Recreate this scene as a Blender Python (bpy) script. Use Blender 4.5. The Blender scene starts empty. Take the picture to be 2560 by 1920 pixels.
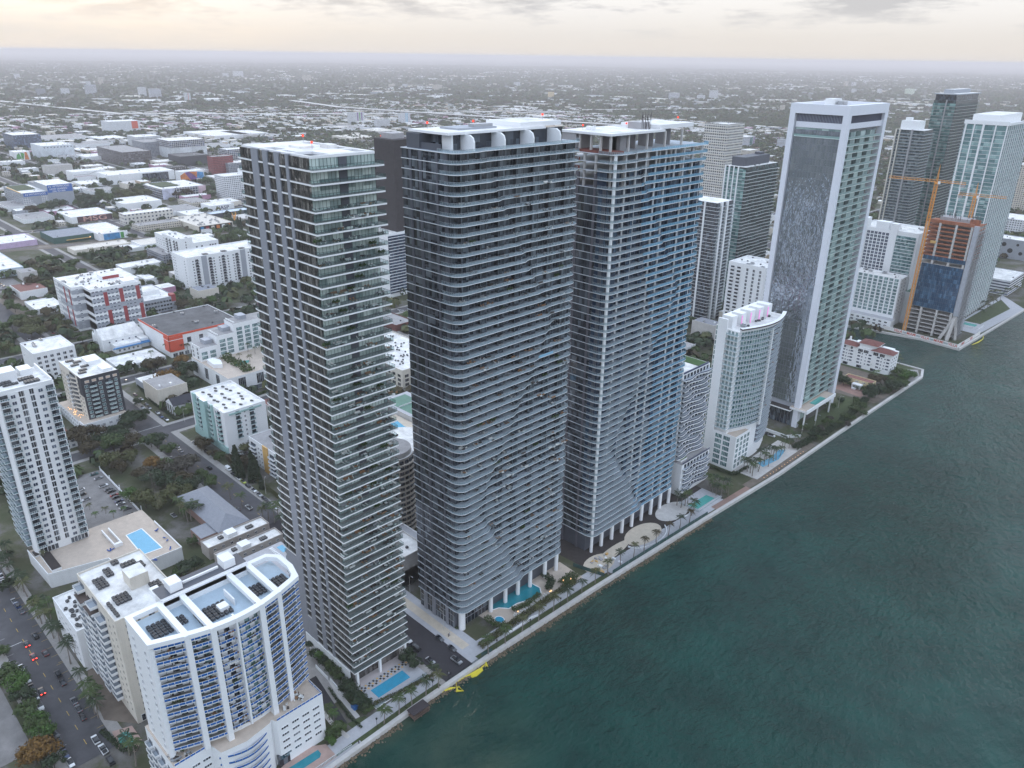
import bpy, math, random
import numpy as np
from mathutils import Vector, Matrix

random.seed(7)
RNG = np.random.default_rng(11)
SC = bpy.context.scene
COL = SC.collection
RAD = math.radians

# ------------------------------------------------------------------ camera
# photogrammetric fit of the photograph: +X east, +Y north, metres
CAM_H, F_PX = 226.0, 1944.0
PITCH, ROLL, YAW = 0.3992, 0.01433, 0.77713
def cam_axes():
    cy, sy = math.cos(YAW), math.sin(YAW)
    fw0 = Vector((-sy, cy, 0)); r0 = Vector((cy, sy, 0)); u0 = Vector((0, 0, 1))
    fw = fw0 * math.cos(PITCH) - u0 * math.sin(PITCH)
    up = u0 * math.cos(PITCH) + fw0 * math.sin(PITCH)
    r = r0 * math.cos(ROLL) + up * math.sin(ROLL)
    u = up * math.cos(ROLL) - r0 * math.sin(ROLL)
    return r, u, fw
CR, CU, CF = cam_axes()
cam = bpy.data.cameras.new("camera"); cam_o = bpy.data.objects.new("camera", cam); COL.objects.link(cam_o)
cam.sensor_width = 36.0; cam.lens = 36.0 * F_PX / 2560.0
cam.clip_start = 1.0; cam.clip_end = 200000.0
m = Matrix((CR, CU, -CF)).transposed().to_4x4(); m.translation = (0, 0, CAM_H)
cam_o.matrix_world = m
SC.camera = cam_o
SC.render.resolution_x, SC.render.resolution_y = 1024, 768

def gp(px, py, z=0.0):
    """where the ray through a photograph pixel (2560 x 1920) meets the height z: used to survey the place"""
    d = CR * ((px - 1280) / F_PX) + CU * ((960 - py) / F_PX) + CF
    t = (z - CAM_H) / d.z
    return (d.x * t, d.y * t)

# ------------------------------------------------------------------ view, world, sun
SC.view_settings.view_transform = 'Standard'; SC.view_settings.look = 'None'
SC.view_settings.gamma = 1.0; SC.view_settings.exposure = 0.35
cy = SC.cycles
cy.use_denoising = True; cy.max_bounces = 6; cy.diffuse_bounces = 2; cy.glossy_bounces = 3
cy.transmission_bounces = 4; cy.transparent_max_bounces = 12; cy.volume_bounces = 1
cy.caustics_reflective = False; cy.caustics_refractive = False; cy.sample_clamp_indirect = 4.0
SUN_EL, SUN_AZ = 16.0, -75.0          # degrees above the horizon; compass bearing (west is -90)
W = bpy.data.worlds.new("World"); SC.world = W; W.use_nodes = True
nt = W.node_tree; N = nt.nodes; L = nt.links
bg = N["Background"]; bg.inputs[1].default_value = 0.1
def nn(tree, t, **kw):
    n = tree.nodes.new(t)
    for k, v in kw.items():
        if hasattr(n, k): setattr(n, k, v)
        else: n.inputs[k].default_value = v
    return n
def ramp(tree, pts, src=None):
    r = tree.nodes.new('ShaderNodeValToRGB'); e = r.color_ramp.elements
    while len(e) < len(pts): e.new(0.5)
    for q, (p, c) in zip(e, pts):
        q.position = p; q.color = (c, c, c, 1) if isinstance(c, (int, float)) else (*c, 1)
    if src is not None: tree.links.new(src, r.inputs[0])
    return r
sky = nn(nt, 'ShaderNodeTexSky', sky_type='NISHITA', sun_disc=False)
sky.sun_elevation = RAD(SUN_EL); sky.sun_rotation = RAD(SUN_AZ); sky.altitude = 200; sky.dust_density = 3.0
tc = nn(nt, 'ShaderNodeTexCoord')
sep = nn(nt, 'ShaderNodeSeparateXYZ'); L.new(tc.outputs['Generated'], sep.inputs[0])
# overcast veil: cream at the horizon, pale above, cool overhead (values are x10, Background strength is 0.1)
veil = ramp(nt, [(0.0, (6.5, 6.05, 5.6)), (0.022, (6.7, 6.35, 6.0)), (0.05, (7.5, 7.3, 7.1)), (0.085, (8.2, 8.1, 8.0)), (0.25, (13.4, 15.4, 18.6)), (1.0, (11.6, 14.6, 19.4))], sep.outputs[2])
mp = nn(nt, 'ShaderNodeMapping'); mp.inputs['Scale'].default_value = (1.0, 1.0, 5.5); mp.inputs['Location'].default_value = (0.35, 0.1, 0.0); L.new(tc.outputs['Generated'], mp.inputs[0])
cn = nn(nt, 'ShaderNodeTexNoise', Scale=7.5, Detail=7.0, Roughness=0.62); L.new(mp.outputs[0], cn.inputs['Vector'])
cm = ramp(nt, [(0.47, 0.0), (0.60, 1.0)], cn.outputs[0])
ch = ramp(nt, [(0.018, 0.0), (0.05, 1.0)], sep.outputs[2])
mul = nn(nt, 'ShaderNodeMath', operation='MULTIPLY'); L.new(cm.outputs[0], mul.inputs[0]); L.new(ch.outputs[0], mul.inputs[1])
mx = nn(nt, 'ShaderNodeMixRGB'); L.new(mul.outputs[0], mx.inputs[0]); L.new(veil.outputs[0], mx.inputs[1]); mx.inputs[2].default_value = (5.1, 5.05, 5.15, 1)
# a thin second layer breaks the veil; through it a little of the clear sky shows
n2 = nn(nt, 'ShaderNodeTexNoise', Scale=3.0, Detail=5.0, Roughness=0.6); L.new(mp.outputs[0], n2.inputs['Vector'])
thin = ramp(nt, [(0.35, 0.96), (0.7, 1.0)], n2.outputs[0])
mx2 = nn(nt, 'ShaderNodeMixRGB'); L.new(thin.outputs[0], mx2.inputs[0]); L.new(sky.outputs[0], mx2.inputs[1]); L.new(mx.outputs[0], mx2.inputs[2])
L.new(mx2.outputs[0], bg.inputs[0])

sl = bpy.data.lights.new("sun", 'SUN'); sl.energy = 0.55; sl.angle = RAD(14); sl.color = (1.0, 0.88, 0.74)
so = bpy.data.objects.new("sun", sl); COL.objects.link(so)
a = RAD(SUN_AZ); e = RAD(SUN_EL)
sd = Vector((math.sin(a) * math.cos(e), math.cos(a) * math.cos(e), math.sin(e)))
so.rotation_euler = (-sd).to_track_quat('-Z', 'Y').to_euler()

# ------------------------------------------------------------------ materials
MATS = {}
def mat(name, col, rough=0.7, metal=0.0, spec=0.5, var=0.0, vscale=0.3, bump=0.0, bscale=2.0, emit=None, estr=1.0, trans=0.0, dirt=0.0):
    """principled surface; var: brightness mottling, dirt: streaky weathering, bump: fine relief"""
    if name in MATS: return MATS[name]
    M = bpy.data.materials.new(name); M.use_nodes = True; t = M.node_tree; b = t.nodes['Principled BSDF']
    b.inputs['Base Color'].default_value = (*col, 1); b.inputs['Roughness'].default_value = rough
    b.inputs['Metallic'].default_value = metal; b.inputs['Specular IOR Level'].default_value = spec
    geo = None
    if var or bump or dirt:
        geo = t.nodes.new('ShaderNodeNewGeometry')
    if var or dirt:
        nz = nn(t, 'ShaderNodeTexNoise', Scale=vscale, Detail=5.0, Roughness=0.65); t.links.new(geo.outputs['Position'], nz.inputs['Vector'])
        lo, hi = 1 - var, 1 + var * 0.6
        r = ramp(t, [(0.3, tuple(c * lo for c in col)), (0.7, tuple(min(c * hi, 1) for c in col))], nz.outputs[0])
        src = r.outputs[0]
        if dirt:
            mpn = nn(t, 'ShaderNodeMapping'); mpn.inputs['Scale'].default_value = (0.9, 0.9, 0.06); t.links.new(geo.outputs['Position'], mpn.inputs[0])
            dz = nn(t, 'ShaderNodeTexNoise', Scale=1.1, Detail=4.0, Roughness=0.7); t.links.new(mpn.outputs[0], dz.inputs['Vector'])
            dr = ramp(t, [(0.45, 0.0), (0.75, dirt)], dz.outputs[0])
            mm = nn(t, 'ShaderNodeMixRGB'); t.links.new(dr.outputs[0], mm.inputs[0]); t.links.new(src, mm.inputs[1]); mm.inputs[2].default_value = (0.16, 0.15, 0.14, 1)
            src = mm.outputs[0]
        t.links.new(src, b.inputs['Base Color'])
    if bump:
        bz = nn(t, 'ShaderNodeTexNoise', Scale=bscale, Detail=3.0); t.links.new(geo.outputs['Position'], bz.inputs['Vector'])
        bp = nn(t, 'ShaderNodeBump', Strength=bump, Distance=0.3); t.links.new(bz.outputs[0], bp.inputs['Height']); t.links.new(bp.outputs[0], b.inputs['Normal'])
    if emit:
        b.inputs['Emission Color'].default_value = (*emit, 1); b.inputs['Emission Strength'].default_value = estr
    MATS[name] = M
    return M

def glass_mat(name, dark, light, cell=(1.5, 1.5, 3.2), share=0.3, rough=0.06, wave=0.0, wscale=0.22, spec=0.8, coat=0.0):
    """window glass: each pane (a cell in space) has its own blind or dark room behind it; wave: uneven panes that bend the reflections"""
    if name in MATS: return MATS[name]
    M = bpy.data.materials.new(name); M.use_nodes = True; t = M.node_tree; b = t.nodes['Principled BSDF']
    geo = t.nodes.new('ShaderNodeNewGeometry')
    mpn = nn(t, 'ShaderNodeMapping'); mpn.inputs['Scale'].default_value = tuple(1 / c for c in cell); t.links.new(geo.outputs['Position'], mpn.inputs[0])
    fl = nn(t, 'ShaderNodeVectorMath', operation='FLOOR'); t.links.new(mpn.outputs[0], fl.inputs[0])
    wn = nn(t, 'ShaderNodeTexWhiteNoise', noise_dimensions='3D'); t.links.new(fl.outputs[0], wn.inputs['Vector'])
    r = ramp(t, [(max(0.0, 1 - share - 0.25), dark), (1 - share * 0.5, tuple((x + y) / 2 for x, y in zip(dark, light))), (1.0, light)], wn.outputs[0])
    t.links.new(r.outputs[0], b.inputs['Base Color'])
    b.inputs['Roughness'].default_value = rough; b.inputs['Specular IOR Level'].default_value = spec; b.inputs['IOR'].default_value = 1.52
    if coat: b.inputs['Metallic'].default_value = coat
    if wave:
        bz = nn(t, 'ShaderNodeTexNoise', Scale=wscale, Detail=2.0); 
        m2 = nn(t, 'ShaderNodeMapping'); m2.inputs['Scale'].default_value = (1.6, 1.6, 0.7); t.links.new(geo.outputs['Position'], m2.inputs[0]); t.links.new(m2.outputs[0], bz.inputs['Vector'])
        bp = nn(t, 'ShaderNodeBump', Strength=wave, Distance=1.0); t.links.new(bz.outputs[0], bp.inputs['Height']); t.links.new(bp.outputs[0], b.inputs['Normal'])
    MATS[name] = M
    return M

def rail_mat(name, tint, fac=0.42):
    """sheet glass of a balustrade: part clear, part tinted and reflecting"""
    if name in MATS: return MATS[name]
    M = bpy.data.materials.new(name); M.use_nodes = True; t = M.node_tree; b = t.nodes['Principled BSDF']
    b.inputs['Base Color'].default_value = (*tint, 1); b.inputs['Roughness'].default_value = 0.12
    tr = nn(t, 'ShaderNodeBsdfTransparent'); tr.inputs[0].default_value = (0.86, 0.93, 0.92, 1)
    ms = nn(t, 'ShaderNodeMixShader'); ms.inputs[0].default_value = fac
    t.links.new(tr.outputs[0], ms.inputs[1]); t.links.new(b.outputs[0], ms.inputs[2])
    t.links.new(ms.outputs[0], t.nodes['Material Output'].inputs[0])
    MATS[name] = M
    return M

def leaf_mat(name, c1, c2, sc=0.5):
    if name in MATS: return MATS[name]
    M = bpy.data.materials.new(name); M.use_nodes = True; t = M.node_tree; b = t.nodes['Principled BSDF']
    geo = t.nodes.new('ShaderNodeNewGeometry')
    nz = nn(t, 'ShaderNodeTexNoise', Scale=sc, Detail=4.0); t.links.new(geo.outputs['Position'], nz.inputs['Vector'])
    r = ramp(t, [(0.3, c1), (0.72, c2)], nz.outputs[0]); t.links.new(r.outputs[0], b.inputs['Base Color'])
    b.inputs['Roughness'].default_value = 0.75; b.inputs['Specular IOR Level'].default_value = 0.25
    MATS[name] = M
    return M

WHITE = mat('white_paint', (0.78, 0.79, 0.80), 0.6, var=0.05, vscale=0.15, dirt=0.10)
WHITE2 = mat('clean_white', (0.80, 0.81, 0.82), 0.55)
ROOFW = mat('white_roof_membrane', (0.72, 0.71, 0.69), 0.75, var=0.34, vscale=0.16)
ROOFG = mat('grey_roof_gravel', (0.30, 0.29, 0.29), 0.9, var=0.25, vscale=0.2)
ROOFD = mat('dark_roof_felt', (0.10, 0.10, 0.105), 0.9, var=0.45, vscale=0.12)
CREAM = mat('cream_stucco', (0.66, 0.61, 0.53), 0.75, var=0.07, vscale=0.2, dirt=0.16)
CONC = mat('bare_concrete', (0.36, 0.35, 0.36), 0.8, var=0.14, vscale=0.25, dirt=0.10)
CONCL = mat('pale_concrete', (0.52, 0.50, 0.48), 0.85, var=0.14, vscale=0.35)
GREYP = mat('grey_paint', (0.34, 0.36, 0.40), 0.65, var=0.08, vscale=0.2)
GREYD = mat('dark_grey_paint', (0.075, 0.082, 0.10), 0.6, var=0.1)
CHAR = mat('charcoal_cladding', (0.045, 0.047, 0.058), 0.5, var=0.15)
METAL = mat('galvanised_metal', (0.42, 0.43, 0.45), 0.45, metal=0.5, var=0.1)
ACM = mat('dark_vent_metal', (0.075, 0.078, 0.085), 0.6, var=0.3, vscale=1.0)
ASPH = mat('asphalt', (0.070, 0.068, 0.074), 0.9, var=0.3, vscale=0.13)
ASPHD = mat('fresh_asphalt', (0.030, 0.028, 0.034), 0.9, var=0.25, vscale=0.3)
LOT = mat('worn_parking_asphalt', (0.19, 0.18, 0.175), 0.9, var=0.28, vscale=0.16)
PAVE = mat('pavement', (0.30, 0.285, 0.27), 0.9, var=0.16, vscale=0.4)
PAVEL = mat('pale_pavers', (0.42, 0.42, 0.44), 0.85, var=0.10, vscale=0.5)
TAN = mat('tan_pavers', (0.50, 0.42, 0.35), 0.85, var=0.12, vscale=0.4)
SAND = mat('beige_paving', (0.54, 0.47, 0.38), 0.9, var=0.12, vscale=0.4)
GRASS = mat('lawn_grass', (0.055, 0.075, 0.026), 0.95, var=0.35, vscale=0.25)
SOIL = mat('dark_soil', (0.035, 0.027, 0.025), 0.95, var=0.4, vscale=0.5)
EARTH = mat('dry_earth', (0.16, 0.13, 0.105), 0.95, var=0.3, vscale=0.2)
POOL = mat('pool_water', (0.035, 0.30, 0.46), 0.08, var=0.10, vscale=0.5, bump=0.05, bscale=1.2)
POOLL = mat('pale_pool_water', (0.15, 0.42, 0.60), 0.08, var=0.08, vscale=0.5, bump=0.05, bscale=1.2)
POOLT = mat('teal_pool_water', (0.02, 0.22, 0.27), 0.08, var=0.12, vscale=0.4, bump=0.05, bscale=1.2)
POOLG = mat('green_pool_water', (0.08, 0.36, 0.32), 0.08, var=0.08, vscale=0.5, bump=0.05)
RED = mat('brick_red_paint', (0.30, 0.045, 0.05), 0.65, var=0.12)
ORANGE = mat('orange_red_paint', (0.62, 0.09, 0.045), 0.6, var=0.06)
OCHRE = mat('ochre_paint', (0.62, 0.38, 0.13), 0.6, var=0.06)
CRANE = mat('crane_yellow_paint', (0.70, 0.30, 0.045), 0.5)
TERRA = mat('terracotta_tiles', (0.16, 0.055, 0.045), 0.8, var=0.3, vscale=0.6)
BLUEB = mat('blue_rail_panel', (0.012, 0.12, 0.42), 0.25)
BLUEF = mat('blue_protective_film', (0.24, 0.46, 0.62), 0.35, var=0.2, vscale=0.2)
MINT = mat('mint_green_paint', (0.33, 0.50, 0.48), 0.65, var=0.06)
GLD = glass_mat('dark_window_glass', (0.012, 0.018, 0.03), (0.16, 0.19, 0.22), share=0.28)
GLB = glass_mat('blue_window_glass', (0.015, 0.03, 0.07), (0.13, 0.17, 0.23), share=0.25)
GLG = glass_mat('green_window_glass', (0.05, 0.13, 0.14), (0.30, 0.44, 0.43), share=0.5)
BLACK = mat('black_metal', (0.012, 0.013, 0.015), 0.5)
YLINE = mat('yellow_road_paint', (0.45, 0.30, 0.06), 0.8, var=0.3, vscale=1.0)
WLINE = mat('white_road_paint', (0.55, 0.55, 0.54), 0.8, var=0.3, vscale=1.0)
REDLAMP = mat('lit_red_lamp', (0.5, 0.02, 0.01), emit=(1.0, 0.08, 0.04), estr=1.2)
WARM = mat('lit_warm_lamp', (0.8, 0.5, 0.25), emit=(1.0, 0.55, 0.22), estr=1.3)

# ------------------------------------------------------------------ mesh helpers
class MB:
    """collects shapes, links them as ONE mesh object"""
    def __init__(s): s.v = []; s.f = []; s.m = []; s.mats = []; s.smooth = False
    def mi(s, M):
        if M not in s.mats: s.mats.append(M)
        return s.mats.index(M)
    def poly(s, pts, M):
        n = len(s.v); s.v += [tuple(p) for p in pts]; s.f.append(tuple(range(n, n + len(pts)))); s.m.append(s.mi(M)); return s
    def box(s, x0, y0, z0, x1, y1, z1, M, top=None, rot=None, c=None):
        n = len(s.v)
        P = [(x0, y0, z0), (x1, y0, z0), (x1, y1, z0), (x0, y1, z0), (x0, y0, z1), (x1, y0, z1), (x1, y1, z1), (x0, y1, z1)]
        if rot:
            cx, cyy = c if c else ((x0 + x1) / 2, (y0 + y1) / 2); co, si = math.cos(rot), math.sin(rot)
            P = [(cx + (x - cx) * co - (y - cyy) * si, cyy + (x - cx) * si + (y - cyy) * co, z) for x, y, z in P]
        s.v += P
        F = [(0, 3, 2, 1), (4, 5, 6, 7), (0, 1, 5, 4), (1, 2, 6, 5), (2, 3, 7, 6), (3, 0, 4, 7)]
        a = s.mi(M); b = s.mi(top) if top else a
        for i, q in enumerate(F): s.f.append(tuple(n + k for k in q)); s.m.append(b if i == 1 else a)
        return s
    def prism(s, pts, z0, z1, M, top=None, bottom=True):
        """pts counter-clockwise seen from above"""
        n = len(s.v); k = len(pts)
        s.v += [(p[0], p[1], z0) for p in pts] + [(p[0], p[1], z1) for p in pts]
        a = s.mi(M); b = s.mi(top) if top else a
        if bottom: s.f.append(tuple(n + i for i in reversed(range(k)))); s.m.append(a)
        s.f.append(tuple(n + k + i for i in range(k))); s.m.append(b)
        for i in range(k):
            j = (i + 1) % k; s.f.append((n + i, n + j, n + k + j, n + k + i)); s.m.append(a)
        return s
    def cyl(s, x, y, z0, z1, r, M, n=12, r1=None, top=None):
        r1 = r if r1 is None else r1; k = len(s.v)
        for z, q in ((z0, r), (z1, r1)):
            s.v += [(x + q * math.cos(2 * math.pi * i / n), y + q * math.sin(2 * math.pi * i / n), z) for i in range(n)]
        a = s.mi(M); b = s.mi(top) if top else a
        s.f.append(tuple(k + i for i in reversed(range(n)))); s.m.append(a); s.f.append(tuple(k + n + i for i in range(n))); s.m.append(b)
        for i in range(n):
            j = (i + 1) % n; s.f.append((k + i, k + j, k + n + j, k + n + i)); s.m.append(a)
        return s
    def bar(s, p, q, w, M, h=None):
        """square bar from p to q"""
        p, q = Vector(p), Vector(q); d = q - p
        if d.length < 1e-6: return s
        d.normalize(); u = Vector((0, 0, 1)).cross(d)
        if u.length < 0.05: u = Vector((1, 0, 0))
        u.normalize(); w2 = d.cross(u); h = w if h is None else h
        n = len(s.v)
        for b in (p, q):
            for i, j in ((-1, -1), (1, -1), (1, 1), (-1, 1)): s.v.append(tuple(b + u * (i * w / 2) + w2 * (j * h / 2)))
        a = s.mi(M)
        for f in ((3, 2, 1, 0), (4, 5, 6, 7), (0, 1, 5, 4), (1, 2, 6, 5), (2, 3, 7, 6), (3, 0, 4, 7)): s.f.append(tuple(n + k for k in f)); s.m.append(a)
        return s
    def tube(s, pts, radii, M, n=8):
        k0 = len(s.v); pts = [Vector(p) for p in pts]
        for i, p in enumerate(pts):
            d = (pts[min(i + 1, len(pts) - 1)] - pts[max(i - 1, 0)]).normalized()
            u = d.orthogonal().normalized(); w = d.cross(u)
            for j in range(n):
                t = 2 * math.pi * j / n; s.v.append(tuple(p + (u * math.cos(t) + w * math.sin(t)) * radii[i]))
        a = s.mi(M)
        for i in range(len(pts) - 1):
            for j in range(n):
                q = (j + 1) % n; s.f.append((k0 + i * n + j, k0 + i * n + q, k0 + (i + 1) * n + q, k0 + (i + 1) * n + j)); s.m.append(a)
        s.f.append(tuple(k0 + j for j in reversed(range(n)))); s.m.append(a)
        s.f.append(tuple(k0 + (len(pts) - 1) * n + j for j in range(n))); s.m.append(a)
        return s
    def mesh(s, name):
        me = bpy.data.meshes.new(name); me.from_pydata(s.v, [], s.f)
        for M in s.mats: me.materials.append(M)
        me.polygons.foreach_set('material_index', s.m)
        if s.smooth: me.polygons.foreach_set('use_smooth', [True] * len(s.f))
        me.update(); return me
    def build(s, name, parent=None, loc=(0, 0, 0), rz=0.0):
        return inst(name, s.mesh(name), parent, loc, rz)

def inst(name, me, parent=None, loc=(0, 0, 0), rz=0.0, sc=None):
    o = bpy.data.objects.new(name, me); COL.objects.link(o)
    o.location = loc
    if rz: o.rotation_euler = (0, 0, rz)
    if sc: o.scale = (sc, sc, sc) if isinstance(sc, (int, float)) else sc
    if parent: o.parent = parent; CH.setdefault(parent.name, []).append(o)
    return o
CH = {}
def tag(o, label=None, cat=None, group=None, kind=None):
    if label: o['label'] = label
    if cat: o['category'] = cat
    if group: o['group'] = group
    if kind: o['kind'] = kind
    return o
def thing(name, label, cat, loc=(0, 0, 0), rz=0.0, group=None):
    return tag(inst(name, None, None, loc, rz), label, cat, group)
def copy_thing(root, loc, rz=0.0, label=None, group=None, sc=None):
    def dup(o, par):
        c = o.copy(); COL.objects.link(c)
        if par is not None: c.parent = par; CH.setdefault(par.name, []).append(c)
        for k in CH.get(o.name, []): dup(k, c)
        return c
    r = dup(root, None); r.location = loc; r.rotation_euler = (0, 0, rz)
    if sc: r.scale = (sc, sc, sc) if isinstance(sc, (int, float)) else sc
    if label: r['label'] = label
    if group: r['group'] = group
    return r
def sheet(name, pts, z, M, kind='structure', t=0.0):
    b = MB()
    if t: b.prism(pts, z - t, z, M)
    else: b.poly([(p[0], p[1], z) for p in pts], M)
    o = b.build(name); o['kind'] = kind; return o
def rect(x0, y0, x1, y1): return [(x0, y0), (x1, y0), (x1, y1), (x0, y1)]
def text(body, size, M, parent, loc, face='S', name='lettering', ext=0.03):
    cu = bpy.data.curves.new(name, 'FONT'); cu.body = body; cu.size = size; cu.align_x = 'CENTER'; cu.align_y = 'CENTER'; cu.extrude = ext; cu.offset = size * 0.012
    tmp = bpy.data.objects.new(name, cu); me = bpy.data.meshes.new_from_object(tmp); bpy.data.objects.remove(tmp); me.materials.clear(); me.materials.append(M)
    o = inst(name, me, parent, loc); o.rotation_euler = (RAD(90), 0, {'S': 0, 'E': RAD(90)}[face]); return o
# ------------------------------------------------------------------ ground, water, roads
FAR = 60000.0
HAZE_D = 8.5e-5
COAST = [(-178, -20000), (-178, 60), (-179, 100), (-180, 137), (-180, 169), (-178, 236), (-174, 328), (-170, 400), (-169, 480), (-166, 624),
         (-171, 641), (-300, 646), (-300, 701), (-266, 704), (-200, 718), (-167, 714), (-159, 886), (-150, 1500), (-140, FAR)]
def ground_mat():
    M = bpy.data.materials.new('city_ground'); M.use_nodes = True; t = M.node_tree; b = t.nodes['Principled BSDF']; K = t.links
    geo = t.nodes.new('ShaderNodeNewGeometry'); P = geo.outputs['Position']
    b.inputs['Roughness'].default_value = 0.95; b.inputs['Specular IOR Level'].default_value = 0.2
    # near: yards of grass, earth and worn asphalt
    n1 = nn(t, 'ShaderNodeTexNoise', Scale=0.035, Detail=6.0, Roughness=0.7); K.new(P, n1.inputs['Vector'])
    near = ramp(t, [(0.34, (0.048, 0.060, 0.028)), (0.50, (0.075, 0.078, 0.045)), (0.58, (0.12, 0.113, 0.10)), (0.72, (0.19, 0.18, 0.17))], n1.outputs[0])
    # far: suburbs seen as specks: pale roofs and streets among dark trees
    v = nn(t, 'ShaderNodeTexVoronoi', Scale=0.028); K.new(P, v.inputs['Vector'])
    w = nn(t, 'ShaderNodeTexWhiteNoise', noise_dimensions='3D'); K.new(v.outputs['Position'], w.inputs['Vector'])
    big = nn(t, 'ShaderNodeTexNoise', Scale=0.0016, Detail=5.0, Roughness=0.6); K.new(P, big.inputs['Vector'])
    add = nn(t, 'ShaderNodeMath', operation='MULTIPLY_ADD'); K.new(big.outputs[0], add.inputs[0]); add.inputs[1].default_value = 0.9; K.new(w.outputs[0], add.inputs[2])
    far = ramp(t, [(0.0, (0.032, 0.037, 0.026)), (0.60, (0.050, 0.053, 0.040)), (0.70, (0.10, 0.095, 0.09)), (0.78, (0.30, 0.29, 0.28)), (0.88, (0.5, 0.48, 0.46))], None)
    sc = nn(t, 'ShaderNodeMath', operation='MULTIPLY'); K.new(add.outputs[0], sc.inputs[0]); sc.inputs[1].default_value = 0.52; K.new(sc.outputs[0], far.inputs[0])
    ln = nn(t, 'ShaderNodeVectorMath', operation='LENGTH'); K.new(P, ln.inputs[0])
    mr = nn(t, 'ShaderNodeMapRange'); mr.inputs[1].default_value = 1300; mr.inputs[2].default_value = 2200; K.new(ln.outputs['Value'], mr.inputs[0])
    vf = nn(t, 'ShaderNodeTexNoise', Scale=0.0011, Detail=9.0, Roughness=0.72); K.new(P, vf.inputs['Vector']); vfar = ramp(t, [(.40, (.028, .032, .026)), (.52, (.05, .05, .045)), (.60, (.20, .19, .185)), (.70, (.55, .53, .50))], vf.outputs[0])
    m3 = nn(t, 'ShaderNodeMapRange'); m3.inputs[1].default_value = 6000; m3.inputs[2].default_value = 12000; K.new(ln.outputs['Value'], m3.inputs[0])
    mf = nn(t, 'ShaderNodeMixRGB'); K.new(m3.outputs[0], mf.inputs[0]); K.new(far.outputs[0], mf.inputs[1]); K.new(vfar.outputs[0], mf.inputs[2])
    mx = nn(t, 'ShaderNodeMixRGB'); K.new(mr.outputs[0], mx.inputs[0]); K.new(near.outputs[0], mx.inputs[1]); K.new(mf.outputs[0], mx.inputs[2])
    K.new(mx.outputs[0], b.inputs['Base Color']); return M
sheet('ground', COAST + [(-FAR, FAR), (-FAR, -20000)], 0.0, ground_mat())

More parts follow.
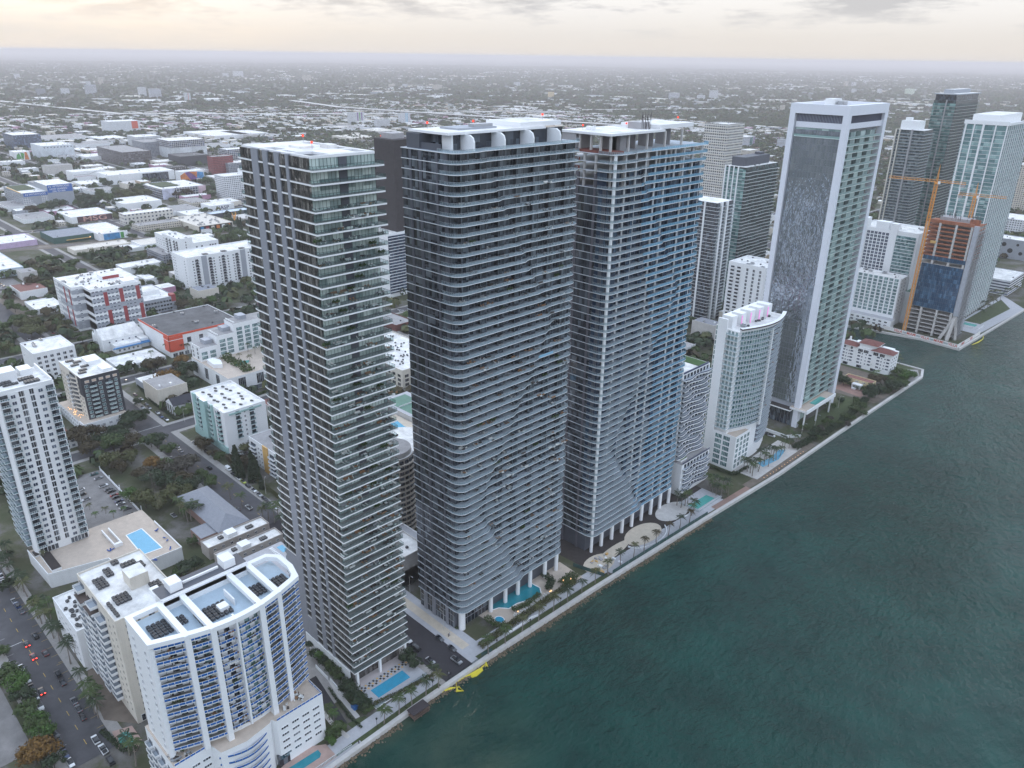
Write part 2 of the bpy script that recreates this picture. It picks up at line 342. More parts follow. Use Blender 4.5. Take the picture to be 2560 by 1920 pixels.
def water_mat():
    M = bpy.data.materials.new('bay_water'); M.use_nodes = True; t = M.node_tree; b = t.nodes['Principled BSDF']; K = t.links
    geo = t.nodes.new('ShaderNodeNewGeometry'); P = geo.outputs['Position']
    sp = t.nodes.new('ShaderNodeSeparateXYZ'); K.new(P, sp.inputs[0])
    n1 = nn(t, 'ShaderNodeTexNoise', Scale=0.035, Detail=6.0, Roughness=0.65); K.new(P, n1.inputs['Vector'])
    # pale sandy shallows off the sea wall
    def bell(src, c, wd):
        s1 = nn(t, 'ShaderNodeMath', operation='SUBTRACT'); K.new(src, s1.inputs[0]); s1.inputs[1].default_value = c
        d = nn(t, 'ShaderNodeMath', operation='DIVIDE'); K.new(s1.outputs[0], d.inputs[0]); d.inputs[1].default_value = wd
        p = nn(t, 'ShaderNodeMath', operation='POWER'); K.new(d.outputs[0], p.inputs[0]); p.inputs[1].default_value = 2
        e = nn(t, 'ShaderNodeMath', operation='MULTIPLY'); K.new(p.outputs[0], e.inputs[0]); e.inputs[1].default_value = -1
        x = nn(t, 'ShaderNodeMath', operation='EXPONENT'); K.new(e.outputs[0], x.inputs[0]); return x
    def mulv(a, c, op='MULTIPLY'):
        q = nn(t, 'ShaderNodeMath', operation=op); K.new(a.outputs[0], q.inputs[0])
        if isinstance(c, float): q.inputs[1].default_value = c
        else: K.new(c.outputs[0], q.inputs[1])
        return q
    bx = bell(sp.outputs[0], -150.0, 20.0); by = bell(sp.outputs[1], 132.0, 24.0)
    shore = bell(sp.outputs[0], -180.0, 7.0)
    msk = mulv(mulv(bx, by), shore, 'MAXIMUM')
    nr = ramp(t, [(0.38, 0.0), (0.62, 1.0)], n1.outputs[0]); msk = mulv(mulv(msk, nr), 0.75)
    deep = ramp(t, [(0.35, (0.0008, 0.027, 0.0205)), (0.7, (0.0022, 0.052, 0.0395))], n1.outputs[0])
    mx = nn(t, 'ShaderNodeMixRGB'); K.new(msk.outputs[0], mx.inputs[0]); K.new(deep.outputs[0], mx.inputs[1]); mx.inputs[2].default_value = (0.050, 0.064, 0.040, 1)
    K.new(mx.outputs[0], b.inputs['Base Color'])
    b.inputs['Roughness'].default_value = 0.12; b.inputs['IOR'].default_value = 1.33; b.inputs['Specular IOR Level'].default_value = 0.36
    m1 = nn(t, 'ShaderNodeMapping'); m1.inputs['Rotation'].default_value = (0, 0, 0.5); m1.inputs['Scale'].default_value = (1.0, 0.55, 1); K.new(P, m1.inputs[0])
    a1 = nn(t, 'ShaderNodeTexNoise', Scale=0.30, Detail=5.0, Roughness=0.62); K.new(m1.outputs[0], a1.inputs['Vector'])
    a2 = nn(t, 'ShaderNodeTexNoise', Scale=0.045, Detail=3.0); K.new(m1.outputs[0], a2.inputs['Vector'])
    # calm in the lee of the towers, ruffled out in the bay
    calm = nn(t, 'ShaderNodeMapRange'); calm.inputs[1].default_value = 120; calm.inputs[2].default_value = 420; calm.inputs[3].default_value = 0.4; calm.inputs[4].default_value = 1.0; K.new(sp.outputs[1], calm.inputs[0])
    lane = nn(t, 'ShaderNodeTexNoise', Scale=0.012, Detail=3.0); K.new(m1.outputs[0], lane.inputs['Vector']); lr = ramp(t, [(.35, .35), (.65, 1.0)], lane.outputs[0]); calm = mulv(calm, lr)
    b1 = nn(t, 'ShaderNodeBump', Distance=6.0); K.new(calm.outputs[0], b1.inputs['Strength']); K.new(a1.outputs[0], b1.inputs['Height'])
    b2 = nn(t, 'ShaderNodeBump', Strength=0.3, Distance=6.0); K.new(a2.outputs[0], b2.inputs['Height']); K.new(b1.outputs[0], b2.inputs['Normal'])
    K.new(b2.outputs[0], b.inputs['Normal']); return M
sheet('water', [(-320, -20000), (FAR, -20000), (FAR, FAR), (-320, FAR)], -1.3, water_mat())

def strip(name, pts, w, z, M, kind='structure', t=0.0):
    """a ribbon of width w along pts"""
    Lp, Rp = [], []
    for i, p in enumerate(pts):
        a = Vector(pts[max(i - 1, 0)]); b = Vector(pts[min(i + 1, len(pts) - 1)]); d = (b - a).normalized(); n = Vector((-d.y, d.x))
        Lp.append(tuple(Vector(p) + n * w / 2)); Rp.append(tuple(Vector(p) - n * w / 2))
    b = MB()
    for i in range(len(pts) - 1):
        q = [Rp[i], Rp[i + 1], Lp[i + 1], Lp[i]]
        if t: b.prism(q, z - t, z, M)
        else: b.poly([(x, y, z) for x, y in q], M)
    o = b.build(name)
    if kind: o['kind'] = kind
    return o

EW = [(-68, 12, -240), (40.5, 15, -240), (158, 15, -181), (270, 11, -330), (385, 11, -420), (495, 11, -420), (610, 11, -420), (725, 11, -420), (840, 11, -330), (955, 11, -330), (1070, 11, -330), (1300, 11, -330), (1530, 11, -330)]
NSX = [(-476, 11), (-578, 10), (-682, 11), (-905, 10), (-1190, 11), (-1420, 11), (-1650, 11), (-1900, 11), (-2160, 11), (-2400, 11)]
OCC = []       # rectangles already built on
def occ(x0, y0, x1, y1, g=1.5): OCC.append((min(x0, x1) - g, min(y0, y1) - g, max(x0, x1) + g, max(y0, y1) + g))
def free(x0, y0, x1, y1): return all(x1 <= a or x0 >= c or y1 <= b or y0 >= d for a, b, c, d in OCC)
for y, w, xe in EW:
    sheet('pavement', rect(-3000, y - w / 2 - 4, xe, y + w / 2 + 4), 0.05, PAVE)
    sheet('road', rect(-3000, y - w / 2, xe + 0.01, y + w / 2), 0.09, ASPH)
    OCC.append((-3000, y - w / 2 - 5, xe, y + w / 2 + 5))
for x, w in NSX:
    sheet('pavement', rect(x - w / 2 - 3.5, -900, x + w / 2 + 3.5, 2300), 0.03, PAVE)
    sheet('road', rect(x - w / 2, -900, x + w / 2, 2300), 0.12, ASPH)
    OCC.append((x - w / 2 - 4.5, -900, x + w / 2 + 4.5, 2300))
# railway land and its tracks
rp = [(-1260, -190), (-1100, 226), (-1042, 375), (-960, 590), (-880, 800)]
strip('railway_bed', rp, 26, 0.14, EARTH); OCC += [(-1140, 190, -1010, 430)]
for k in (-3, 3):
    b = MB()
    pts = [(x + k * 0.93, y - k * 0.37) for x, y in rp]
    for i in range(len(pts) - 1):
        d = (Vector(pts[i + 1]) - Vector(pts[i])).normalized(); n = Vector((-d.y, d.x)) * 0.72
        for sg in (-1, 1): b.bar((*(Vector(pts[i]) + n * sg), 0.3), (*(Vector(pts[i + 1]) + n * sg), 0.3), 0.15, METAL)
        L0 = (Vector(pts[i + 1]) - Vector(pts[i])).length
        for q in range(int(L0 / 2.4)):
            c = Vector(pts[i]) + d * (q * 2.4); nn_ = n * 1.8
            b.bar((*(c - nn_), 0.2), (*(c + nn_), 0.2), 0.3, EARTH, 0.12)
    o = b.build('railway_track'); o['kind'] = 'structure'
# fresh dark asphalt of the dead-end street between the two glass towers, and its north pavement
sheet('road', rect(-330, 150.5, -181.5, 164.5), 0.13, ASPHD)
sheet('pavement', rect(-330, 164.6, -181.5, 174.5), 0.15, PAVEL, t=0.15)
sheet('pavement', rect(-262, 167, -186, 171), 0.16, SAND)
sheet('pavement', rect(-262, 146.5, -182, 150.3), 0.15, PAVE, t=0.15)
# painted lines of the near streets
b = MB()
for x in np.arange(-440, -250, 9.0): b.box(x, 40.4, 0.1, x + 3, 40.6, 0.104, YLINE)
for x in (-298, -286, -274): b.box(x, 46.5, 0.1, x + 0.15, 48, 0.104, YLINE)
for x in np.arange(-360, -250, 6.3): b.box(x, 45.6, 0.1, x + 0.12, 48, 0.104, YLINE)
for x in np.arange(-360, -250, 6.3): b.box(x, 33, 0.1, x + 0.12, 35.4, 0.104, WLINE)
for x in np.arange(-470, -340, 9.0): b.box(x, 157.9, 0.1, x + 2.5, 158.1, 0.104, YLINE)
b.box(-484.5, 151, 0.13, -484.1, 165, 0.134, WLINE); b.box(-467.6, 151, 0.13, -467.2, 158, 0.134, WLINE)
for y in np.arange(128, 150, 6): b.box(-476.1, y, 0.125, -475.9, y + 2.5, 0.129, YLINE)
b.box(-321.5, 33, 0.1, -321.2, 39.8, 0.104, WLINE)
o = b.build('road_markings'); o['kind'] = 'structure'
# elevated motorway far out
for nm, pts, z in (('motorway', [(-4400, 1000), (-3200, 1143), (-2616, 2003), (-2450, 2700), (-2000, 3600)], 9), ('motorway', [(-3600, 2100), (-3046, 2008), (-2616, 2080), (-1500, 2300)], 13)):
    strip(nm, pts, 32, z, CONCL, t=1.5)
    bb = MB()
    for i in range(len(pts) - 1):
        a, c = Vector(pts[i]), Vector(pts[i + 1])
        for q in range(int((c - a).length / 45)):
            p = a.lerp(c, q * 45 / (c - a).length); bb.box(p.x - 6, p.y - 1, 0, p.x + 6, p.y + 1, z - 1.5, CONCL)
    o = bb.build('motorway_piers'); o['kind'] = 'structure'

# ------------------------------------------------------------------ sea wall, promenade, rocks
def seawall(name, pts, label):
    b = MB()
    for i in range(len(pts) - 1):
        p, q = Vector(pts[i]), Vector(pts[i + 1]); d = (q - p).normalized(); n = Vector((d.y, -d.x))
        a0, a1 = p + n * 0.3, q + n * 0.3; c0, c1 = p - n * 1.5, q - n * 1.5
        b.prism([tuple(c0), tuple(a0), tuple(a1), tuple(c1)], -2.2, 0.45, CONCL)
    return tag(b.build(name), label, 'sea wall')
ci = COAST.index((-166, 624))
seawall('sea_wall', [(-178, -60)] + COAST[1:ci + 1], 'long pale concrete sea wall along the near bayfront towers')
seawall('sea_wall', COAST[ci:ci + 3], 'concrete sea wall round the tip of the red roofed block')
seawall('sea_wall', COAST[ci + 3:ci + 6], 'concrete sea wall in front of the building site across the inlet')
seawall('sea_wall', COAST[ci + 5:ci + 9], 'concrete sea wall of the garden beyond the building site')
def coast_x(y):
    for (x0, y0), (x1, y1) in zip(COAST, COAST[1:]):
        if y0 <= y <= y1 and y1 > y0: return x0 + (x1 - x0) * (y - y0) / (y1 - y0)
    return -170
ROCK = mat('shore_rock', (0.17, 0.13, 0.085), 0.9, var=0.5, vscale=0.7)
b = MB()
for i in range(2400):
    y = RNG.uniform(62, 330)
    if 126 < y < 131: continue
    x = coast_x(y) + 0.5 + abs(RNG.normal(0, .95)); s = RNG.uniform(0.22, 0.62)
    n = len(b.v); ph = RNG.uniform(0, 6.28)
    P = [(x + s * RNG.uniform(.6, 1.1) * math.cos(ph + k * 1.256), y + s * RNG.uniform(.6, 1.1) * math.sin(ph + k * 1.256), -1.5 + RNG.uniform(0, .2)) for k in range(5)]
    Q = [(x + (p[0] - x) * .6, y + (p[1] - y) * .6, -1.5 + s * RNG.uniform(.7, 1.4)) for p in P]
    b.v += P + Q; a = b.mi(ROCK); b.f.append(tuple(n + 5 + k for k in range(5))); b.m.append(a)
    for k in range(5): b.f.append((n + k, n + (k + 1) % 5, n + 5 + (k + 1) % 5, n + 5 + k)); b.m.append(a)
o = b.build('shore_rocks'); tag(o, 'brown boulders heaped along the foot of the sea wall', 'rocks', kind='stuff')
# promenade with a grass verge behind the wall
pp = [(coast_x(y) - 6.4, y) for y in (88, 100, 118, 137, 150)]
strip('promenade', pp, 5.2, 0.17, PAVEL)
strip('grass_verge', [(coast_x(y) - 2.7, y) for y in (88, 100, 118, 137, 148)], 2.0, 0.18, GRASS)
pp = [(coast_x(y) - 7.6, y) for y in (166, 180, 200, 236, 252)]
strip('promenade', pp, 6.4, 0.17, PAVEL); strip('grass_verge', [(coast_x(y) - 3.0, y) for y in (168, 200, 236, 250)], 2.2, 0.18, GRASS)
strip('promenade', [(coast_x(y) - 6, y) for y in (252, 290, 328, 350)], 7.0, 0.17, PAVEL)
strip('promenade', [(coast_x(y) - 5, y) for y in (372, 400, 430, 452)], 5.0, 0.17, EARTH)
strip('promenade', [(coast_x(y) - 3.4, y) for y in (338, 355, 372)], 3.6, 0.19, mat('red_brown_pavers', (0.26, 0.17, 0.14), 0.9, var=0.15))
# ------------------------------------------------------------------ the bayfront towers
G_S1 = glass_mat('bronze_mirror_glass', (0.08, 0.075, 0.072), (0.36, 0.34, 0.32), cell=(1.12, 1.12, 3.303), share=0.35, rough=0.03, wave=0.8, wscale=0.55, spec=1.0, coat=0.5)
G_E1 = glass_mat('pale_green_glass', (0.17, 0.24, 0.235), (0.60, 0.70, 0.66), cell=(6.0, 3.1, 3.303), share=0.85, rough=0.06, spec=0.9)
G_2 = glass_mat('smoke_glass', (0.022, 0.028, 0.040), (0.19, 0.22, 0.25), cell=(1.5, 1.5, 3.46), share=0.5, rough=0.05, spec=1.0, coat=0.25)
G_3 = glass_mat('navy_glass', (0.015, 0.035, 0.075), (0.09, 0.15, 0.22), cell=(1.5, 1.5, 3.4), share=0.35, rough=0.06, spec=1.0, coat=0.2)
G_4 = glass_mat('silver_mirror_glass', (0.36, 0.41, 0.48), (0.50, 0.55, 0.62), cell=(1.7, 1.7, 4.0), share=0.6, rough=0.03, wave=0.22, wscale=0.25, spec=1.0, coat=0.85)
G_4E = glass_mat('mint_glass', (0.18, 0.26, 0.26), (0.46, 0.58, 0.55), cell=(4.0, 5.0, 4.2), share=0.6, rough=0.08, spec=0.8)
MUL = mat('dark_mullion', (0.02, 0.028, 0.03), 0.5)
MULG = mat('grey_mullion', (0.16, 0.18, 0.20), 0.5)
R_GREEN = rail_mat('green_sheet_glass', (0.16, 0.25, 0.25), 0.16)
R_GREY = rail_mat('grey_sheet_glass', (0.42, 0.52, 0.58), 0.34)
R_BLUE = rail_mat('blue_filmed_sheet_glass', (0.20, 0.46, 0.66), 0.5)
R_MINT = rail_mat('mint_sheet_glass', (0.42, 0.60, 0.57), 0.5)
SLAB = mat('white_slab_edge', (0.80, 0.80, 0.81), 0.6)
DECK = mat('grey_balcony_floor', (0.38, 0.425, 0.475), 0.8, var=0.12, vscale=0.08)
DECKD = mat('dark_balcony_floor', (0.20, 0.20, 0.195), 0.8, var=0.25, vscale=0.12)
PIER = mat('pier_concrete', (0.27, 0.28, 0.315), 0.75, var=0.10, vscale=0.12, dirt=0.08)
PIER2 = mat('slate_cladding', (0.085, 0.092, 0.112), 0.6, var=0.08)

def rail_strip(b, pts, z, G, h=1.1, post=1.6, PM=None, cap=True):
    """a glass balustrade with posts and a cap along pts"""
    PM = PM or METAL
    for p, q in zip(pts, pts[1:]):
        p, q = Vector((p[0], p[1], 0)), Vector((q[0], q[1], 0)); d = q - p; l = d.length
        if l < 1e-3: continue
        d /= l; n = Vector((-d.y, d.x, 0)) * 0.012; a, c = p + Vector((0, 0, z)), q + Vector((0, 0, z)); u = Vector((0, 0, h))
        b.poly([a, c, c + u, a + u], G)
        if cap: b.bar(a + u, c + u, 0.07, PM)
        k = max(1, int(l / post))
        for i in range(k + 1):
            s = a + d * (l * i / k); b.bar(s, s + u, 0.055, PM)

def mullions(b, p, q, z0, z1, step, M, w=0.07, out=(0, 0)):
    p, q = Vector(p), Vector(q); n = max(1, round((q - p).length / step))
    for i in range(n + 1):
        s = p.lerp(q, i / n); b.box(s.x - w / 2 + out[0], s.y - w / 2 + out[1], z0, s.x + w / 2 + out[0], s.y + w / 2 + out[1], z1, M)

def plate(b, x0, y0, x1, y1, z0, z1, holes, M, top=None):
    xs = sorted({x0, x1, *[h[0] for h in holes], *[h[2] for h in holes]}); ys = sorted({y0, y1, *[h[1] for h in holes], *[h[3] for h in holes]})
    for i in range(len(xs) - 1):
        for j in range(len(ys) - 1):
            cx, cyy = (xs[i] + xs[i + 1]) / 2, (ys[j] + ys[j + 1]) / 2
            if not any(h[0] < cx < h[2] and h[1] < cyy < h[3] for h in holes): b.box(xs[i], ys[j], z0, xs[i + 1], ys[j + 1], z1, M, top)

def beacon(x, y, z, parent):
    MB().cyl(x, y, z, z + 1.6, 0.08, METAL, 6).cyl(x, y, z + 1.6, z + 2.3, 0.35, REDLAMP, 8).build('aircraft_light', parent)

def furniture_kit():
    """small patio pieces that stand on the balconies"""
    kits = []
    WF, DF, BF, CF_ = mat('white_cushion', (0.62, 0.62, 0.6), 0.8), mat('dark_wicker', (0.05, 0.042, 0.038), 0.8), mat('teak_wood', (0.26, 0.14, 0.07), 0.7), mat('grey_cushion', (0.25, 0.26, 0.27), 0.8)
    for A, B in ((WF, DF), (DF, CF_), (BF, WF), (CF_, WF)):
        b = MB(); b.box(-0.45, -1.1, 0.12, 0.4, 1.1, 0.42, A); b.box(-0.45, -1.1, 0.42, -0.2, 1.1, 0.8, A); b.box(0.8, -0.5, 0.1, 1.5, 0.5, 0.38, B)
        b.box(0.5, 1.3, 0.1, 1.2, 2.0, 0.4, A); b.box(1.0, 1.3, 0.4, 1.2, 2.0, 0.8, A); kits.append(('patio_set', b.mesh('patio_set')))
        b = MB(); b.cyl(0, 0, 0.68, 0.74, 0.62, A, 14); b.cyl(0, 0, 0, 0.68, 0.08, B, 6)
        for k in range(4):
            t = k * 1.571 + 0.4; b.box(math.cos(t) - .22, math.sin(t) - .22, 0.1, math.cos(t) + .22, math.sin(t) + .22, 0.45, B); b.box(math.cos(t) * 1.2 - .1, math.sin(t) * 1.2 - .1, 0.45, math.cos(t) * 1.2 + .1, math.sin(t) * 1.2 + .1, 0.85, B)
        kits.append(('dining_set', b.mesh('dining_set')))
        b = MB()
        for k in (-0.9, 0.3): b.box(-1.0, k, 0.2, 0.6, k + 0.6, 0.32, A); b.poly([(-1.0, k, 0.3), (-1.0, k + 0.6, 0.3), (-1.5, k + 0.6, 0.85), (-1.5, k, 0.85)], A); b.box(-0.9, k + .1, 0, -0.8, k + .5, 0.2, B); b.box(0.4, k + .1, 0, 0.5, k + .5, 0.2, B)
        kits.append(('sun_lounger_pair', b.mesh('sun_lounger_pair')))
    PL, PT = leaf_mat('potted_leaves', (0.03, 0.06, 0.02), (0.08, 0.13, 0.04), 3.0), mat('planter', (0.3, 0.29, 0.28), 0.8)
    b = MB()
    for k in range(3): b.cyl(0, k * 0.9, 0, 0.5, 0.3, PT, 8, r1=0.36)
    for k in range(60):
        c = Vector((RNG.normal(0, .3), RNG.integers(0, 3) * 0.9 + RNG.normal(0, .3), 0.9 + RNG.normal(0, .3))); d1 = Vector(RNG.normal(0, .2, 3)); d2 = Vector(RNG.normal(0, .2, 3)); b.poly([c - d1, c + d2, c + d1, c - d2], PL)
    kits.append(('potted_plants', b.mesh('potted_plants')))
    return kits
KITS = furniture_kit()
def furnish(x_in, x_out, y0, y1, zs, n, where):
    for _ in range(n):
        nm, me = KITS[RNG.integers(0, len(KITS))]; z = float(zs[RNG.integers(0, len(zs))])
        o = inst(nm, me, None, (RNG.uniform(x_in + 0.6, x_out - 1.3), RNG.uniform(y0, y1), z + 0.004), RNG.choice([0, 0.1, 3.14]))
        tag(o, 'small ' + nm.replace('_', ' ') + ' on a balcony of the ' + where, 'patio furniture', nm.replace('_', ' ') + ' items on balconies of the ' + where)

# ---- tower with the concrete piers
def pier_tower():
    X, Y, Wd, D, H = -246.5, 123.5, 40.5, 23.8, 198.8
    occ(X, Y, X + Wd + 4, Y + D + 4)
    t = thing('glass_tower', 'slender glass tower with four full height concrete piers and projecting white balcony slabs', 'tower', (X, Y, 0))
    zs = [7.6 + 3.303 * k for k in range(54)] + [186.6, 190.6, 194.6]
    b = MB(); b.box(0.6, 0.6, 0, Wd - 0.6, D - 0.6, 193.5, G_S1); b.build('core_wall', t)
    piers = [(7.8, 11.9), (15.0, 17.9), (22.0, 24.7), (28.6, 30.2)]
    for i, (a, c) in enumerate(piers): MB().box(a, -0.45, 0, c, 0.55, 198.2, PIER).build('pier', t)
    MB().box(-0.2, -0.43, 0, 7.8, 0.5, 43, PIER).build('base_wall', t); MB().box(11.9, -0.40, 0, 15.0, 0.5, 17, PIER).build('base_wall', t)
    MB().box(9.0, -0.75, 0, Wd - 0.05, -0.46, 7.2, WHITE2).build('plinth', t)
    bays = [(0, 7.8), (11.9, 15.0), (17.9, 22.0), (24.7, 28.6), (30.2, Wd)]
    def wall(h):
        b = MB(); b.box(Wd - 0.6, 0.1, 0.02, Wd - 0.2, D, h - 0.5, G_E1)
        b.box(Wd - 0.2, 10.6, 0.02, Wd - 0.08, 13.4, h - 0.5, GREYD)
        mullions(b, (Wd - 0.17, 0.2), (Wd - 0.17, 10.5), 0.02, h - 0.34, 1.24, MUL); mullions(b, (Wd - 0.17, 13.6), (Wd - 0.17, D), 0.02, h - 0.34, 1.24, MUL)
        return b.mesh('window_wall')
    def south(h, sel):
        b = MB()
        b.box(bays[sel[0]][0] if sel[0] == 0 else (7.8 if 1 in sel else 15.0), 0.0, 0.02, Wd, 0.6, h - 0.34, G_S1)
        for k in sel:
            a, c = bays[k]; mullions(b, (a, -0.03), (c, -0.03), 0.02, h - 0.34, 1.12, MUL, 0.05)
        return b.mesh('window_band')
    def slab(dep, north, wdep):
        b = MB(); b.prism([(-wdep, 0.02), (0, -0.38), (Wd, -0.38), (Wd + dep, -0.38), (Wd + dep, D + north), (Wd - 2, D + north), (Wd - 2, D), (-wdep, D)], -0.5, 0.0, SLAB, DECKD)
        return b.mesh('balcony')
    def rail(dep, north, wdep):
        b = MB(); e = Wd + dep - 0.1
        rail_strip(b, [(Wd, 0.0), (e, 0.0), (e, D + north - 0.1), (Wd - 1.9, D + north - 0.1)], 0, R_GREEN, 1.15, 1.24, MUL)
        c = MB(); rail_strip(c, [(-wdep + 0.1, D), (-wdep + 0.1, 0.1), (0, 0.0)], 0, R_GREEN, 1.15, 1.24, MUL)
        return b.mesh('balustrade'), c.mesh('balustrade')
    kinds = [(2.8, 1.9, 2.2), (2.4, 1.6, 2.0), (2.8, 1.4, 2.2), (2.6, 1.9, 2.4)]
    SL = [slab(*k) for k in kinds]; RL = [rail(*k) for k in kinds]
    cache = {}
    for i, z in enumerate(zs):
        h = round((zs[i + 1] if i + 1 < len(zs) else 198.2) - z, 2); k = (i * 7 // 3) % 4
        s = inst('balcony', SL[k], t, (0, 0, z)); inst('balustrade', RL[k][0], s); inst('balustrade', RL[k][1], s)
        sel = tuple(q for q in range(5) if not (q == 0 and z < 42) and not (q == 1 and z < 16))
        if ('e', h) not in cache: cache['e', h] = wall(h)
        if (sel, h) not in cache: cache[sel, h] = south(h, sel)
        inst('window_wall', cache['e', h], t, (0, 0, z)); inst('window_band', cache[sel, h], t, (0, 0, z))
    b = MB(); plate(b, 0, 0.6, Wd, D, 197.6, 198.4, [(12, 1.6, 20, 5.5), (22, 2.0, 28, 4.2), (29.5, 1.6, 39.6, 8.5), (23, 18.2, 29, 22.0), (31, 18.2, 39, 22.0), (5, 19.5, 15, 22.6)], SLAB, ROOFW)
    b.box(1, 1, 195.0, Wd - 1, D - 1, 195.2, GREYP); b.box(15, 9, 198.4, 22, 14, 199.1, ROOFW); b.box(22, 16, 198.4, 27, 19, 199.6, ROOFW); b.build('roof', t)
    for x, y in ((4, 21), (24, 12)): beacon(x, y, 198.4, t)
    b = MB()
    for y in (1.4, 12.0, D + .6): MB().box(Wd + 1.2, y - 0.5, 0, Wd + 2.2, y + 0.5, 7.26, WHITE2).build('column', t)
    b = MB(); b.box(Wd - 7, 1.0, 0.3, Wd - 6.8, D - 1, 7.2, GLD); mullions(b, (Wd - 6.75, 1.0), (Wd - 6.75, D - 1), 0.3, 7.2, 2.0, METAL); b.build('lobby_glass', t)
    furnish(X + Wd, X + Wd + 2.7, Y + 0.5, Y + D + 1, zs[1:-3], 330, 'tower with concrete piers')
pier_tower()

# ---- the two twin towers with round cornered balcony slabs
def twin_tower(X, Y, Wd, D, z0, top, nfl, label, GE, film, open_top, corner_col, where, nfurn):
    occ(X, Y, X + Wd, Y + D)
    t = thing('glass_tower', label, 'tower', (X, Y, 0)); st = (top - z0) / nfl; zs = [z0 + st * k for k in range(nfl + 1)]
    Wg = Wd - 4.2; MB().box(0.5, 0.6, 0.0, Wg - 0.5, D - 0.6, top - (13 if open_top else 0.5), PIER2).build('core_wall', t)
    piers = [(a * Wd / 33, c * Wd / 33) for a, c in ((5.0, 6.5), (11.2, 13.0), (21.7, 22.9))]
    def edge(s, dd):
        P = [(Wd - 4 + 4 * math.sin(a), 4 - 4 * math.cos(a)) for a in np.linspace(0, math.pi / 2, 8)]
        P = [(x - 0.0, y) for x, y in P]
        ys = D * s
        for k in np.linspace(0, 1, 7): P.append((Wd - dd * (3 * k * k - 2 * k ** 3), ys + 4.5 * k))
        P += [(Wd - dd - 4 + 4 * math.cos(a), D - 4 + 4 * math.sin(a)) for a in np.linspace(0, math.pi / 2, 7)]
        return P
    def mesh_for(i, z, last):
        f = i / nfl; tri = abs(((f * 2.6 + 0.35) % 2.0) - 1.0); s = 0.12 + 0.62 * tri; dd = 1.3 + 0.5 * math.sin(i * 0.8)
        P = edge(s, dd); b = MB(); b.prism([(0, -0.22)] + [(Wd - 4.001, -0.22)] + P + [(0, D)], -0.21, 0, SLAB, DECK); sl = b.mesh('balcony')
        b = MB(); R = [(Wd - 9, 0.15), (Wd - 6.5, -0.05)] + [(x - 0.12, y + (0.1 if y < 1 else 0)) for x, y in P]
        if film:
            cut = next(k for k, p in enumerate(R) if p[1] > D * film(f)) if any(p[1] > D * film(f) for p in R) else len(R) - 1
            c = D * film(f); pa, pb = R[cut - 1], R[cut]; q = (c - pa[1]) / max(pb[1] - pa[1], 1e-6); mid = (pa[0] + (pb[0] - pa[0]) * q, c)
            rail_strip(b, R[:cut] + [mid], 0, R_GREY, 1.1, 1.7); b2 = MB(); rail_strip(b2, [mid] + R[cut:], 0, R_BLUE, 1.1, 1.7, BLUEF); return sl, b.mesh('balustrade'), b2.mesh('blue_balustrade')
        else: rail_strip(b, R, 0, R_GREY, 1.1, 1.7)
        return sl, b.mesh('balustrade'), None
    def glass(h, bare=False):
        b = MB()
        b.box(Wg - 0.6, 1.2, 0.02, Wg, D - 1.2, h - 0.3, GE); mullions(b, (Wg + 0.03, 1.3), (Wg + 0.03, D - 1.3), 0.02, h - 0.3, 1.55, MULG, 0.06)
        b.prism([(Wg - 4, 0.12), (Wg, 1.2), (Wg - 0.6, 2), (Wg - 4, 1)], 0.02, h - 0.3, GE)
        for k in range(7):                                      # glazed bays that stand out between the balconies
            y = 6.5 + k * (D - 13) / 6; b.box(Wg, y - 1.5, 0.02, Wg + 1.35, y + 1.5, h - 0.3, GE); b.box(Wg + 1.35, y - 1.58, 0.02, Wg + 1.45, y - 1.44, h - 0.3, MULG); b.box(Wg + 1.35, y + 1.44, 0.02, Wg + 1.45, y + 1.58, h - 0.3, MULG)
        E = b.mesh('window_wall'); b = MB(); cur = 0.2; b.box(0.2, 0.1, 0.02, Wg - 3.9, 0.6, h - 0.3, G_2)
        for a, c in piers + [(Wg - 3.9, Wg - 3.9)]: mullions(b, (cur, 0.07), (a, 0.07), 0.02, h - 0.3, 1.45, MUL, 0.05); cur = c
        return E, b.mesh('window_band')
    ge, gs = glass(round(st, 3)); nop = 4 if open_top else 0
    for i, z in enumerate(zs):
        sl, rl, bl = mesh_for(i, z, i == nfl)
        s = inst('balcony', sl, t, (0, 0, z)); inst('balustrade', rl, s)
        if bl: inst('blue_balustrade', bl, s)
        if i < nfl - nop: inst('window_wall', ge, t, (0, 0, z)); inst('window_band', gs, t, (0, 0, z))
        elif i < nfl - 2: inst('window_wall', ge, t, (-1.0, 0, z))
    for a, c in piers: MB().box(a, -0.12, 0, c, 0.62, top - (0.35 if not open_top else 8), PIER2 if not open_top else mat('mauve_grey_cladding', (0.12, 0.115, 0.135), 0.6, var=0.08)).build('pier', t)
    return t, zs, Wg
def round_columns(t, x, ys, z1, r, name='column'):
    for y in ys: MB().cyl(x, y, 0, z1, r, WHITE2, 14).build(name, t)

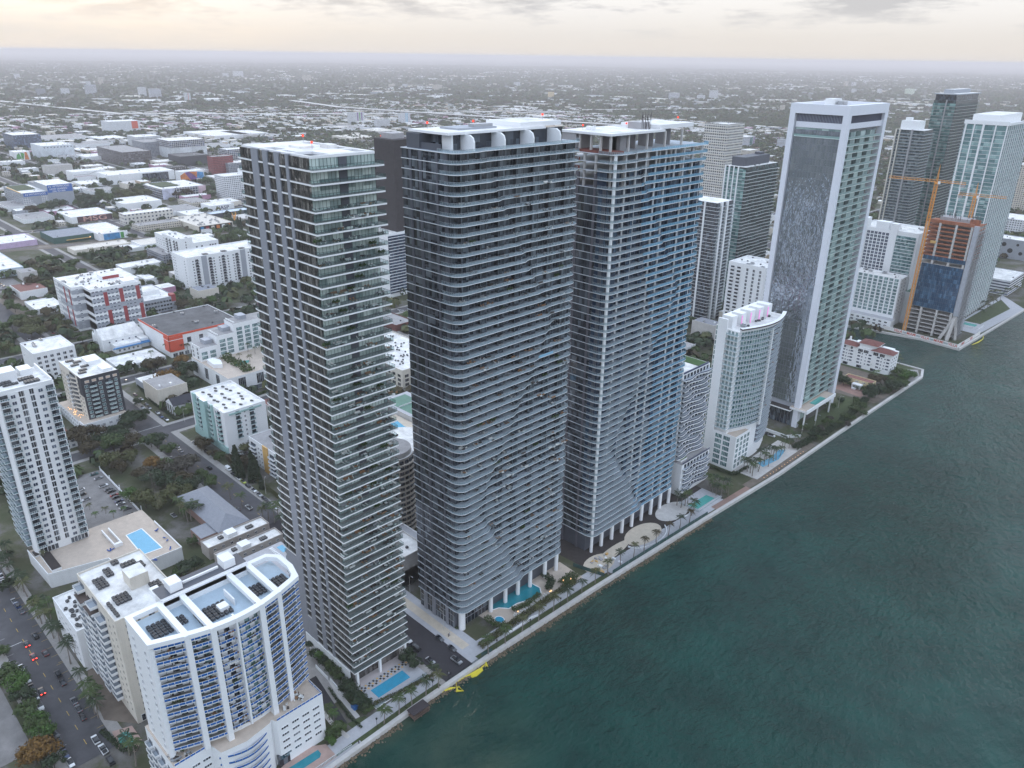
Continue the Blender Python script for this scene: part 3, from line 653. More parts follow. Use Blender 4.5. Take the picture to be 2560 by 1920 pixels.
Z1 = 9.6
def twin_a():
    X, Y, Wd, D, top = -226.2, 173.0, 28.4, 66.5, 196.3
    t, zs, Wg = twin_tower(X, Y, Wd, D, Z1, top, 54, 'dark glass tower with finished white roof, curved terrace fins and wavy glass balconies', G_2, None, False, None, 'tower with wavy balconies', 0)
    # penthouse storey, white roofs and the curved party fins of the roof terraces
    MB().box(2, 6, top, 20, 62, top + 5.2, GLD).box(2, 1.0, top, 9, 6, top + 5.0, GREYD).box(9, 1.5, top, 19, 2.2, top + 2.2, GREYD).box(16, 5.2, top, 20.8, 6.0, top + 5.2, WHITE2).build('penthouse', t)
    MB().box(1.2, 2.4, top + 5.2, 22.5, 50, top + 6.0, SLAB, ROOFW).build('roof', t)
    MB().box(3, 38, top + 6.0, 21, 60, top + 7.6, SLAB, ROOFW).box(7, 12, top + 6.0, 17, 30, top + 6.6, GREYP).box(13, 20, top + 6.6, 16, 29, top + 7.6, METAL).build('roof_house', t)
    for y in (10, 24.5, 39, 53.5):
        P = [(19, 0), (26.6, 0), (26.6, 2.8), (26.0, 4.3), (24.4, 5.15), (19, 5.15)]; b = MB(); n = len(b.v)
        for yy in (y, y + 0.7): b.v += [(x, yy, top + z) for x, z in P]
        k = len(P); a = b.mi(WHITE2); b.f += [tuple(range(k)), tuple(range(2 * k - 1, k - 1, -1))]; b.m += [a, a]
        for i in range(k): j = (i + 1) % k; b.f.append((i, i + k, j + k, j)); b.m.append(a)
        b.build('terrace_fin', t)
    for x, y in ((5, 8), (9, 26), (16, 55)): beacon(x, y, top + (6.0 if y < 50 else 7.6), t)
    MB().cyl(Wd - 2.8, 2.6, 0, (Z1 - .3), 1.5, WHITE2, 18).build('corner_column', t)
    round_columns(t, Wd - 2.2, (19, 28, 36, 44, 54, 62), (Z1 - .3), 0.95)
    b = MB()
    b.box(1, 0.3, 0, Wg - 1, 0.6, (Z1 - .3), GLD); b.box(Wg, 4.5, 0, Wg + 0.4, 19, (Z1 - .3), GLD); mullions(b, (1, 0.2), (Wg - 1, 0.2), 0, (Z1 - .3), 2.2, METAL, 0.12); mullions(b, (Wg + 0.5, 4.5), (Wg + 0.5, 19), 0, (Z1 - .3), 2.2, METAL, 0.12)
    for z in (3.2, 6.4): b.box(1, 0.12, z, Wg - 1, 0.24, z + 0.2, METAL); b.box(Wg + 0.42, 4.5, z, Wg + 0.56, 19, z + 0.2, METAL)
    for a, c in ((4.0, 5.8), (9.3, 11.4), (18.3, 19.8)): b.box(a, -0.3, 0, c, 0.28, (Z1 - .3), PIER)
    b.build('lobby_glass', t)
    furnish(X + Wg, X + Wd, Y + 4, Y + D - 3, zs[2:-4], 250, 'dark tower with wavy balconies')
    b = MB(); b.box(0, 0, -0.02, 0.05, 9, 1.02, BLUEF); tag(b.build('blue_sheet', None, (X + Wd - 0.95, Y + 44, zs[30] + 0.05)), 'bright blue protective sheet hung on a balcony rail of the dark wavy tower', 'sheet')
twin_a()
def twin_b():
    X, Y, Wd, D, top = -227.0, 256.5, 31.0, 72.5, 190.0
    t, zs, Wg = twin_tower(X, Y, Wd, D, Z1, top, 53, 'unfinished tower with bare concrete top floors and blue filmed balcony glass', G_3, lambda f: 0.42 + 0.16 * math.sin(f * 5) if f < 0.93 else 0.35, True, None, '', 0)
    b = MB(); RUST = mat('red_oxide_formwork', (0.20, 0.06, 0.045), 0.8, var=0.4, vscale=0.5)
    for z in zs[-5:-1]:
        for k in range(9): MB().box(Wg - 0.5, 2 + k * (D - 4.8) / 8, z, Wg + 0.3, 2.8 + k * (D - 4.8) / 8, z + zs[1] - zs[0] - 0.3, CONCL).build('concrete_column', t)
        for x in (.3, 7, 14, 20): MB().box(x, .2, z, x + .9, 1.0, z + zs[1] - zs[0] - 0.3, CONCL).build('concrete_column', t)
    for z in zs[-3:]: MB().box(8, 0.2, z, 12, 0.5, z + 1.2, RUST).build('safety_screen', t)
    for k in range(10):
        y = 4.2 + k * (D - 8.4) / 9; MB().cyl(Wd - 3.4, y, Z1, top - 0.3, 0.42, WHITE2, 10).build('white_column', t)
    MB().cyl(Wd - 1.7, 2.0, 0, top - 0.3, 0.75, WHITE2, 14).build('corner_column', t)
    MB().box(1.5, 0.8, top, 9, 12, top + 7, CONC).build('core_wall', t); MB().box(18, 14, top, 22, 18, top + 7, CONC).build('core_wall', t)
    for x in (10, 16, 21, 26): MB().box(x, 1.5, top, x + 0.8, 2.3, top + 7, CONCL).build('concrete_column', t)
    for y in (14, 27, 40, 53): MB().box(25.5, y, top, 26.3, y + 0.8, top + 7, CONCL).build('concrete_column', t); MB().box(12, y, top, 20, y + 0.4, top + 7, CONC).build('partition', t)
    MB().box(10, 0.6, top + 0.02, 28, 9, top + 0.9, RUST).build('formwork', t)
    MB().box(0.5, 0.4, top + 7, 27.5, 38, top + 7.9, SLAB, ROOFW).box(5, 36, top + 7.9, 26, 62, top + 9.6, SLAB, ROOFW).box(14, 29, top + 7.9, 21, 35, top + 10.6, CONC).box(8, 8, top + 7.9, 11, 11, top + 9.2, WHITE2).build('roof', t)
    for x, y in ((9, 5), (14, 28), (20, 58)): beacon(x, y, top + (8 if y < 38 else 9.6), t)
    b = MB(); RST = mat('rebar_steel', (0.07, 0.06, 0.06), 0.7)
    for k in range(14): x = 20 + RNG.uniform(0, 4); b.bar((x, 29 + RNG.uniform(0, 3), top + 8), (x, 29 + RNG.uniform(0, 3), top + 13 + RNG.uniform(0, 2)), 0.12, RST)
    b.build('rebar', t)
    round_columns(t, Wd - 1.8, [1.5 + 8.4 * k for k in range(1, 9) if 1.5 + 8.4 * k < D - 2], (Z1 - .3), 0.95, 'base_column')
    b = MB(); b.box(1, 4, 0, Wg - 8, 4.3, 12, GLD); mullions(b, (1, 3.9), (Wg - 8, 3.9), 0, 12, 2.5, METAL, 0.12); b.box(Wg - 8, 8, 0, Wg - 7.5, D - 6, 12, CONC); b.box(Wg - 9, 1, 0, Wg - 5, 5, 12.6, CONCL); b.build('lobby_glass', t)
twin_b()

# ---- tower in a white picture-frame
def frame_tower():
    X, Y, Wd, D, H = -228.5, 466.0, 36.0, 57.0, 202.5
    occ(X, Y, X + Wd + 10, Y + D)
    t = thing('framed_tower', 'tall mirror glass tower set in a broad white frame that reaches the lawn', 'tower', (X, Y, 0))
    FR = mat('frame_white', (0.72, 0.74, 0.80), 0.5, var=0.02)
    MB().box(1, 2.4, 0, Wd - 4.5, D - 3, 190, GREYP).build('core_wall', t)
    b = MB()
    b.box(0, 0, 0, 3.4, 3, H - 5.5, FR); b.box(Wd - 3.6, 0, 0, Wd, 3.6, H - 5.5, FR)       # the two south uprights
    b.box(0, 0, H - 5.5, Wd, 3.6, H, FR)                                                # south beam
    b.box(Wd - 3.6, D - 4.5, 0, Wd, D, H - 5.5, FR); b.box(Wd - 3.6, 3.6, H - 5.5, Wd, D, H, FR)  # east frame
    b.box(0, D - 3, 0, 4, D, H - 5.5, FR); b.box(0, D - 3.0, H - 5.5, Wd - 3.6, D, H, FR); b.box(0, 3.6, H - 5.5, 3.0, D - 3, H, FR)
    b.build('white_frame', t)
    MB().box(4.0, 1.5, 189.2, Wd - 4.0, 2.6, 192.4, FR).box(Wd - 2.6, 3.6, 189.4, Wd - 1.2, D - 4.5, 192.6, FR).build('white_band', t)
    LV = mat('louvre_metal', (0.09, 0.10, 0.15), 0.5, var=0.2, vscale=1.5)
    b = MB(); b.box(4, 1.9, 192.4, Wd - 4, 2.5, H - 5.5, LV)
    for x in np.arange(4.3, Wd - 4, 0.9): b.box(x, 1.7, 192.4, x + 0.12, 1.9, H - 5.5, GREYP)
    for y in np.arange(4, D - 5, 1.2): b.box(Wd - 2.0, y, 192.6, Wd - 1.4, y + 0.5, H - 5.5, LV)
    b.build('louvres', t)
    zs = [16.0 + 4.0 * k for k in range(43)]
    b = MB(); b.box(4.0, 1.6, 0.02, Wd - 4.0, 2.4, 3.98, G_4); b.box(4.0, 1.52, 0, Wd - 4.0, 1.6, 0.12, MULG); mullions(b, (4.0, 1.56), (Wd - 4.0, 1.56), 0.12, 3.98, 1.7, MULG, 0.05); SM = b.mesh('mirror_band')
    b = MB(); b.box(Wd - 4.2, 3.0, 0.0, Wd - 3.9, D - 4.5, 3.7, G_4E)
    for k, y in enumerate((13, 27, 41)): b.box(Wd - 3.9, y - 3.5, 0.02, Wd - 1.2, y + 3.5, 3.66, G_4E)
    for y in (5.5, 18, 21.5, 33, 36, 46.5, 49.5): b.box(Wd - 3.88, y, 0.1, Wd - 3.8, y + 2.6, 2.9, GLD)
    EM = b.mesh('window_wall')
    b = MB(); b.box(Wd - 4.2, 3.6, -0.32, Wd - 0.3, D - 4.5, 0.0, mat('pale_green_slab_edge', (0.60, 0.68, 0.66), 0.6), DECKD); BM = b.mesh('balcony')
    b = MB(); rail_strip(b, [(Wd - 0.35, 3.6), (Wd - 0.35, D - 4.5)], 0, R_MINT, 1.2, 2.4, METAL); RM = b.mesh('balustrade')
    for z in zs:
        inst('mirror_band', SM, t, (0, 0, z)); inst('window_wall', EM, t, (0, 0, z)); s = inst('balcony', BM, t, (0, 0, z)); inst('balustrade', RM, s)
    MB().box(4, 0.6, 183.9, Wd - 4, 1.55, 184.2, MATS['pale_green_slab_edge']).box(4, 1.8, 188.0, Wd - 4, 2.5, 189.2, G_4E).box(4, 0.6, 184.2, Wd - 4, 0.65, 185.3, R_MINT).build('terrace', t)
    b = MB(); plate(b, 3, 3.6, Wd - 3.6, D - 3, 199.5, 200.3, [(12, 6, 22, 30), (10, 36, 24, 50)], WHITE2, ROOFW); b.box(4, 5, 190, Wd - 4, D - 5, 192, GREYP)
    for k in range(40): x, y = RNG.uniform(12, 22), RNG.uniform(8, 48); b.box(x, y, 192, x + 1.4, y + 1.4, RNG.uniform(199, 202), METAL)
    b.box(8, 28, 200.3, 14, 38, 204.6, WHITE2); b.box(15, 30, 200.3, 19, 35, 203.4, METAL); b.build('roof', t)
    # raised pool deck on the bay side
    b = MB(); b.box(Wd - 6, -1, 12.6, Wd + 5.5, 42, 14.0, WHITE2, TAN); b.box(Wd + 5.5, -1, 12.2, Wd + 6.3, 42, 14.6, WHITE2); b.build('pool_deck', t)
    MB().box(Wd + 0.5, 14, 14.0, Wd + 4.6, 30, 14.12, POOLG).build('pool', t)
    b = MB()
    for y in (4, 14, 24, 34): b.box(Wd - 3.0, y, 14.0, Wd - 2.4, y + 0.6, 15.7, WHITE2)
    for y in (1, 20, 40): b.box(Wd + 3.6, y, 0, Wd + 4.4, y + 0.8, 12.6, WHITE2)
    b.build('column', t)
    b = MB(); b.box(-12, 1.2, 0, Wd - 5, 1.7, 12.0, GLD); mullions(b, (-12, 1.1), (Wd - 5, 1.1), 0, 12, 2.4, METAL, 0.1); b.box(-14, -4, 12.0, Wd - 4.2, 1.9, 12.8, WHITE2, SOIL); b.box(Wd - 4.8, 4, 0, Wd - 4.4, D - 5, 12.6, G_4E); b.build('lobby_glass', t)
    furnish(X + Wd - 3.9, X + Wd - 0.3, Y + 5, Y + D - 6, zs[1:-2], 110, 'white framed tower')
frame_tower()
# ------------------------------------------------------------------ ordinary buildings
CAMV = Vector((0, 0, CAM_H)); PEND = {}; MC = {}
def window_mesh(w, h, G, FM, bars=1):
    k = ('w', w, h, G.name, FM.name if FM else '', bars)
    if k not in MC:
        b = MB(); b.box(-w / 2, -0.04, 0, w / 2, 0.05, h, G)
        if FM:
            f = 0.09
            b.box(-w / 2 - f, -0.10, -f, w / 2 + f, 0.04, 0, FM); b.box(-w / 2 - f, -0.10, h, w / 2 + f, 0.04, h + f, FM)
            b.box(-w / 2 - f, -0.10, 0, -w / 2, 0.04, h, FM); b.box(w / 2, -0.10, 0, w / 2 + f, 0.04, h, FM)
            for i in range(1, bars + 1): x = -w / 2 + w * i / (bars + 1); b.box(x - 0.05, -0.08, 0, x + 0.05, 0.0, h, FM)
        MC[k] = (b, b.mesh('window'))
    return MC[k]
def balcony_mesh(w, d, RM, SM, solid=0.95, glass=None, split=0):
    k = ('b', w, d, RM.name, SM.name, solid, glass.name if glass else '', split)
    if k not in MC:
        b = MB(); b.box(-w / 2, -d, -0.22, w / 2, 0.05, 0, SM, DECK)
        G = glass or RM
        if split:                                   # panels in a white frame
            n = max(1, round(w / split))
            for i in range(n): x0 = -w / 2 + w * i / n; b.box(x0 + 0.08, -d, 0.15, x0 + w / n - 0.08, -d + 0.05, solid - 0.08, G)
            b.box(-w / 2, -d, solid - 0.08, w / 2, -d + 0.08, solid, SM)
            for i in range(n + 1): x0 = -w / 2 + w * i / n; b.box(x0 - 0.05, -d, 0, x0 + 0.05, -d + 0.08, solid, SM)
        else: b.box(-w / 2, -d, 0.05, w / 2, -d + 0.05, solid, G)
        for x in (-w / 2, w / 2 - 0.06): b.box(x, -d + 0.06, 0.05, x + 0.06, 0, solid, G)
        b.box(-w / 2 + 0.3, -0.06, 0, w / 2 - 0.3, 0.04, 2.2, GLD)
        MC[k] = (b, b.mesh('balcony'))
    return MC[k]
def put(t, dims, face, us, zs, mm, name):
    """part copies on the south or east wall of a block (dims x0, y0, x1, y1 in the thing's frame)"""
    x0, y0, x1, y1 = dims
    for z in zs:
        for u in us:
            P = (x0 + u, y0, z, 0.0) if face == 'S' else (x1, y0 + u, z, RAD(90))
            PEND.setdefault((t, name), []).append((mm, P))
def flush():
    for (t, name), lst in PEND.items():
        lst.sort(key=lambda q: (Vector(q[1][:3]) + t.location - CAMV).length)
        for (b, me), P in lst[:100]: inst(name, me, t, P[:3], P[3])
        if len(lst) > 100:
            B = MB()
            for (b, me), P in lst[100:]:
                n = len(B.v); co, si = math.cos(P[3]), math.sin(P[3])
                B.v += [(P[0] + x * co - y * si, P[1] + x * si + y * co, P[2] + z) for x, y, z in b.v]; B.f += [tuple(n + i for i in f) for f in b.f]; B.m += [B.mi(b.mats[i]) for i in b.m]
            o = B.build(name + '_rows', t); o['kind'] = 'stuff'
    PEND.clear()
def win(t, dims, face, us, zs, w, h, G=None, FM=None, bars=1): put(t, dims, face, us, zs, window_mesh(w, h, G or GLD, FM or WHITE2, bars), 'window')
def balc(t, dims, face, us, zs, w, d, RM, SM=None, solid=0.95, glass=None, split=0): put(t, dims, face, us, zs, balcony_mesh(w, d, RM, SM or WHITE2, solid, glass, split), 'balcony')
def even(a, b, n): return [a + (b - a) * (i + 0.5) / n for i in range(n)]
def lev(z, st, n): return [z + st * i for i in range(n)]
_ac = MB(); _ac.box(-.55, -.55, 0.12, .55, .55, 0.95, ACM); _ac.cyl(0, 0, 0.95, 1.08, 0.48, METAL, 10, top=BLACK); AC1 = _ac.mesh('condenser')
_ac = MB(); _ac.box(-1.6, -1.0, 0.2, 1.6, 1.0, 1.5, METAL); _ac.cyl(-.7, 0, 1.5, 1.65, .6, ACM, 10); _ac.cyl(.7, 0, 1.5, 1.65, .6, ACM, 10); AC2 = _ac.mesh('air_handler')
_ac = MB(); _ac.cyl(0, 0, 0, 0.7, 0.18, METAL, 8); _ac.cyl(0, 0, .7, .85, .32, METAL, 8); AC3 = _ac.mesh('roof_vent')
def condensers(t, x, y, z, nx, ny, sx=1.5, sy=1.5):
    for i in range(nx):
        for j in range(ny): inst('condenser', AC1, t, (x + i * sx, y + j * sy, z), 0.3 * ((i + j) % 2))
def scatter_ac(t, dims, z, n, r=None):
    x0, y0, x1, y1 = dims; r = r or RNG
    for _ in range(n):
        me = (AC1, AC1, AC2, AC3)[r.integers(0, 4)]; inst({AC1: 'condenser', AC2: 'air_handler', AC3: 'roof_vent'}[me], me, t, (r.uniform(x0 + 2, max(x0 + 2.1, x1 - 2)), r.uniform(y0 + 2, max(y0 + 2.1, y1 - 2)), z + 0.01), 0 if r.random() < .7 else 1.571)
def shell(t, x0, y0, x1, y1, z0, z1, wall, roof=None, par=0.9, name='wall'):
    """walls with a parapet round a sunken flat roof"""
    roof = roof or ROOFW; b = MB(); p = 0.3
    b.box(x0, y0, z0, x1, y1, z1, wall).build(name, t)
    b = MB(); b.box(x0 + p, y0 + p, z1, x1 - p, y1 - p, z1 + 0.02, roof).build('roof', t)
    if par:
        b = MB(); b.box(x0, y0, z1, x1, y0 + p, z1 + par, wall); b.box(x0, y1 - p, z1, x1, y1, z1 + par, wall); b.box(x0, y0 + p, z1, x0 + p, y1 - p, z1 + par, wall); b.box(x1 - p, y0 + p, z1, x1, y1 - p, z1 + par, wall); b.build('parapet', t)
def block(name, label, x0, y0, x1, y1, h, wall=None, roof=None, par=0.9, ac=0, cat='building', group=None):
    occ(x0, y0, x1, y1); t = thing(name, label, cat, (x0, y0, 0), 0, group); shell(t, 0, 0, x1 - x0, y1 - y0, 0, h - par, wall or WHITE, roof, par)
    if ac: scatter_ac(t, (0, 0, x1 - x0, y1 - y0), h - par + 0.02, ac)
    return t, (0, 0, x1 - x0, y1 - y0)

# ---- white tower at the picture's edge with its podium and pool deck
def left_tower():
    X, Y = -398.0, 61.0; t = thing('apartment_tower', 'white apartment tower with dark strip windows rising from the tan pool deck', 'tower', (X, Y, 0)); occ(-400, 58, -329, 113)
    Wd, D, z0, H = 27.0, 24.0, 7.0, 89.5
    MB().prism([(0, 2), (Wd - 3, 0), (Wd, 1.2), (Wd + .6, D / 2), (Wd, D - 1.2), (Wd - 3, D), (0, D)], z0, H - 1, WHITE2, ROOFW).build('wall', t)
    b = MB(); b.box(Wd - 0.4, 1.5, H - 1, Wd + .1, D - 1.5, H + .6, WHITE2); b.box(0, .5, H - 1, Wd - 2, 1.0, H + .6, WHITE2); b.box(0, D - 1.0, H - 1, Wd - 2, D - .5, H + .6, WHITE2); b.build('parapet', t)
    MB().box(4, 6, H - 1, 12, 13, H + 3.4, WHITE2).box(2, 15, H - 1, 9, 20, H + 1.6, WHITE2).build('roof_house', t)
    for i, (x, y) in enumerate([(14, 4), (15.6, 4), (18, 6), (14, 13), (15.6, 13), (19, 14), (20.6, 14), (3, 3)]): condensers(t, x, y, H - 0.98, 1, 5, 1, 1.25)
    zs = lev(z0 + 4.0, 3.12, 25); dims = (0, 0, Wd + .5, D)
    win(t, dims, 'E', [6.6], zs, 1.7, 1.5, GLB, WHITE2); win(t, dims, 'E', [17.4], zs, 1.7, 1.5, GLB, WHITE2)
    win(t, dims, 'E', [10.2, 13.4], zs, 2.6, 2.5, GLD, WHITE2, 2)
    balc(t, dims, 'E', [3.1, 21.2], zs, 3.6, 1.3, METAL, WHITE2, 1.0, R_GREEN, 0.9)
    for x in (6, 13, 20): put(t, dims, 'S', [x], zs, balcony_mesh(5.6, 2.0, METAL, WHITE2, 1.0, R_GREEN, 0.9), 'balcony')
    win(t, dims, 'E', even(1.6, 9.6, 5) + even(15, D - 1.4, 5), [z0 + 0.3], 1.3, 2.7, GLD, WHITE2, 0)
left_tower()
def left_podium():
    X, Y = -378.0, 59.0; t = thing('parking_podium', 'white parking podium with tan pool deck beside the white apartment tower', 'parking garage', (X, Y, 0))
    b = MB(); b.prism([(0, 0), (27, 1), (33, 25), (48, 27), (48, 53), (0, 53)], 0, 6.9, WHITE, TAN); b.build('wall', t)
    b = MB()
    for p, q in (((0, 0), (27, 1)), ((27, 1), (33, 25)), ((33, 25), (48, 27)), ((48, 27), (48, 53)), ((48, 53), (16, 53))): b.bar((*p, 7.35), (*q, 7.35), 0.3, WHITE2, 0.9)
    b.build('parapet', t)
    P = [gp(*p, 7.0) for p in ((315, 1338), (354, 1321), (406, 1369), (356, 1387))]; P = [(x - X, y - Y) for x, y in P]; P = [P[0], P[3], P[2], P[1]]
    MB().prism(P, 6.9, 6.96, POOLL).build('pool', t)
    b = MB()
    for p, q in zip(P, P[1:] + P[:1]): b.bar((*p, 6.97), (*q, 6.97), 0.5, WHITE2, 0.1)
    b.build('pool_rim', t)
    MB().box(9, 3, 6.9, 26, 7, 8.2, WHITE, SOIL).box(3, 1, 6.9, 8, 3, 7.6, WHITE, SOIL).build('planter', t)
    b = MB(); b.box(8, 30.5, 6.9, 26, 31, 8.4, WHITE2); b.box(8, 33.6, 6.9, 26, 34.1, 8.4, WHITE2); b.box(24.5, 31, 6.9, 26, 33.6, 8.8, WHITE2); b.build('ramp_wall', t)
    S = [(-1, 0.4), (0, 0.4), (1, .4)]
    LB = mat('blue_lounger', (0.03, 0.08, 0.28), 0.7); b = MB(); b.box(-1, -.35, .25, .5, .35, .38, LB); b.poly([(.5, -.35, .36), (1.1, -.35, .8), (1.1, .35, .8), (.5, .35, .36)], LB); b.box(-.9, -.3, 0, -.8, .3, .25, WHITE2); b.box(.4, -.3, 0, .5, .3, .25, WHITE2); me = b.mesh('sun_lounger')
    for px, py in ((273, 1378), (277, 1376), (281, 1374), (386, 1401), (390, 1400), (391, 1328), (412, 1345), (418, 1352), (426, 1372), (393, 1325)):
        x, y = gp(px, py, 7); tag(inst('sun_lounger', me, None, (x, y, 6.95), RNG.uniform(0, 6)), 'blue sun lounger on the tan pool deck', 'sun lounger', 'blue sun loungers on the tan pool deck')
left_podium()

# ---- cream block with roof full of condensers
def cream_block():
    t, d = block('apartment_block', 'cream apartment block with stepped balconies and a roof crowded with condensers', -282, 57, -244.5, 80, 46.4, CREAM, ROOFW, 0.7)
    zs = lev(4.4, 2.9, 14)
    win(t, d, 'E', [4.0], zs, 2.0, 1.3, GLD, CREAM); win(t, d, 'E', [7.6], [z + .4 for z in zs], 0.9, 0.8, GLD, CREAM, 0); win(t, d, 'E', [12, 16, 19.5], zs, 2.0, 1.4, GLD, CREAM)
    win(t, d, 'E', even(1.5, 10, 5), [0.4], 1.3, 2.8, GLD, WHITE2, 0)
    for i, x in enumerate((4, 10.5, 17, 23.5)): put(t, d, 'S', [x], zs[: 14 - (i % 2)], balcony_mesh(5.4, 2.6 - 0.4 * (i % 2), WHITE2, WHITE2, 1.0, None, 0), 'balcony')
    win(t, d, 'S', [30, 34.5], zs, 0.9, 1.2, GLD, CREAM, 0)
    MB().box(16, 11, 45.7, 23.5, 17.5, 51, CREAM, ROOFW).build('roof_house', t); MB().box(29, 15, 45.7, 36, 18, 47.6, WHITE2).build('roof_house', t)
    for x, y, nx, ny in ((26, 2, 7, 1), (24, 4.5, 4, 4), (9, 3, 5, 3), (5, 8, 4, 2), (6, 14, 2, 4), (25, 17, 5, 3), (9, 18.5, 3, 2), (1.8, 12, 2, 2)): condensers(t, x, y, 45.74, nx, ny, 1.45, 1.35)
    for x in (3.2, 12.5): MB().box(x, -3.2, 40, x + 7, -0.01, 40.3, mat('rust_brown_awning', (0.10, 0.075, 0.065), 0.8, var=.3)).build('awning', t)
    t, d = block('apartment_block', 'small white block with cluttered roof against the cream apartment block', -314, 53, -285.5, 66, 19.5, WHITE, ROOFW, 0.6)
    win(t, d, 'S', even(2, 26, 5), lev(2, 3, 5), 1.6, 1.4, GLD); win(t, d, 'E', even(1, 12, 2), lev(2, 3, 5), 1.6, 1.4, GLD)
    for _ in range(46): inst('condenser', AC1, t, (RNG.uniform(3, 26), RNG.uniform(1.5, 11.5), 18.93), RNG.uniform(0, 3))
cream_block()

# ---- generic tower with a bowed bay front
def bow(x0, y0, x1, y1, bulge, n=24):
    """plan points of a bowed east front from south to north"""
    return [(x0 + (x1 - x0) * s + bulge * math.sin(math.pi * s), y0 + (y1 - y0) * s) for s in np.linspace(0, 1, n)]
def inset(P, d): 
    out = []
    for i, p in enumerate(P):
        a = Vector(P[max(i - 1, 0)]); c = Vector(P[min(i + 1, len(P) - 1)]); u = (c - a).normalized(); out.append((p[0] - u.y * d, p[1] + u.x * d))
    return out
def furnish_line(F, zs, n, where):
    for _ in range(n):
        nm, me = KITS[RNG.integers(0, len(KITS))]; i = int(RNG.integers(0, len(F))); a = math.atan2(F[min(i + 1, len(F) - 1)][1] - F[max(i - 1, 0)][1], F[min(i + 1, len(F) - 1)][0] - F[max(i - 1, 0)][0]) - 1.5708
        o = inst(nm, me, None, (F[i][0] - 1.35 * math.cos(a), F[i][1] - 1.35 * math.sin(a), float(zs[RNG.integers(0, len(zs))]) + .004), a + 3.14, .8); tag(o, 'small ' + nm.replace('_', ' ') + ' on a balcony of the ' + where, 'patio furniture', nm.replace('_', ' ') + ' items on balconies of the ' + where)
def blue_condo():
    X, Y = -220.0, 53.0; t = thing('condominium', 'white curved condominium with blue balcony panels and an open framed roof', 'building', (X, Y, 0)); occ(-222, 50, -188, 104)
    z0, H = 20.4, 66.0
    F = bow(19.5, 2.0, 20.5, 49.5, 6.0, 28)                 # outer balcony line, local
    G = inset(F, 2.3)
    MB().prism([(2, 2)] + [(18.0, 2)] + G[1:-1] + [(18.0, 49.5), (2, 49.5)], z0, H - 3.6, WHITE2, mat('pale_blue_deck', (0.42, 0.52, 0.60), 0.7, var=.1)).build('wall', t)
    st = 2.86; zs = [z0 + st * k for k in range(1, 16)]
    groups = [(0, 5), (5, 9), (9, 13), (13, 18), (18, 22), (22, 27)]        # bays between the white ribs
    for gi, (a, c) in enumerate(groups):
        seg = F[a:c + 1]; inn = G[a:c + 1]
        ins = 0.0 if gi in (0, 1, 4, 5) else 1.0
        out = inset(seg, ins)
        b = MB(); b.prism(out + inn[::-1], -0.25, 0, WHITE2, DECKD)
        for p, q in zip(out, out[1:]):
            P, Q = Vector(p), Vector(q); n = Vector((-(Q - P).y, (Q - P).x)).normalized() * 0.06
            for s0, s1 in ((0.04, .48), (.52, .96)): b.prism([tuple(P.lerp(Q, s0)), tuple(P.lerp(Q, s1)), tuple(P.lerp(Q, s1) + n), tuple(P.lerp(Q, s0) + n)], 0.12, 0.92, BLUEB)
            b.bar((*P, 0.98), (*Q, 0.98), 0.1, WHITE2); b.bar((*P, 0), (*P, 0.98), 0.1, WHITE2)
        BM = b.mesh('balcony'); b = MB()
        i2 = inset(inn, -0.05); m0 = Vector(i2[0]); 
        for p, q in list(zip(i2, i2[1:]))[::2]: b.prism([p, q, tuple(Vector(q) + Vector((-.1, 0))), tuple(Vector(p) + Vector((-.1, 0)))], 0.05, 2.3, GLG if gi % 2 else GLD)
        WM = b.mesh('sliding_door')
        for k, z in enumerate(zs): inst('balcony', BM, t, (0, 0, z)); inst('sliding_door', WM, t, (0, 0, z)) if k < 14 else None
    def rib(i, w, zb): p = F[i]; MB().box(p[0] - 2.6, p[1] - w / 2, zb, p[0] + 0.5, p[1] + w / 2, H - .06, WHITE2).build('rib', t)
    rib(5, 1.7, 20.4); rib(9, 1.8, 20.4); rib(13, 0.6, 23); rib(18, 1.8, 14); rib(22, 1.5, 20.4)
    MB().box(2.1, 0.7, z0, 19.3, 2.2, H - .1, WHITE2).build('end_wall', t)
    win(t, (2, .6, 19.4, 2), 'S', [5, 14], zs[:-1], 0.9, 1.2, GLB)
    # open roof frame: outer ring and cross beams
    b = MB(); O = [(2, .6), (19.4, .6)] + inset(F, -0.4)[1:] + [(14, 51.5), (6, 51.5), (2, 48)]; I = [(3.8, 2.4), (18, 2.4)] + inset(F, 1.6)[1:-1] + [(18.2, 48.5), (13.4, 49.7), (6.6, 49.7), (3.8, 47.2)]
    n = len(b.v); k = len(O); I = I[:k] if len(I) >= k else I + [I[-1]] * (k - len(I))
    for z in (H - 1.6, H): b.v += [(x, y, z) for x, y in O]; b.v += [(x, y, z) for x, y in I]
    w = b.mi(WHITE2)
    for i in range(k):
        j = (i + 1) % k; q = lambda r, s: n + r * k + s
        for f in ((q(2, i), q(2, j), q(3, j), q(3, i)), (q(0, i), q(0, j), q(2, j), q(2, i)), (q(3, i), q(3, j), q(1, j), q(1, i)), (q(0, j), q(0, i), q(1, i), q(1, j))): b.f.append(f); b.m.append(w)
    for i in (5, 9, 18, 22): b.box(3.8, F[i][1] - .9, H - 1.58, F[i][0] - 1.2, F[i][1] + .9, H - 0.02, WHITE2)
    b.build('roof_frame', t)
    for x, y, nx, ny in ((8, 5, 5, 4), (12, 18, 5, 7), (10, 13, 3, 2), (12, 35, 4, 4), (13, 43, 4, 4)): condensers(t, x, y, H - 3.58, nx, ny, 1.5, 1.5)
    MB().box(14, 24, H - 3.6, 17, 27, H - 1.5, WHITE2).box(9, 29, H - 3.6, 16, 29.4, H - .9, WHITE2).build('roof_screen', t)
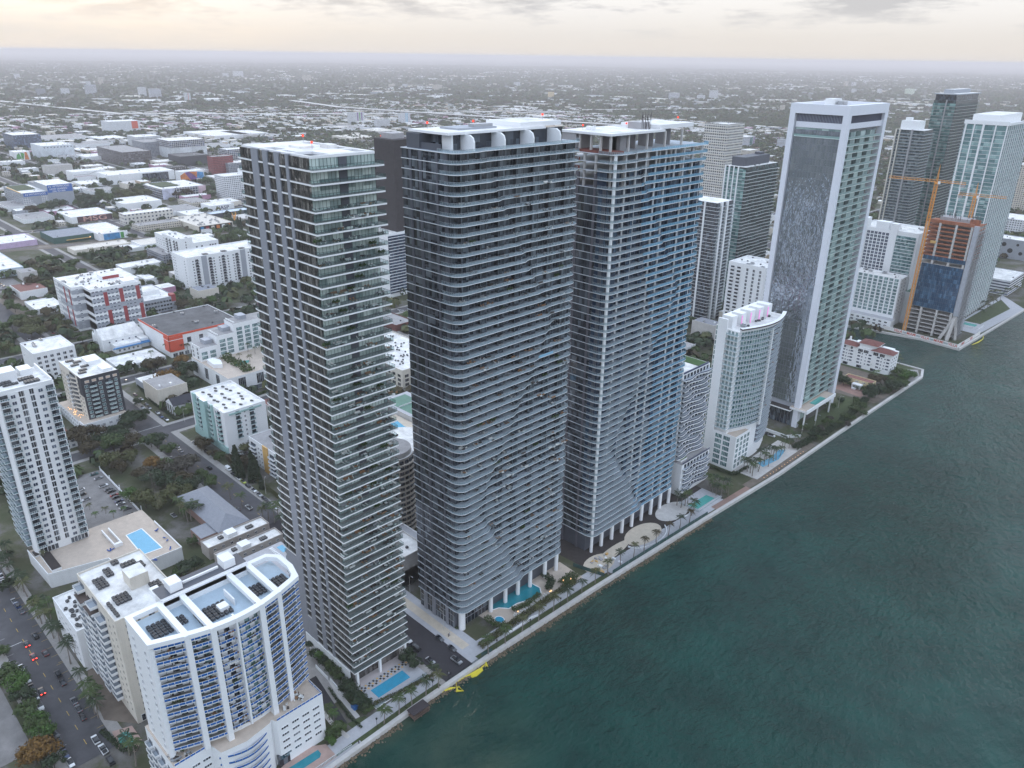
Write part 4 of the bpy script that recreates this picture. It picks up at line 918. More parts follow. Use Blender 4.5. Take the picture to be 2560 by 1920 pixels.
    MB().box(-3, 12, z0, 3.8, 40, H + 0.6, WHITE2).box(-3.6, 11.5, H + .6, 3.2, 40.5, H + 1.2, WHITE2, GREYD).build('core_tower', t)
    for y in (15, 33): MB().box(-2.4, y, H + 1.2, 2.4, y + 4, H + 4.2, WHITE2).build('roof_house', t)
    MB().box(-.5, 20, H + 1.2, 0.2, 32, H + 1.9, WHITE2).build('roof_rail', t)
    # podium
    E = 28.6
    b = MB(); b.prism([(0, 0), (E - 6, 0), (E - 6, 12), (E - 1, 13), (E + 0.5, 21), (E - 1, 30), (E - 2, 31), (E, 32), (E, 49.5), (0, 49.5)], 0, z0, WHITE2, TAN); b.build('podium_wall', t)
    for z in lev(2.6, 2.9, 6):
        P = [(E - 1, 13), (E + 0.5, 21), (E - 1, 30)]; b = MB(); P = bow(E - 2, 12.4, E - 2, 30.6, 3.4, 10); b.prism(P + inset(P, 1.8)[::-1], -0.22, 0, WHITE2, DECKD)
        for p, q in zip(P, P[1:]):
            A, B_ = Vector(p), Vector(q); nrm = Vector((.06, 0)); b.prism([tuple(A.lerp(B_, .05) - nrm), tuple(A.lerp(B_, .05)), tuple(A.lerp(B_, .95)), tuple(A.lerp(B_, .95) - nrm)], .12, .9, BLUEB); b.bar((*A, .95), (*B_, .95), .1, WHITE2)
        b.build('curved_balcony', t, (0, 0, z))
    win(t, (0, 0, E, 49), 'E', [34.5, 38.5, 42.5, 46.5], lev(4.0, 2.9, 5), 2.5, 0.9, GLD, WHITE2, 2); win(t, (0, 0, E - 6, 49), 'E', [2.5, 6.5, 10], lev(4, 2.9, 5), 2.4, .9, GLD, WHITE2, 2)
    balc(t, (0, 0, E, 49), 'S', [3, 8, 13, 18], lev(3, 2.9, 5), 3.6, 1.4, WHITE2, WHITE2, 1.0)
    b = MB()
    for p, q in (((E - 6, 0.2), (E - 6, 12)), ((E, 32), (E, 49.3)), ((E, 49.3), (20, 49.3))):
        A, B_ = Vector(p), Vector(q); L_ = (B_ - A).length; m_ = int(L_ / 1.5)
        for i in range(m_): b.bar((*A.lerp(B_, (i + .08) / m_), z0 + .55), (*A.lerp(B_, (i + .92) / m_), z0 + .55), 0.05, BLUEB, .7)
        b.bar((*A, z0 + 1), (*B_, z0 + 1), .1, WHITE2); b.bar((*A, z0 + .1), (*B_, z0 + .1), .12, WHITE2, .2)
    b.build('terrace_rail', t)
    b = MB(); P = [(E + .02, 26.5), (E + .02, 30.8)]; b.box(E - 2.5, 31.2, 0, E - 1.9, 31.8, 5, WHITE2); b.box(E - 1.4, 31, 0.2, E + .1, 35, 4.8, GLD); b.build('entrance_glass', t)
    for i in range(20):
        x, y = RNG.uniform(19, 26), (RNG.uniform(1, 8) if i < 12 else RNG.uniform(34, 47)); nm, me = KITS[RNG.integers(0, len(KITS))]
        tag(inst(nm, me, None, (X + x - (4 if i < 12 else 0), Y + y, z0 + .05), RNG.uniform(0, 6)), 'patio furniture on the podium terrace of the blue panelled condominium', 'patio furniture', 'patio furniture on the terrace of the blue panelled condominium')
    furnish_line([(X + p[0], Y + p[1]) for p in F[2:-2]], zs[:-1], 110, 'blue panelled condominium')
blue_condo()

# ---- white curved condo with roof fins, north of the twin towers
def fin_condo():
    X, Y = -216.0, 383.0; t = thing('condominium', 'white condominium with bowed bay front and a row of tall white roof fins', 'building', (X, Y, 0)); occ(-218, 380, -186, 436)
    H = 86.0; F = bow(17.5, 1.0, 18.5, 50.5, 6.0, 26); Gp = inset(F, 1.7)
    MB().prism([(0, 4), (4, 4), (4, 0.6), (17.0, 0.6)] + Gp[1:-1] + [(17, 50), (0, 50)], 0, H - 1.0, WHITE2, ROOFW).build('wall', t)
    zs = lev(24.6, 3.05, 20)
    MB().box(3.6, -0.6, 0, 9.4, 0.6, H + 5, WHITE2).build('slab_wall', t)
    for i, (a, c) in enumerate(((0, 5), (5, 8), (8, 13), (13, 25))):
        seg, inn = F[a:c + 1], Gp[a:c + 1]; b = MB(); b.prism(seg + inn[::-1], -.22, 0, WHITE2, DECK); rail_strip(b, seg, 0, R_GREY, 1.0, 1.3, WHITE2); BM = b.mesh('balcony')
        b = MB(); i2 = inset(inn, -.05)
        for p, q in zip(i2, i2[1:]): b.prism([tuple(Vector(p).lerp(Vector(q), .1)), tuple(Vector(p).lerp(Vector(q), .9)), tuple(Vector(p).lerp(Vector(q), .9) + Vector((-.1, 0))), tuple(Vector(p).lerp(Vector(q), .1) + Vector((-.1, 0)))], 0.05, 2.4, GLG if i != 3 else GLB)
        WM = b.mesh('sliding_door')
        for z in (zs if i != 3 else lev(9.3, 3.05, 25)): inst('balcony', BM, t, (0, 0, z)); inst('sliding_door', WM, t, (0, 0, z))
    MB().box(F[13][0] - 1.2, F[13][1] - .5, 22, F[13][0] + .35, F[13][1] + .5, H - 3, WHITE2).build('rib', t)
    for z in zs: MB().box(9.5, -0.9, z - .2, 17, 0.55, z, WHITE2).box(9.5, -.9, z, 17, -.84, z + 1, R_GREY).build('corner_balcony', t)
    win(t, (0, .6, 17, 1), 'S', [10.8, 13, 15.4], zs, 1.3, 2.1, GLG)
    win(t, (0, 4, 4, 5), 'S', [2], lev(6, 3.05, 26), 3.2, 2.3, GLG, CREAM, 2)
    b = MB(); b.prism(F[:] + inset(F, 1.0)[::-1], H - 1.2, H + .4, WHITE2); P = inset(F, -1.1); b.prism(P + inset(P, 2.2)[::-1], H + .4, H + 1.2, mat('brown_eave', (0.07, 0.05, 0.045), .6), WHITE2); b.build('roof_rim', t)
    PK = mat('pink_light_strip', (.5, .15, .4), emit=(1.0, .35, .85), estr=.5)
    for i in range(5):
        y = 3 + i * 9.0; f = MB().box(4 + i * .4, y, H - 1, 10.5 + i * .6, y + 5.2, H + 6.0, WHITE2).build('roof_fin', t)
        if i: MB().box(10.6 + i * .6, y - .2, H - 1, 11.0 + i * .6, y + .2, H + 5, PK).build('light_strip', f)
    MB().box(2, 6, H - 1, 4.2, 48, H + 4.6, WHITE2).build('roof_wall', t); scatter_ac(t, (11, 6, 17, 44), H - .98, 14)
    # lower block on the bay side
    MB().box(9, -1.2, 0, 24.5, 16, 21.5, WHITE2, TAN).build('podium_wall', t); MB().box(9, -1.2, 21.5, 24.5, -.9, 22.6, WHITE2).box(24.2, -.9, 21.5, 24.5, 16, 22.6, WHITE2).build('parapet', t)
    d = (9, -1.2, 24.5, 16); win(t, d, 'S', [4.2, 9.6], lev(1.6, 3.4, 6), 4.2, 2.6, GLG, WHITE2, 3); win(t, d, 'E', [2.6, 6.8, 11, 14.6], lev(1.6, 3.4, 6), 2.4, 2.5, GLG, WHITE2, 1)
    furnish_line([(X + p[0], Y + p[1]) for p in F[2:-2]], zs, 40, 'condominium with roof fins')
fin_condo()

# ---- wavy balcony block beside the unfinished tower
def wavy_block():
    X, Y = -228.0, 336.0; t = thing('apartment_block', 'white block with rippling navy balconies and a grassed roof corner', 'building', (X, Y, 0)); occ(-229, 334, -192, 366)
    H = 71.0; NV = mat('navy_rail_panel', (0.035, 0.05, 0.12), .3); GR = mat('roof_turf', (.05, .11, .03), .95, var=.3)
    MB().box(0, 0, 0, 24.5, 27, H, WHITE2, ROOFW).build('wall', t); MB().box(8, 18, H, 23, 26, H + .3, GR).build('roof_turf', t); MB().box(1, 3, H, 7, 9, H + 9, WHITE2).build('roof_house', t)
    b = MB(); b.box(1, 1, H, 24.2, 1.3, H + 1, WHITE2); b.box(23.9, 1.3, H, 24.2, 26, H + 1, NV); b.build('parapet', t)
    def slab(ph, am, x0=24.5, dep=2.0, y1=27):
        P = [(x0 + dep + am * math.sin(y / y1 * 9.4 + ph), y) for y in np.linspace(0, y1, 22)]; b = MB(); b.prism(P + [(x0, y1), (x0, 0)], -.5, 0.1, WHITE2, DECK)
        for i, (p, q) in enumerate(zip(P, P[1:])): b.bar((*Vector(p).lerp(Vector(q), .08), .55), (*Vector(p).lerp(Vector(q), .92), .55), .06, NV, .6); b.bar((*p, 1.0), (*q, 1.0), .09, WHITE2)
        return b.mesh('wavy_balcony')
    S = [slab(p, .75) for p in (0, .8, 1.6, 2.4)]; b = MB()
    for y in even(1, 26, 8): b.box(24.5, y - 1.1, .05, 24.56, y + 1.1, 2.3, GLD)
    WM = b.mesh('sliding_door')
    for k, z in enumerate(lev(21, 2.95, 17)): inst('wavy_balcony', S[k % 4], t, (0, 0, z)); inst('sliding_door', WM, t, (0, 0, z))
    win(t, (0, 0, 24.5, 27), 'S', [4, 9, 14], lev(3, 2.95, 22), 2, 1.5, GLD)
    balc(t, (0, 0, 24.5, 27), 'S', [20], lev(21, 2.95, 16), 7, 1.6, NV, WHITE2, .95, NV, 1.2)
    MB().box(8, -1, 0, 30.5, 27, 19.5, WHITE2, ROOFG).build('podium_wall', t); MB().box(22, 2, 19.5, 28, 8, 20.6, WHITE2, GR).build('planter', t)
    T = [slab(p, .7, 30.5, 1.3) for p in (0, 1.2)]
    for k, z in enumerate(lev(3, 2.75, 6)): inst('wavy_balcony', T[k % 2], t, (0, 0, z)); inst('sliding_door', WM, t, (6.05, 0, z))
    b = MB()
    for y in range(0, 27, 2): b.bar((30.3, y, 20.1), (30.3, y + 1.7, 20.1), .06, NV, .8)
    b.build('terrace_rail', t)
wavy_block()
# ------------------------------------------------------------------ city blocks behind the bayfront
def facade(name, wall, glass, cw=3.2, chh=3.1, fw=0.55, fh=0.5, var=0.25):
    """a wall whose rows of small windows are part of the surface (for buildings too far to show a single frame)"""
    if name in MATS: return MATS[name]
    M = bpy.data.materials.new(name); M.use_nodes = True; t = M.node_tree; b = t.nodes['Principled BSDF']; K = t.links
    geo = t.nodes.new('ShaderNodeNewGeometry'); sp = t.nodes.new('ShaderNodeSeparateXYZ'); K.new(geo.outputs['Position'], sp.inputs[0])
    def mth(op, a, c=None):
        n = t.nodes.new('ShaderNodeMath'); n.operation = op
        for i, v in enumerate((a, c)):
            if v is None: continue
            if isinstance(v, (int, float)): n.inputs[i].default_value = v
            else: K.new(v, n.inputs[i])
        return n.outputs[0]
    u = mth('DIVIDE', mth('ADD', sp.outputs[0], sp.outputs[1]), cw); v = mth('DIVIDE', sp.outputs[2], chh)
    fu, fv = mth('FRACT', u), mth('FRACT', v)
    inside = mth('MULTIPLY', mth('MULTIPLY', mth('GREATER_THAN', fu, (1 - fw) / 2), mth('LESS_THAN', fu, (1 + fw) / 2)), mth('MULTIPLY', mth('GREATER_THAN', fv, (1 - fh) / 2), mth('LESS_THAN', fv, (1 + fh) / 2)))
    up = t.nodes.new('ShaderNodeSeparateXYZ'); K.new(geo.outputs['Normal'], up.inputs[0])
    inside = mth('MULTIPLY', inside, mth('LESS_THAN', mth('ABSOLUTE', up.outputs[2]), 0.5))
    cell = t.nodes.new('ShaderNodeCombineXYZ'); K.new(mth('FLOOR', u), cell.inputs[0]); K.new(mth('FLOOR', v), cell.inputs[1])
    wn = nn(t, 'ShaderNodeTexWhiteNoise', noise_dimensions='2D'); K.new(cell.outputs[0], wn.inputs['Vector'])
    gl = ramp(t, [(0.55, glass), (1.0, tuple(min(1, c * 3 + .06) for c in glass))], wn.outputs[0])
    nz = nn(t, 'ShaderNodeTexNoise', Scale=.12, Detail=4.0); K.new(geo.outputs['Position'], nz.inputs['Vector']); wl = ramp(t, [(.3, tuple(c * (1 - var * .5) for c in wall)), (.7, wall)], nz.outputs[0])
    mx = nn(t, 'ShaderNodeMixRGB'); K.new(inside, mx.inputs[0]); K.new(wl.outputs[0], mx.inputs[1]); K.new(gl.outputs[0], mx.inputs[2]); K.new(mx.outputs[0], b.inputs['Base Color'])
    r = mth('SUBTRACT', 0.7, mth('MULTIPLY', inside, 0.55)); K.new(r, b.inputs['Roughness'])
    MATS[name] = M; return M
FWHITE = facade('small_windowed_white_wall', (0.70, 0.71, 0.73), (0.05, 0.06, 0.08))
FCREAM = facade('small_windowed_cream_wall', (0.60, 0.55, 0.47), (0.06, 0.06, 0.07))
FGREY = facade('small_windowed_grey_wall', (0.30, 0.31, 0.34), (0.03, 0.04, 0.06))
FDARK = facade('small_windowed_dark_wall', (0.05, 0.05, 0.06), (0.16, 0.15, 0.13), 4, 3.4, .6, .5)
FBROWN = facade('small_windowed_brown_wall', (0.10, 0.085, 0.08), (0.05, 0.05, 0.06), 5, 3.6, .7, .6)
FRED = facade('small_windowed_red_wall', (0.24, 0.05, 0.05), (0.03, 0.02, 0.03), 2.2, 3.2, .5, .5)
FGRID = facade('gridded_office_wall', (0.68, 0.66, 0.63), (0.03, 0.04, 0.07), 4.5, 3.8, .84, .82)
FSTRIPE = facade('banded_white_wall', (0.70, 0.71, 0.73), (0.04, 0.05, 0.09), 400, 3.0, 1.0, .45)
FGLASS = facade('blue_curtain_wall', (0.09, 0.12, 0.17), (0.05, 0.07, 0.11), 3, 3.6, .85, .8)

def housing():
    X, Y = -764.0, 192.0; t = thing('housing_block', 'twelve storey white and grey housing block with brick red stripes', 'building', (X, Y, 0)); occ(-765, 191, -698, 250); H = 38.2
    MB().box(0, 0, 0, 47, 56, H, WHITE2, ROOFW).build('wall', t); MB().box(47, 9, 0, 64.5, 51, H, WHITE2, ROOFW).build('wall', t)
    b = MB(); b.box(0, 0, H, 47, .4, H + 1.1, WHITE2); b.box(64.1, 9, H, 64.5, 51, H + 1.1, WHITE2); b.box(47, 8.6, H, 64.5, 9, H + 1.1, WHITE2); b.box(46.6, .4, H, 47, 9, H + 1.1, WHITE2); b.build('parapet', t)
    b = MB(); b.box(20, 30, H, 34, 44, H + 2.4, WHITE2, ROOFW); b.box(34, 30, H, 34.2, 44, H + 2.6, RED); b.box(50, 38, H, 62, 48, H + 2.6, WHITE2); b.build('roof_house', t)
    scatter_ac(t, (0, 0, 46, 50), H, 34); scatter_ac(t, (47, 10, 63, 50), H, 16)
    for z, h in ((2, 7), (12, 3), (18, 6), (27, 3), (33, 3.6)): MB().box(47.1, 9, z, 64.56, 51.03, z + h, GREYP).box(10, -.05, z, 47.05, 9, z + h, GREYP).build('grey_band', t)
    for y, z, h in ((20, 6, 13), (19, 23, 12), (33, 6, 14), (32, 24, 12), (47, 6, 14), (46, 24, 12)): MB().box(64.4, y, z, 64.72, y + 3.2, z + h, RED).build('red_stripe', t)
    for x, z, h in ((24, 4, 14), (25, 22, 14), (37, 3, 15), (38, 22, 14)): MB().box(x, -.2, z, x + 3, 0, z + h, RED).build('red_stripe', t)
    zs = lev(2.2, 3.05, 12); win(t, (47, 9, 64.6, 51), 'E', [2, 5, 8.5, 14.5, 17.5, 21, 28, 31, 34.5, 40.5], zs, 1.9, 1.3, GLB, WHITE2); win(t, (0, 0, 47, 9), 'E', [4], zs, 1.8, 1.3, GLB); win(t, (0, 0, 47, 9), 'S', even(1, 23, 6) + [30, 34, 44], zs, 1.5, 1.3, GLB)
housing()
def misc_blocks():
    t, d = block('parking_garage', 'low grey garage with rows of dark openings behind the striped housing block', -780, 251, -725, 281, 13, GREYP, ROOFW, .8, 5)
    win(t, d, 'E', even(1, 26, 9), lev(1.2, 3.6, 3), 2.2, 1.8, GLD, CONCL, 0); MB().box(48, 26, 8, 55.2, 30.1, 14.5, RED).build('corner_tower', t); MB().box(20, 8, 12.2, 34, 24, 16, WHITE2, ROOFW).build('roof_house', t)
    t, d = block('warehouse_store', 'big white store with dark flat roof and orange red cornice', -660, 222, -600, 283, 18.6, WHITE, ROOFD, .6, 9)
    b = MB(); b.box(-.15, -.2, 17.2, 60.2, 0, 18.8, ORANGE); b.box(60, -.2, 17.2, 60.25, 61, 18.8, ORANGE); b.build('cornice', t)
    b = MB(); b.box(51, -.6, 5, 60.7, -.2, 17.1, ORANGE); b.box(60.25, -.6, 5, 60.7, 11, 17.1, ORANGE); b.box(51, -.66, 14.2, 60.8, -.6, 14.6, WHITE2); b.box(60.7, -.6, 14.2, 60.8, 11, 14.6, WHITE2); b.build('corner_panel', t)
    win(t, d, 'E', [5.5], [8], 3, 3, GLD, CREAM, 1); win(t, d, 'E', [16, 26], [10], 3, 4, GLD, TERRA, 1); win(t, d, 'E', even(1, 58, 12), [.3], 3.5, 3, GLD, WHITE2)
    # stepped court block round a planted pool deck
    X, Y = -556.0, 220.0; t = thing('court_block', 'white stepped apartment block round a planted courtyard with a pool', 'building', (X, Y, 0)); occ(-557, 219, -496, 296)
    MB().box(0, 0, 0, 59, 76, 13.6, WHITE, TAN).build('podium_wall', t)
    for y0, y1, z in ((0, 15, 24), (15, 29, 30.5), (29, 76, 37)):
        MB().box(0, y0 + (0.02 if y0 else 1), 13.6, 15, y1, z, WHITE2, ROOFG).build('west_wing', t); MB().box(0, y0 + 1.2, z, 14, y0 + 1.5, z + 1, WHITE2).box(1, y0 + 8, z, 9, y0 + 14, z + 3, GREYP).build('roof_house', t)
        win(t, (0, y0, 15, y1), 'E', even(1, min(y1 - y0, 28) - 1, 2 if y1 < 40 else 4), lev(15, 3.2, int((z - 16) / 3.2)), 4.4, 2.5, GLG, WHITE2, 3); win(t, (0, 1, 15, 9), 'S', [3.5, 11], lev(15, 3.2, 3), 2, 2.2, GLD) if y0 == 0 else None
    MB().box(15, 58, 13.6, 59, 76, 36, WHITE2, ROOFW).build('north_wing', t); win(t, (15, 58, 59, 76), 'S', even(1, 43, 8), lev(15, 3.2, 6), 3.6, 2.5, GLG, WHITE2, 2); win(t, (15, 58, 59, 76), 'E', even(1, 16, 4), lev(15, 3.2, 6), 2.4, 2.2, GLD)
    b = MB(); b.cyl(38, 68, 36, 39.5, 5, METAL, 16, r1=1.5); b.build('roof_dome', t); MB().box(18, 60, 36, 30, 74, 38.6, WHITE2, ROOFW).box(46, 60, 36, 57, 72, 39, WHITE2, ROOFW).build('roof_house', t)
    for u in (6, 24, 42): win(t, (0, 0, 59, 76), 'S', [u], [3], 5.5, 8.6, GLD, WHITE2, 3)
    for v in (10, 24, 38): win(t, (0, 0, 59, 76), 'E', [v], [4.2], 5.5, 7.6, GLD, WHITE2, 3)
    MB().box(59, 2, .2, 59.05, 70, 3.2, GLD).build('shop_front', t)
    P = [gp(*p, 13.7) for p in ((586, 910), (607, 902), (623, 900), (622, 906), (600, 913), (585, 915))]
    MB().prism(sorted_ccw([(x - X, y - Y) for x, y in P]), 13.6, 13.7, POOLG).build('pool', t)
    GP = leaf_mat('planting_leaves', (.035, .06, .02), (.10, .13, .04), .6); b = MB()
    for _ in range(900):
        c = Vector((RNG.uniform(17, 57), RNG.choice([RNG.uniform(14, 22), RNG.uniform(46, 57)]), 14 + abs(RNG.normal(0, 1.1)))); a, e = Vector(RNG.normal(0, .55, 3)), Vector(RNG.normal(0, .55, 3)); b.poly([c - a, c + e, c + a, c - e], GP)
    b.build('planting', t); b = MB(); b.prism([(20, 3), (33, 2), (37, 7), (28, 10), (19, 8)], 13.6, 16.6, WHITE2); b.build('pavilion', t)
    # white and mint block by the crossing
    t, d = block('apartment_block', 'white and mint apartment block at the street crossing with dark vents on its roof', -460, 178, -415, 205, 28.2, WHITE2, ROOFW, .9, 0)
    for x in np.arange(5, 42, 5.5):
        for y in (6, 13, 20): inst('condenser', AC1, t, (x + RNG.uniform(-1.5, 1.5), y + RNG.uniform(-1.5, 1.5), 27.3), .4, (1.8, .8, .9))
    b = MB(); b.box(0, -.5, 0, 45.2, -.01, 5, MINT); b.box(17, -2.4, 5, 24, 0, 29.6, MINT, WHITE2); b.box(29, -1.2, 5, 31, 0, 29, MINT); b.box(4, -1, 5, 8, 0, 29, MINT); b.build('mint_bay', t)
    b = MB(); b.box(45, 3, 25.6, 45.5, 24, 26.6, MINT); b.build('mint_band', t)
    zs = lev(6.4, 3.05, 7); balc(t, d, 'S', [11, 27, 38], zs, 4, 1.3, MINT, WHITE2, 1); win(t, d, 'S', [34], zs, 1.6, 1.4); balc(t, d, 'E', [8.5, 17.5], zs[1:], 3.2, 1.1, METAL, WHITE2, 1, R_GREEN); win(t, d, 'E', [13], zs[1:], .9, 1.3); win(t, d, 'E', [13], [1, 4], 1.5, 2, METAL)
    MB().box(45, 16, .1, 45.1, 24, 5, MINT).build('garage_door', t)
    t, d = block('apartment_block', 'white six storey walk-up with ochre stair bays behind the grey pier tower', -399, 184, -358, 199, 16.8, WHITE, ROOFG, .5, 0)
    for x, y in ((9, 9), (14, 9), (20, 6), (24, 8), (27, 4)): condensers(t, x, y, 16.32, 3, 2, 1.3, 1.3)
    zs = lev(1.2, 2.7, 5); balc(t, d, 'S', [5, 27], zs, 6.5, 1.4, WHITE2, WHITE2, .95); win(t, d, 'S', [11, 14, 34, 38], zs, 1.3, 1.2); b = MB(); b.box(17, -.7, 0, 22.5, 0, 17.2, OCHRE); b.box(34.5, -.3, 0, 35.6, 0, 17, OCHRE); b.build('stair_bay', t); MB().box(33, 6, 16.3, 39, 13, 19.4, OCHRE).build('roof_house', t); win(t, d, 'E', even(1, 14, 3), zs, 1.5, 1.3)
    # grey hipped roof house
    X, Y = -380.0, 131.0; t = thing('hip_roof_house', 'long brick house with pale grey hipped roof among palms', 'house', (X, Y, 0)); occ(-381, 130, -331, 149)
    TR = mat('grey_shingle', (.24, .25, .28), .8, var=.12, vscale=.6); BR = mat('pink_brick', (.30, .19, .16), .85, var=.15, vscale=.6)
    MB().box(.8, .8, 0, 47.2, 16.2, 5.8, BR).build('wall', t); b = MB(); e = [(0, 0, 5.8), (48, 0, 5.8), (48, 17, 5.8), (0, 17, 5.8)]; r = [(8, 8.5, 10), (40, 8.5, 10)]
    b.poly([e[0], e[1], r[1], r[0]], TR); b.poly([e[1], e[2], r[1]], TR); b.poly([e[2], e[3], r[0], r[1]], TR); b.poly([e[3], e[0], r[0]], TR); b.poly(e[::-1], WHITE2); b.build('roof', t)
    MB().box(34, -8, 0, 46, .8, 5.2, BR, TR).build('annex', t); win(t, (.8, .8, 47.2, 16), 'E', [4, 12], [1.6], 1.5, 1.5); win(t, (34, -8, 46, 0), 'E', [4], [1.6], 1.5, 1.5); win(t, (34, -8, 46, 0), 'S', [4, 8], [1.6], 1.5, 1.5)
    for nm, x0, x1, lb in (('low_block', -330, -321.5, 'long low white roofed block with parapets, nearer the grey hipped roof'), ('low_block', -316, -308, 'long low white roofed block with parapets, nearer the amenity pools')):
        t, d = block('apartment_row', lb, x0, 121, x1, 153, 6.8, mat('taupe_stucco', (.40, .36, .33), .8, var=.1), ROOFW, .7, 0); condensers(t, 3, 8, 6.1, 2, 2, 1.2, 1.2); condensers(t, 4, 22, 6.1, 2, 3, 1.2, 1.2); win(t, d, 'E', even(1, 31, 7), [1.2, 4], 1.2, 1.2); MB().box(1.5, 11, 6.1, 6.5, 16, 8.2, WHITE2).build('roof_house', t)
    X, Y = -303, 126; t = thing('amenity_deck', 'amenity deck with two pools behind the pier tower', 'pool deck', (X, Y, 0)); occ(-304, 125, -250, 150)
    MB().box(0, 0, 0, 52, 23, 6.6, WHITE, PAVEL).build('wall', t); MB().box(3, 19, 6.6, 9, 22, 6.66, POOLL).build('pool', t); MB().box(13, 19.5, 6.6, 26, 22.6, 6.66, POOLL).build('pool', t)
    b = MB()
    for x in np.arange(2, 30, 1.3): b.box(x, 15.5, 6.6, x + .7, 17.4, 6.95, WHITE2)
    b.build('lounger_row', t)
    # charcoal fronted block
    X, Y = -548.0, 124.5; t = thing('apartment_block', 'mid-rise with charcoal front, white balconies and a warm lit terrace', 'building', (X, Y, 0)); occ(-549, 123, -497, 154)
    MB().box(0, 0, 0, 49, 27, 8.2, WHITE, TAN).build('podium_wall', t); MB().box(41, -.4, 8.2, 49, .0, 9, WHITE2).box(48.7, 0, 8.2, 49, 27, 9, WHITE2).build('parapet', t)
    MB().box(0, 5.5, 8.2, 41.8, 28, 36, CREAM, ROOFW).build('wall', t); MB().box(41.8, 5.4, 8.2, 42.3, 28.1, 36.8, CHAR).box(35.5, 5.1, 24, 42.3, 5.5, 36.8, CHAR).build('charcoal_panel', t)
    MB().box(0, 5.5, 36, 41.8, 5.9, 36.8, WHITE2).box(8, 17, 36, 20, 25, 38.6, WHITE2).box(28, 20, 36, 38, 26, 37.8, WHITE2).build('parapet', t)
    for x, y in ((4, 9), (9, 12), (14, 9), (20, 13), (26, 10), (31, 8)): condensers(t, x, y, 36.02, 2, 4, 1.3, 1.2)
    d = (0, 5.4, 42.3, 28); zs = lev(9.2, 2.95, 8); balc(t, d, 'E', [6, 15.5], zs, 4, 1.4, METAL, WHITE2, 1, R_MINT, 1.0); win(t, d, 'E', [2.2, 10.5, 20], zs, 1.8, 1.8, GLG, WHITE2, 1); win(t, d, 'E', even(1, 22, 5), [33], 2.4, 1.5, mat('peach_panel', (.62, .47, .36), .6), WHITE2, 0)
    b = MB(); P = [(20 + 11 * s, 5.5 - 1.6 * math.sin(math.pi * s)) for s in np.linspace(0, 1, 10)]; b.prism(P + [(31, 5.48), (20, 5.48)], -.2, .95, CREAM, DECKD); me = b.mesh('curved_balcony'); DK = MB().box(20.3, 5.3, 1, 30.7, 5.44, 2.6, GLD).mesh('loggia_glass')
    for z in zs + [32.8]: inst('curved_balcony', me, t, (0, 0, z)); inst('loggia_glass', DK, t, (0, 0, z))
    win(t, d, 'S', [3, 8, 13, 33.5, 38], zs, 1.3, 1.4, GLD, CREAM); balc(t, d, 'S', [16.5], zs, 3, 1.2, WHITE2); win(t, (0, 0, 49, 27), 'E', even(1, 26, 6), [1.6, 4.9], 1.8, 1.5, GREYP); win(t, (0, 0, 49, 27), 'S', even(2, 46, 10), [1.6, 4.9], 1.5, 1.8, GLD)
    b = MB()
    for _ in range(22): x, y = RNG.uniform(10, 36), RNG.uniform(1, 4.6); b.box(x, y, 8.3, x + .35, y + .35, 8.65, WARM)
    o = b.build('terrace_lights', t); o['kind'] = 'stuff'
    t, d = block('office_block', 'plain white block with square windows behind the charcoal fronted mid-rise', -648, 131, -616, 159, 22.5, WHITE, ROOFW, .8, 6)
    win(t, d, 'E', even(1, 27, 6), lev(3, 3.6, 5), 2.2, 1.9, GLD, WHITE2, 1); win(t, d, 'S', [6], [6, 14], 1.5, 1.5)
    # white church
    X, Y = -668.0, 188.0; t = thing('church', 'white church with long ridge roof, round windows and small pinnacles', 'church', (X, Y, 0)); occ(-669, 186, -596, 221)
    MB().box(0, 0, 0, 18, 33, 9.5, WHITE2).build('wall', t); b = MB(); e, z1 = 9.5, 17.5
    b.poly([(18.3, -.3, e), (18.3, 33.3, e), (9, 30, z1), (9, 0, z1)], ROOFW); b.poly([(-.3, 33.3, e), (-.3, -.3, e), (9, 0, z1), (9, 30, z1)], ROOFW); b.poly([(18.3, 33.3, e), (-.3, 33.3, e), (9, 30, z1)], ROOFW); b.poly([(-.3, -.3, e), (18.3, -.3, e), (9, 0, z1)], WHITE2); b.build('roof', t)
    for x in (0, 5, 13, 18): MB().cyl(x, -.3, 0, 13 if x in (5, 13) else 11, .8, WHITE2, 6).cyl(x, -.3, 13 if x in (5, 13) else 11, 17 if x in (5, 13) else 14, .8, WHITE2, 6, r1=.05).build('pinnacle', t)
    rw = MB(); rw.cyl(0, 0, 0, .12, .7, GLB, 12); rw = rw.mesh('round_window')
    for y in even(3, 29, 5): o = inst('round_window', rw, t, (18.0, y, 7.0)); o.rotation_euler = (0, RAD(90), 0)
    MB().box(18, 6, 0, 29, 26, 6.6, WHITE2, ROOFW).build('side_hall', t); MB().box(18, 27, 0, 27, 33, 7.5, WHITE2, ROOFW).build('side_hall', t); MB().box(29, 4, 4.3, 30.6, 33, 5.0, mat('blue_trim', (.04, .22, .50), .5)).box(27, 26.2, 4.5, 28, 33.4, 5.3, MATS['blue_trim']).build('blue_trim', t); win(t, (18, 6, 29, 26), 'E', even(1, 19, 5), [1.5], 1.4, 1.5)
    t, d = block('shop_row', 'low flat roofed row with dark shop front before the white church', -622, 180, -596, 216, 4.4, WHITE, ROOFW, .3, 3); win(t, d, 'E', even(1, 35, 7), [.3], 3.4, 2.6, GLD)
    # three part white block with rows of balconies, and the long slab before it
    t, d = block('apartment_block', 'white mid-rise in three stepped parts with columns of small balconies', -913, 350, -870, 366, 32.8, WHITE2, ROOFW, .8, 8)
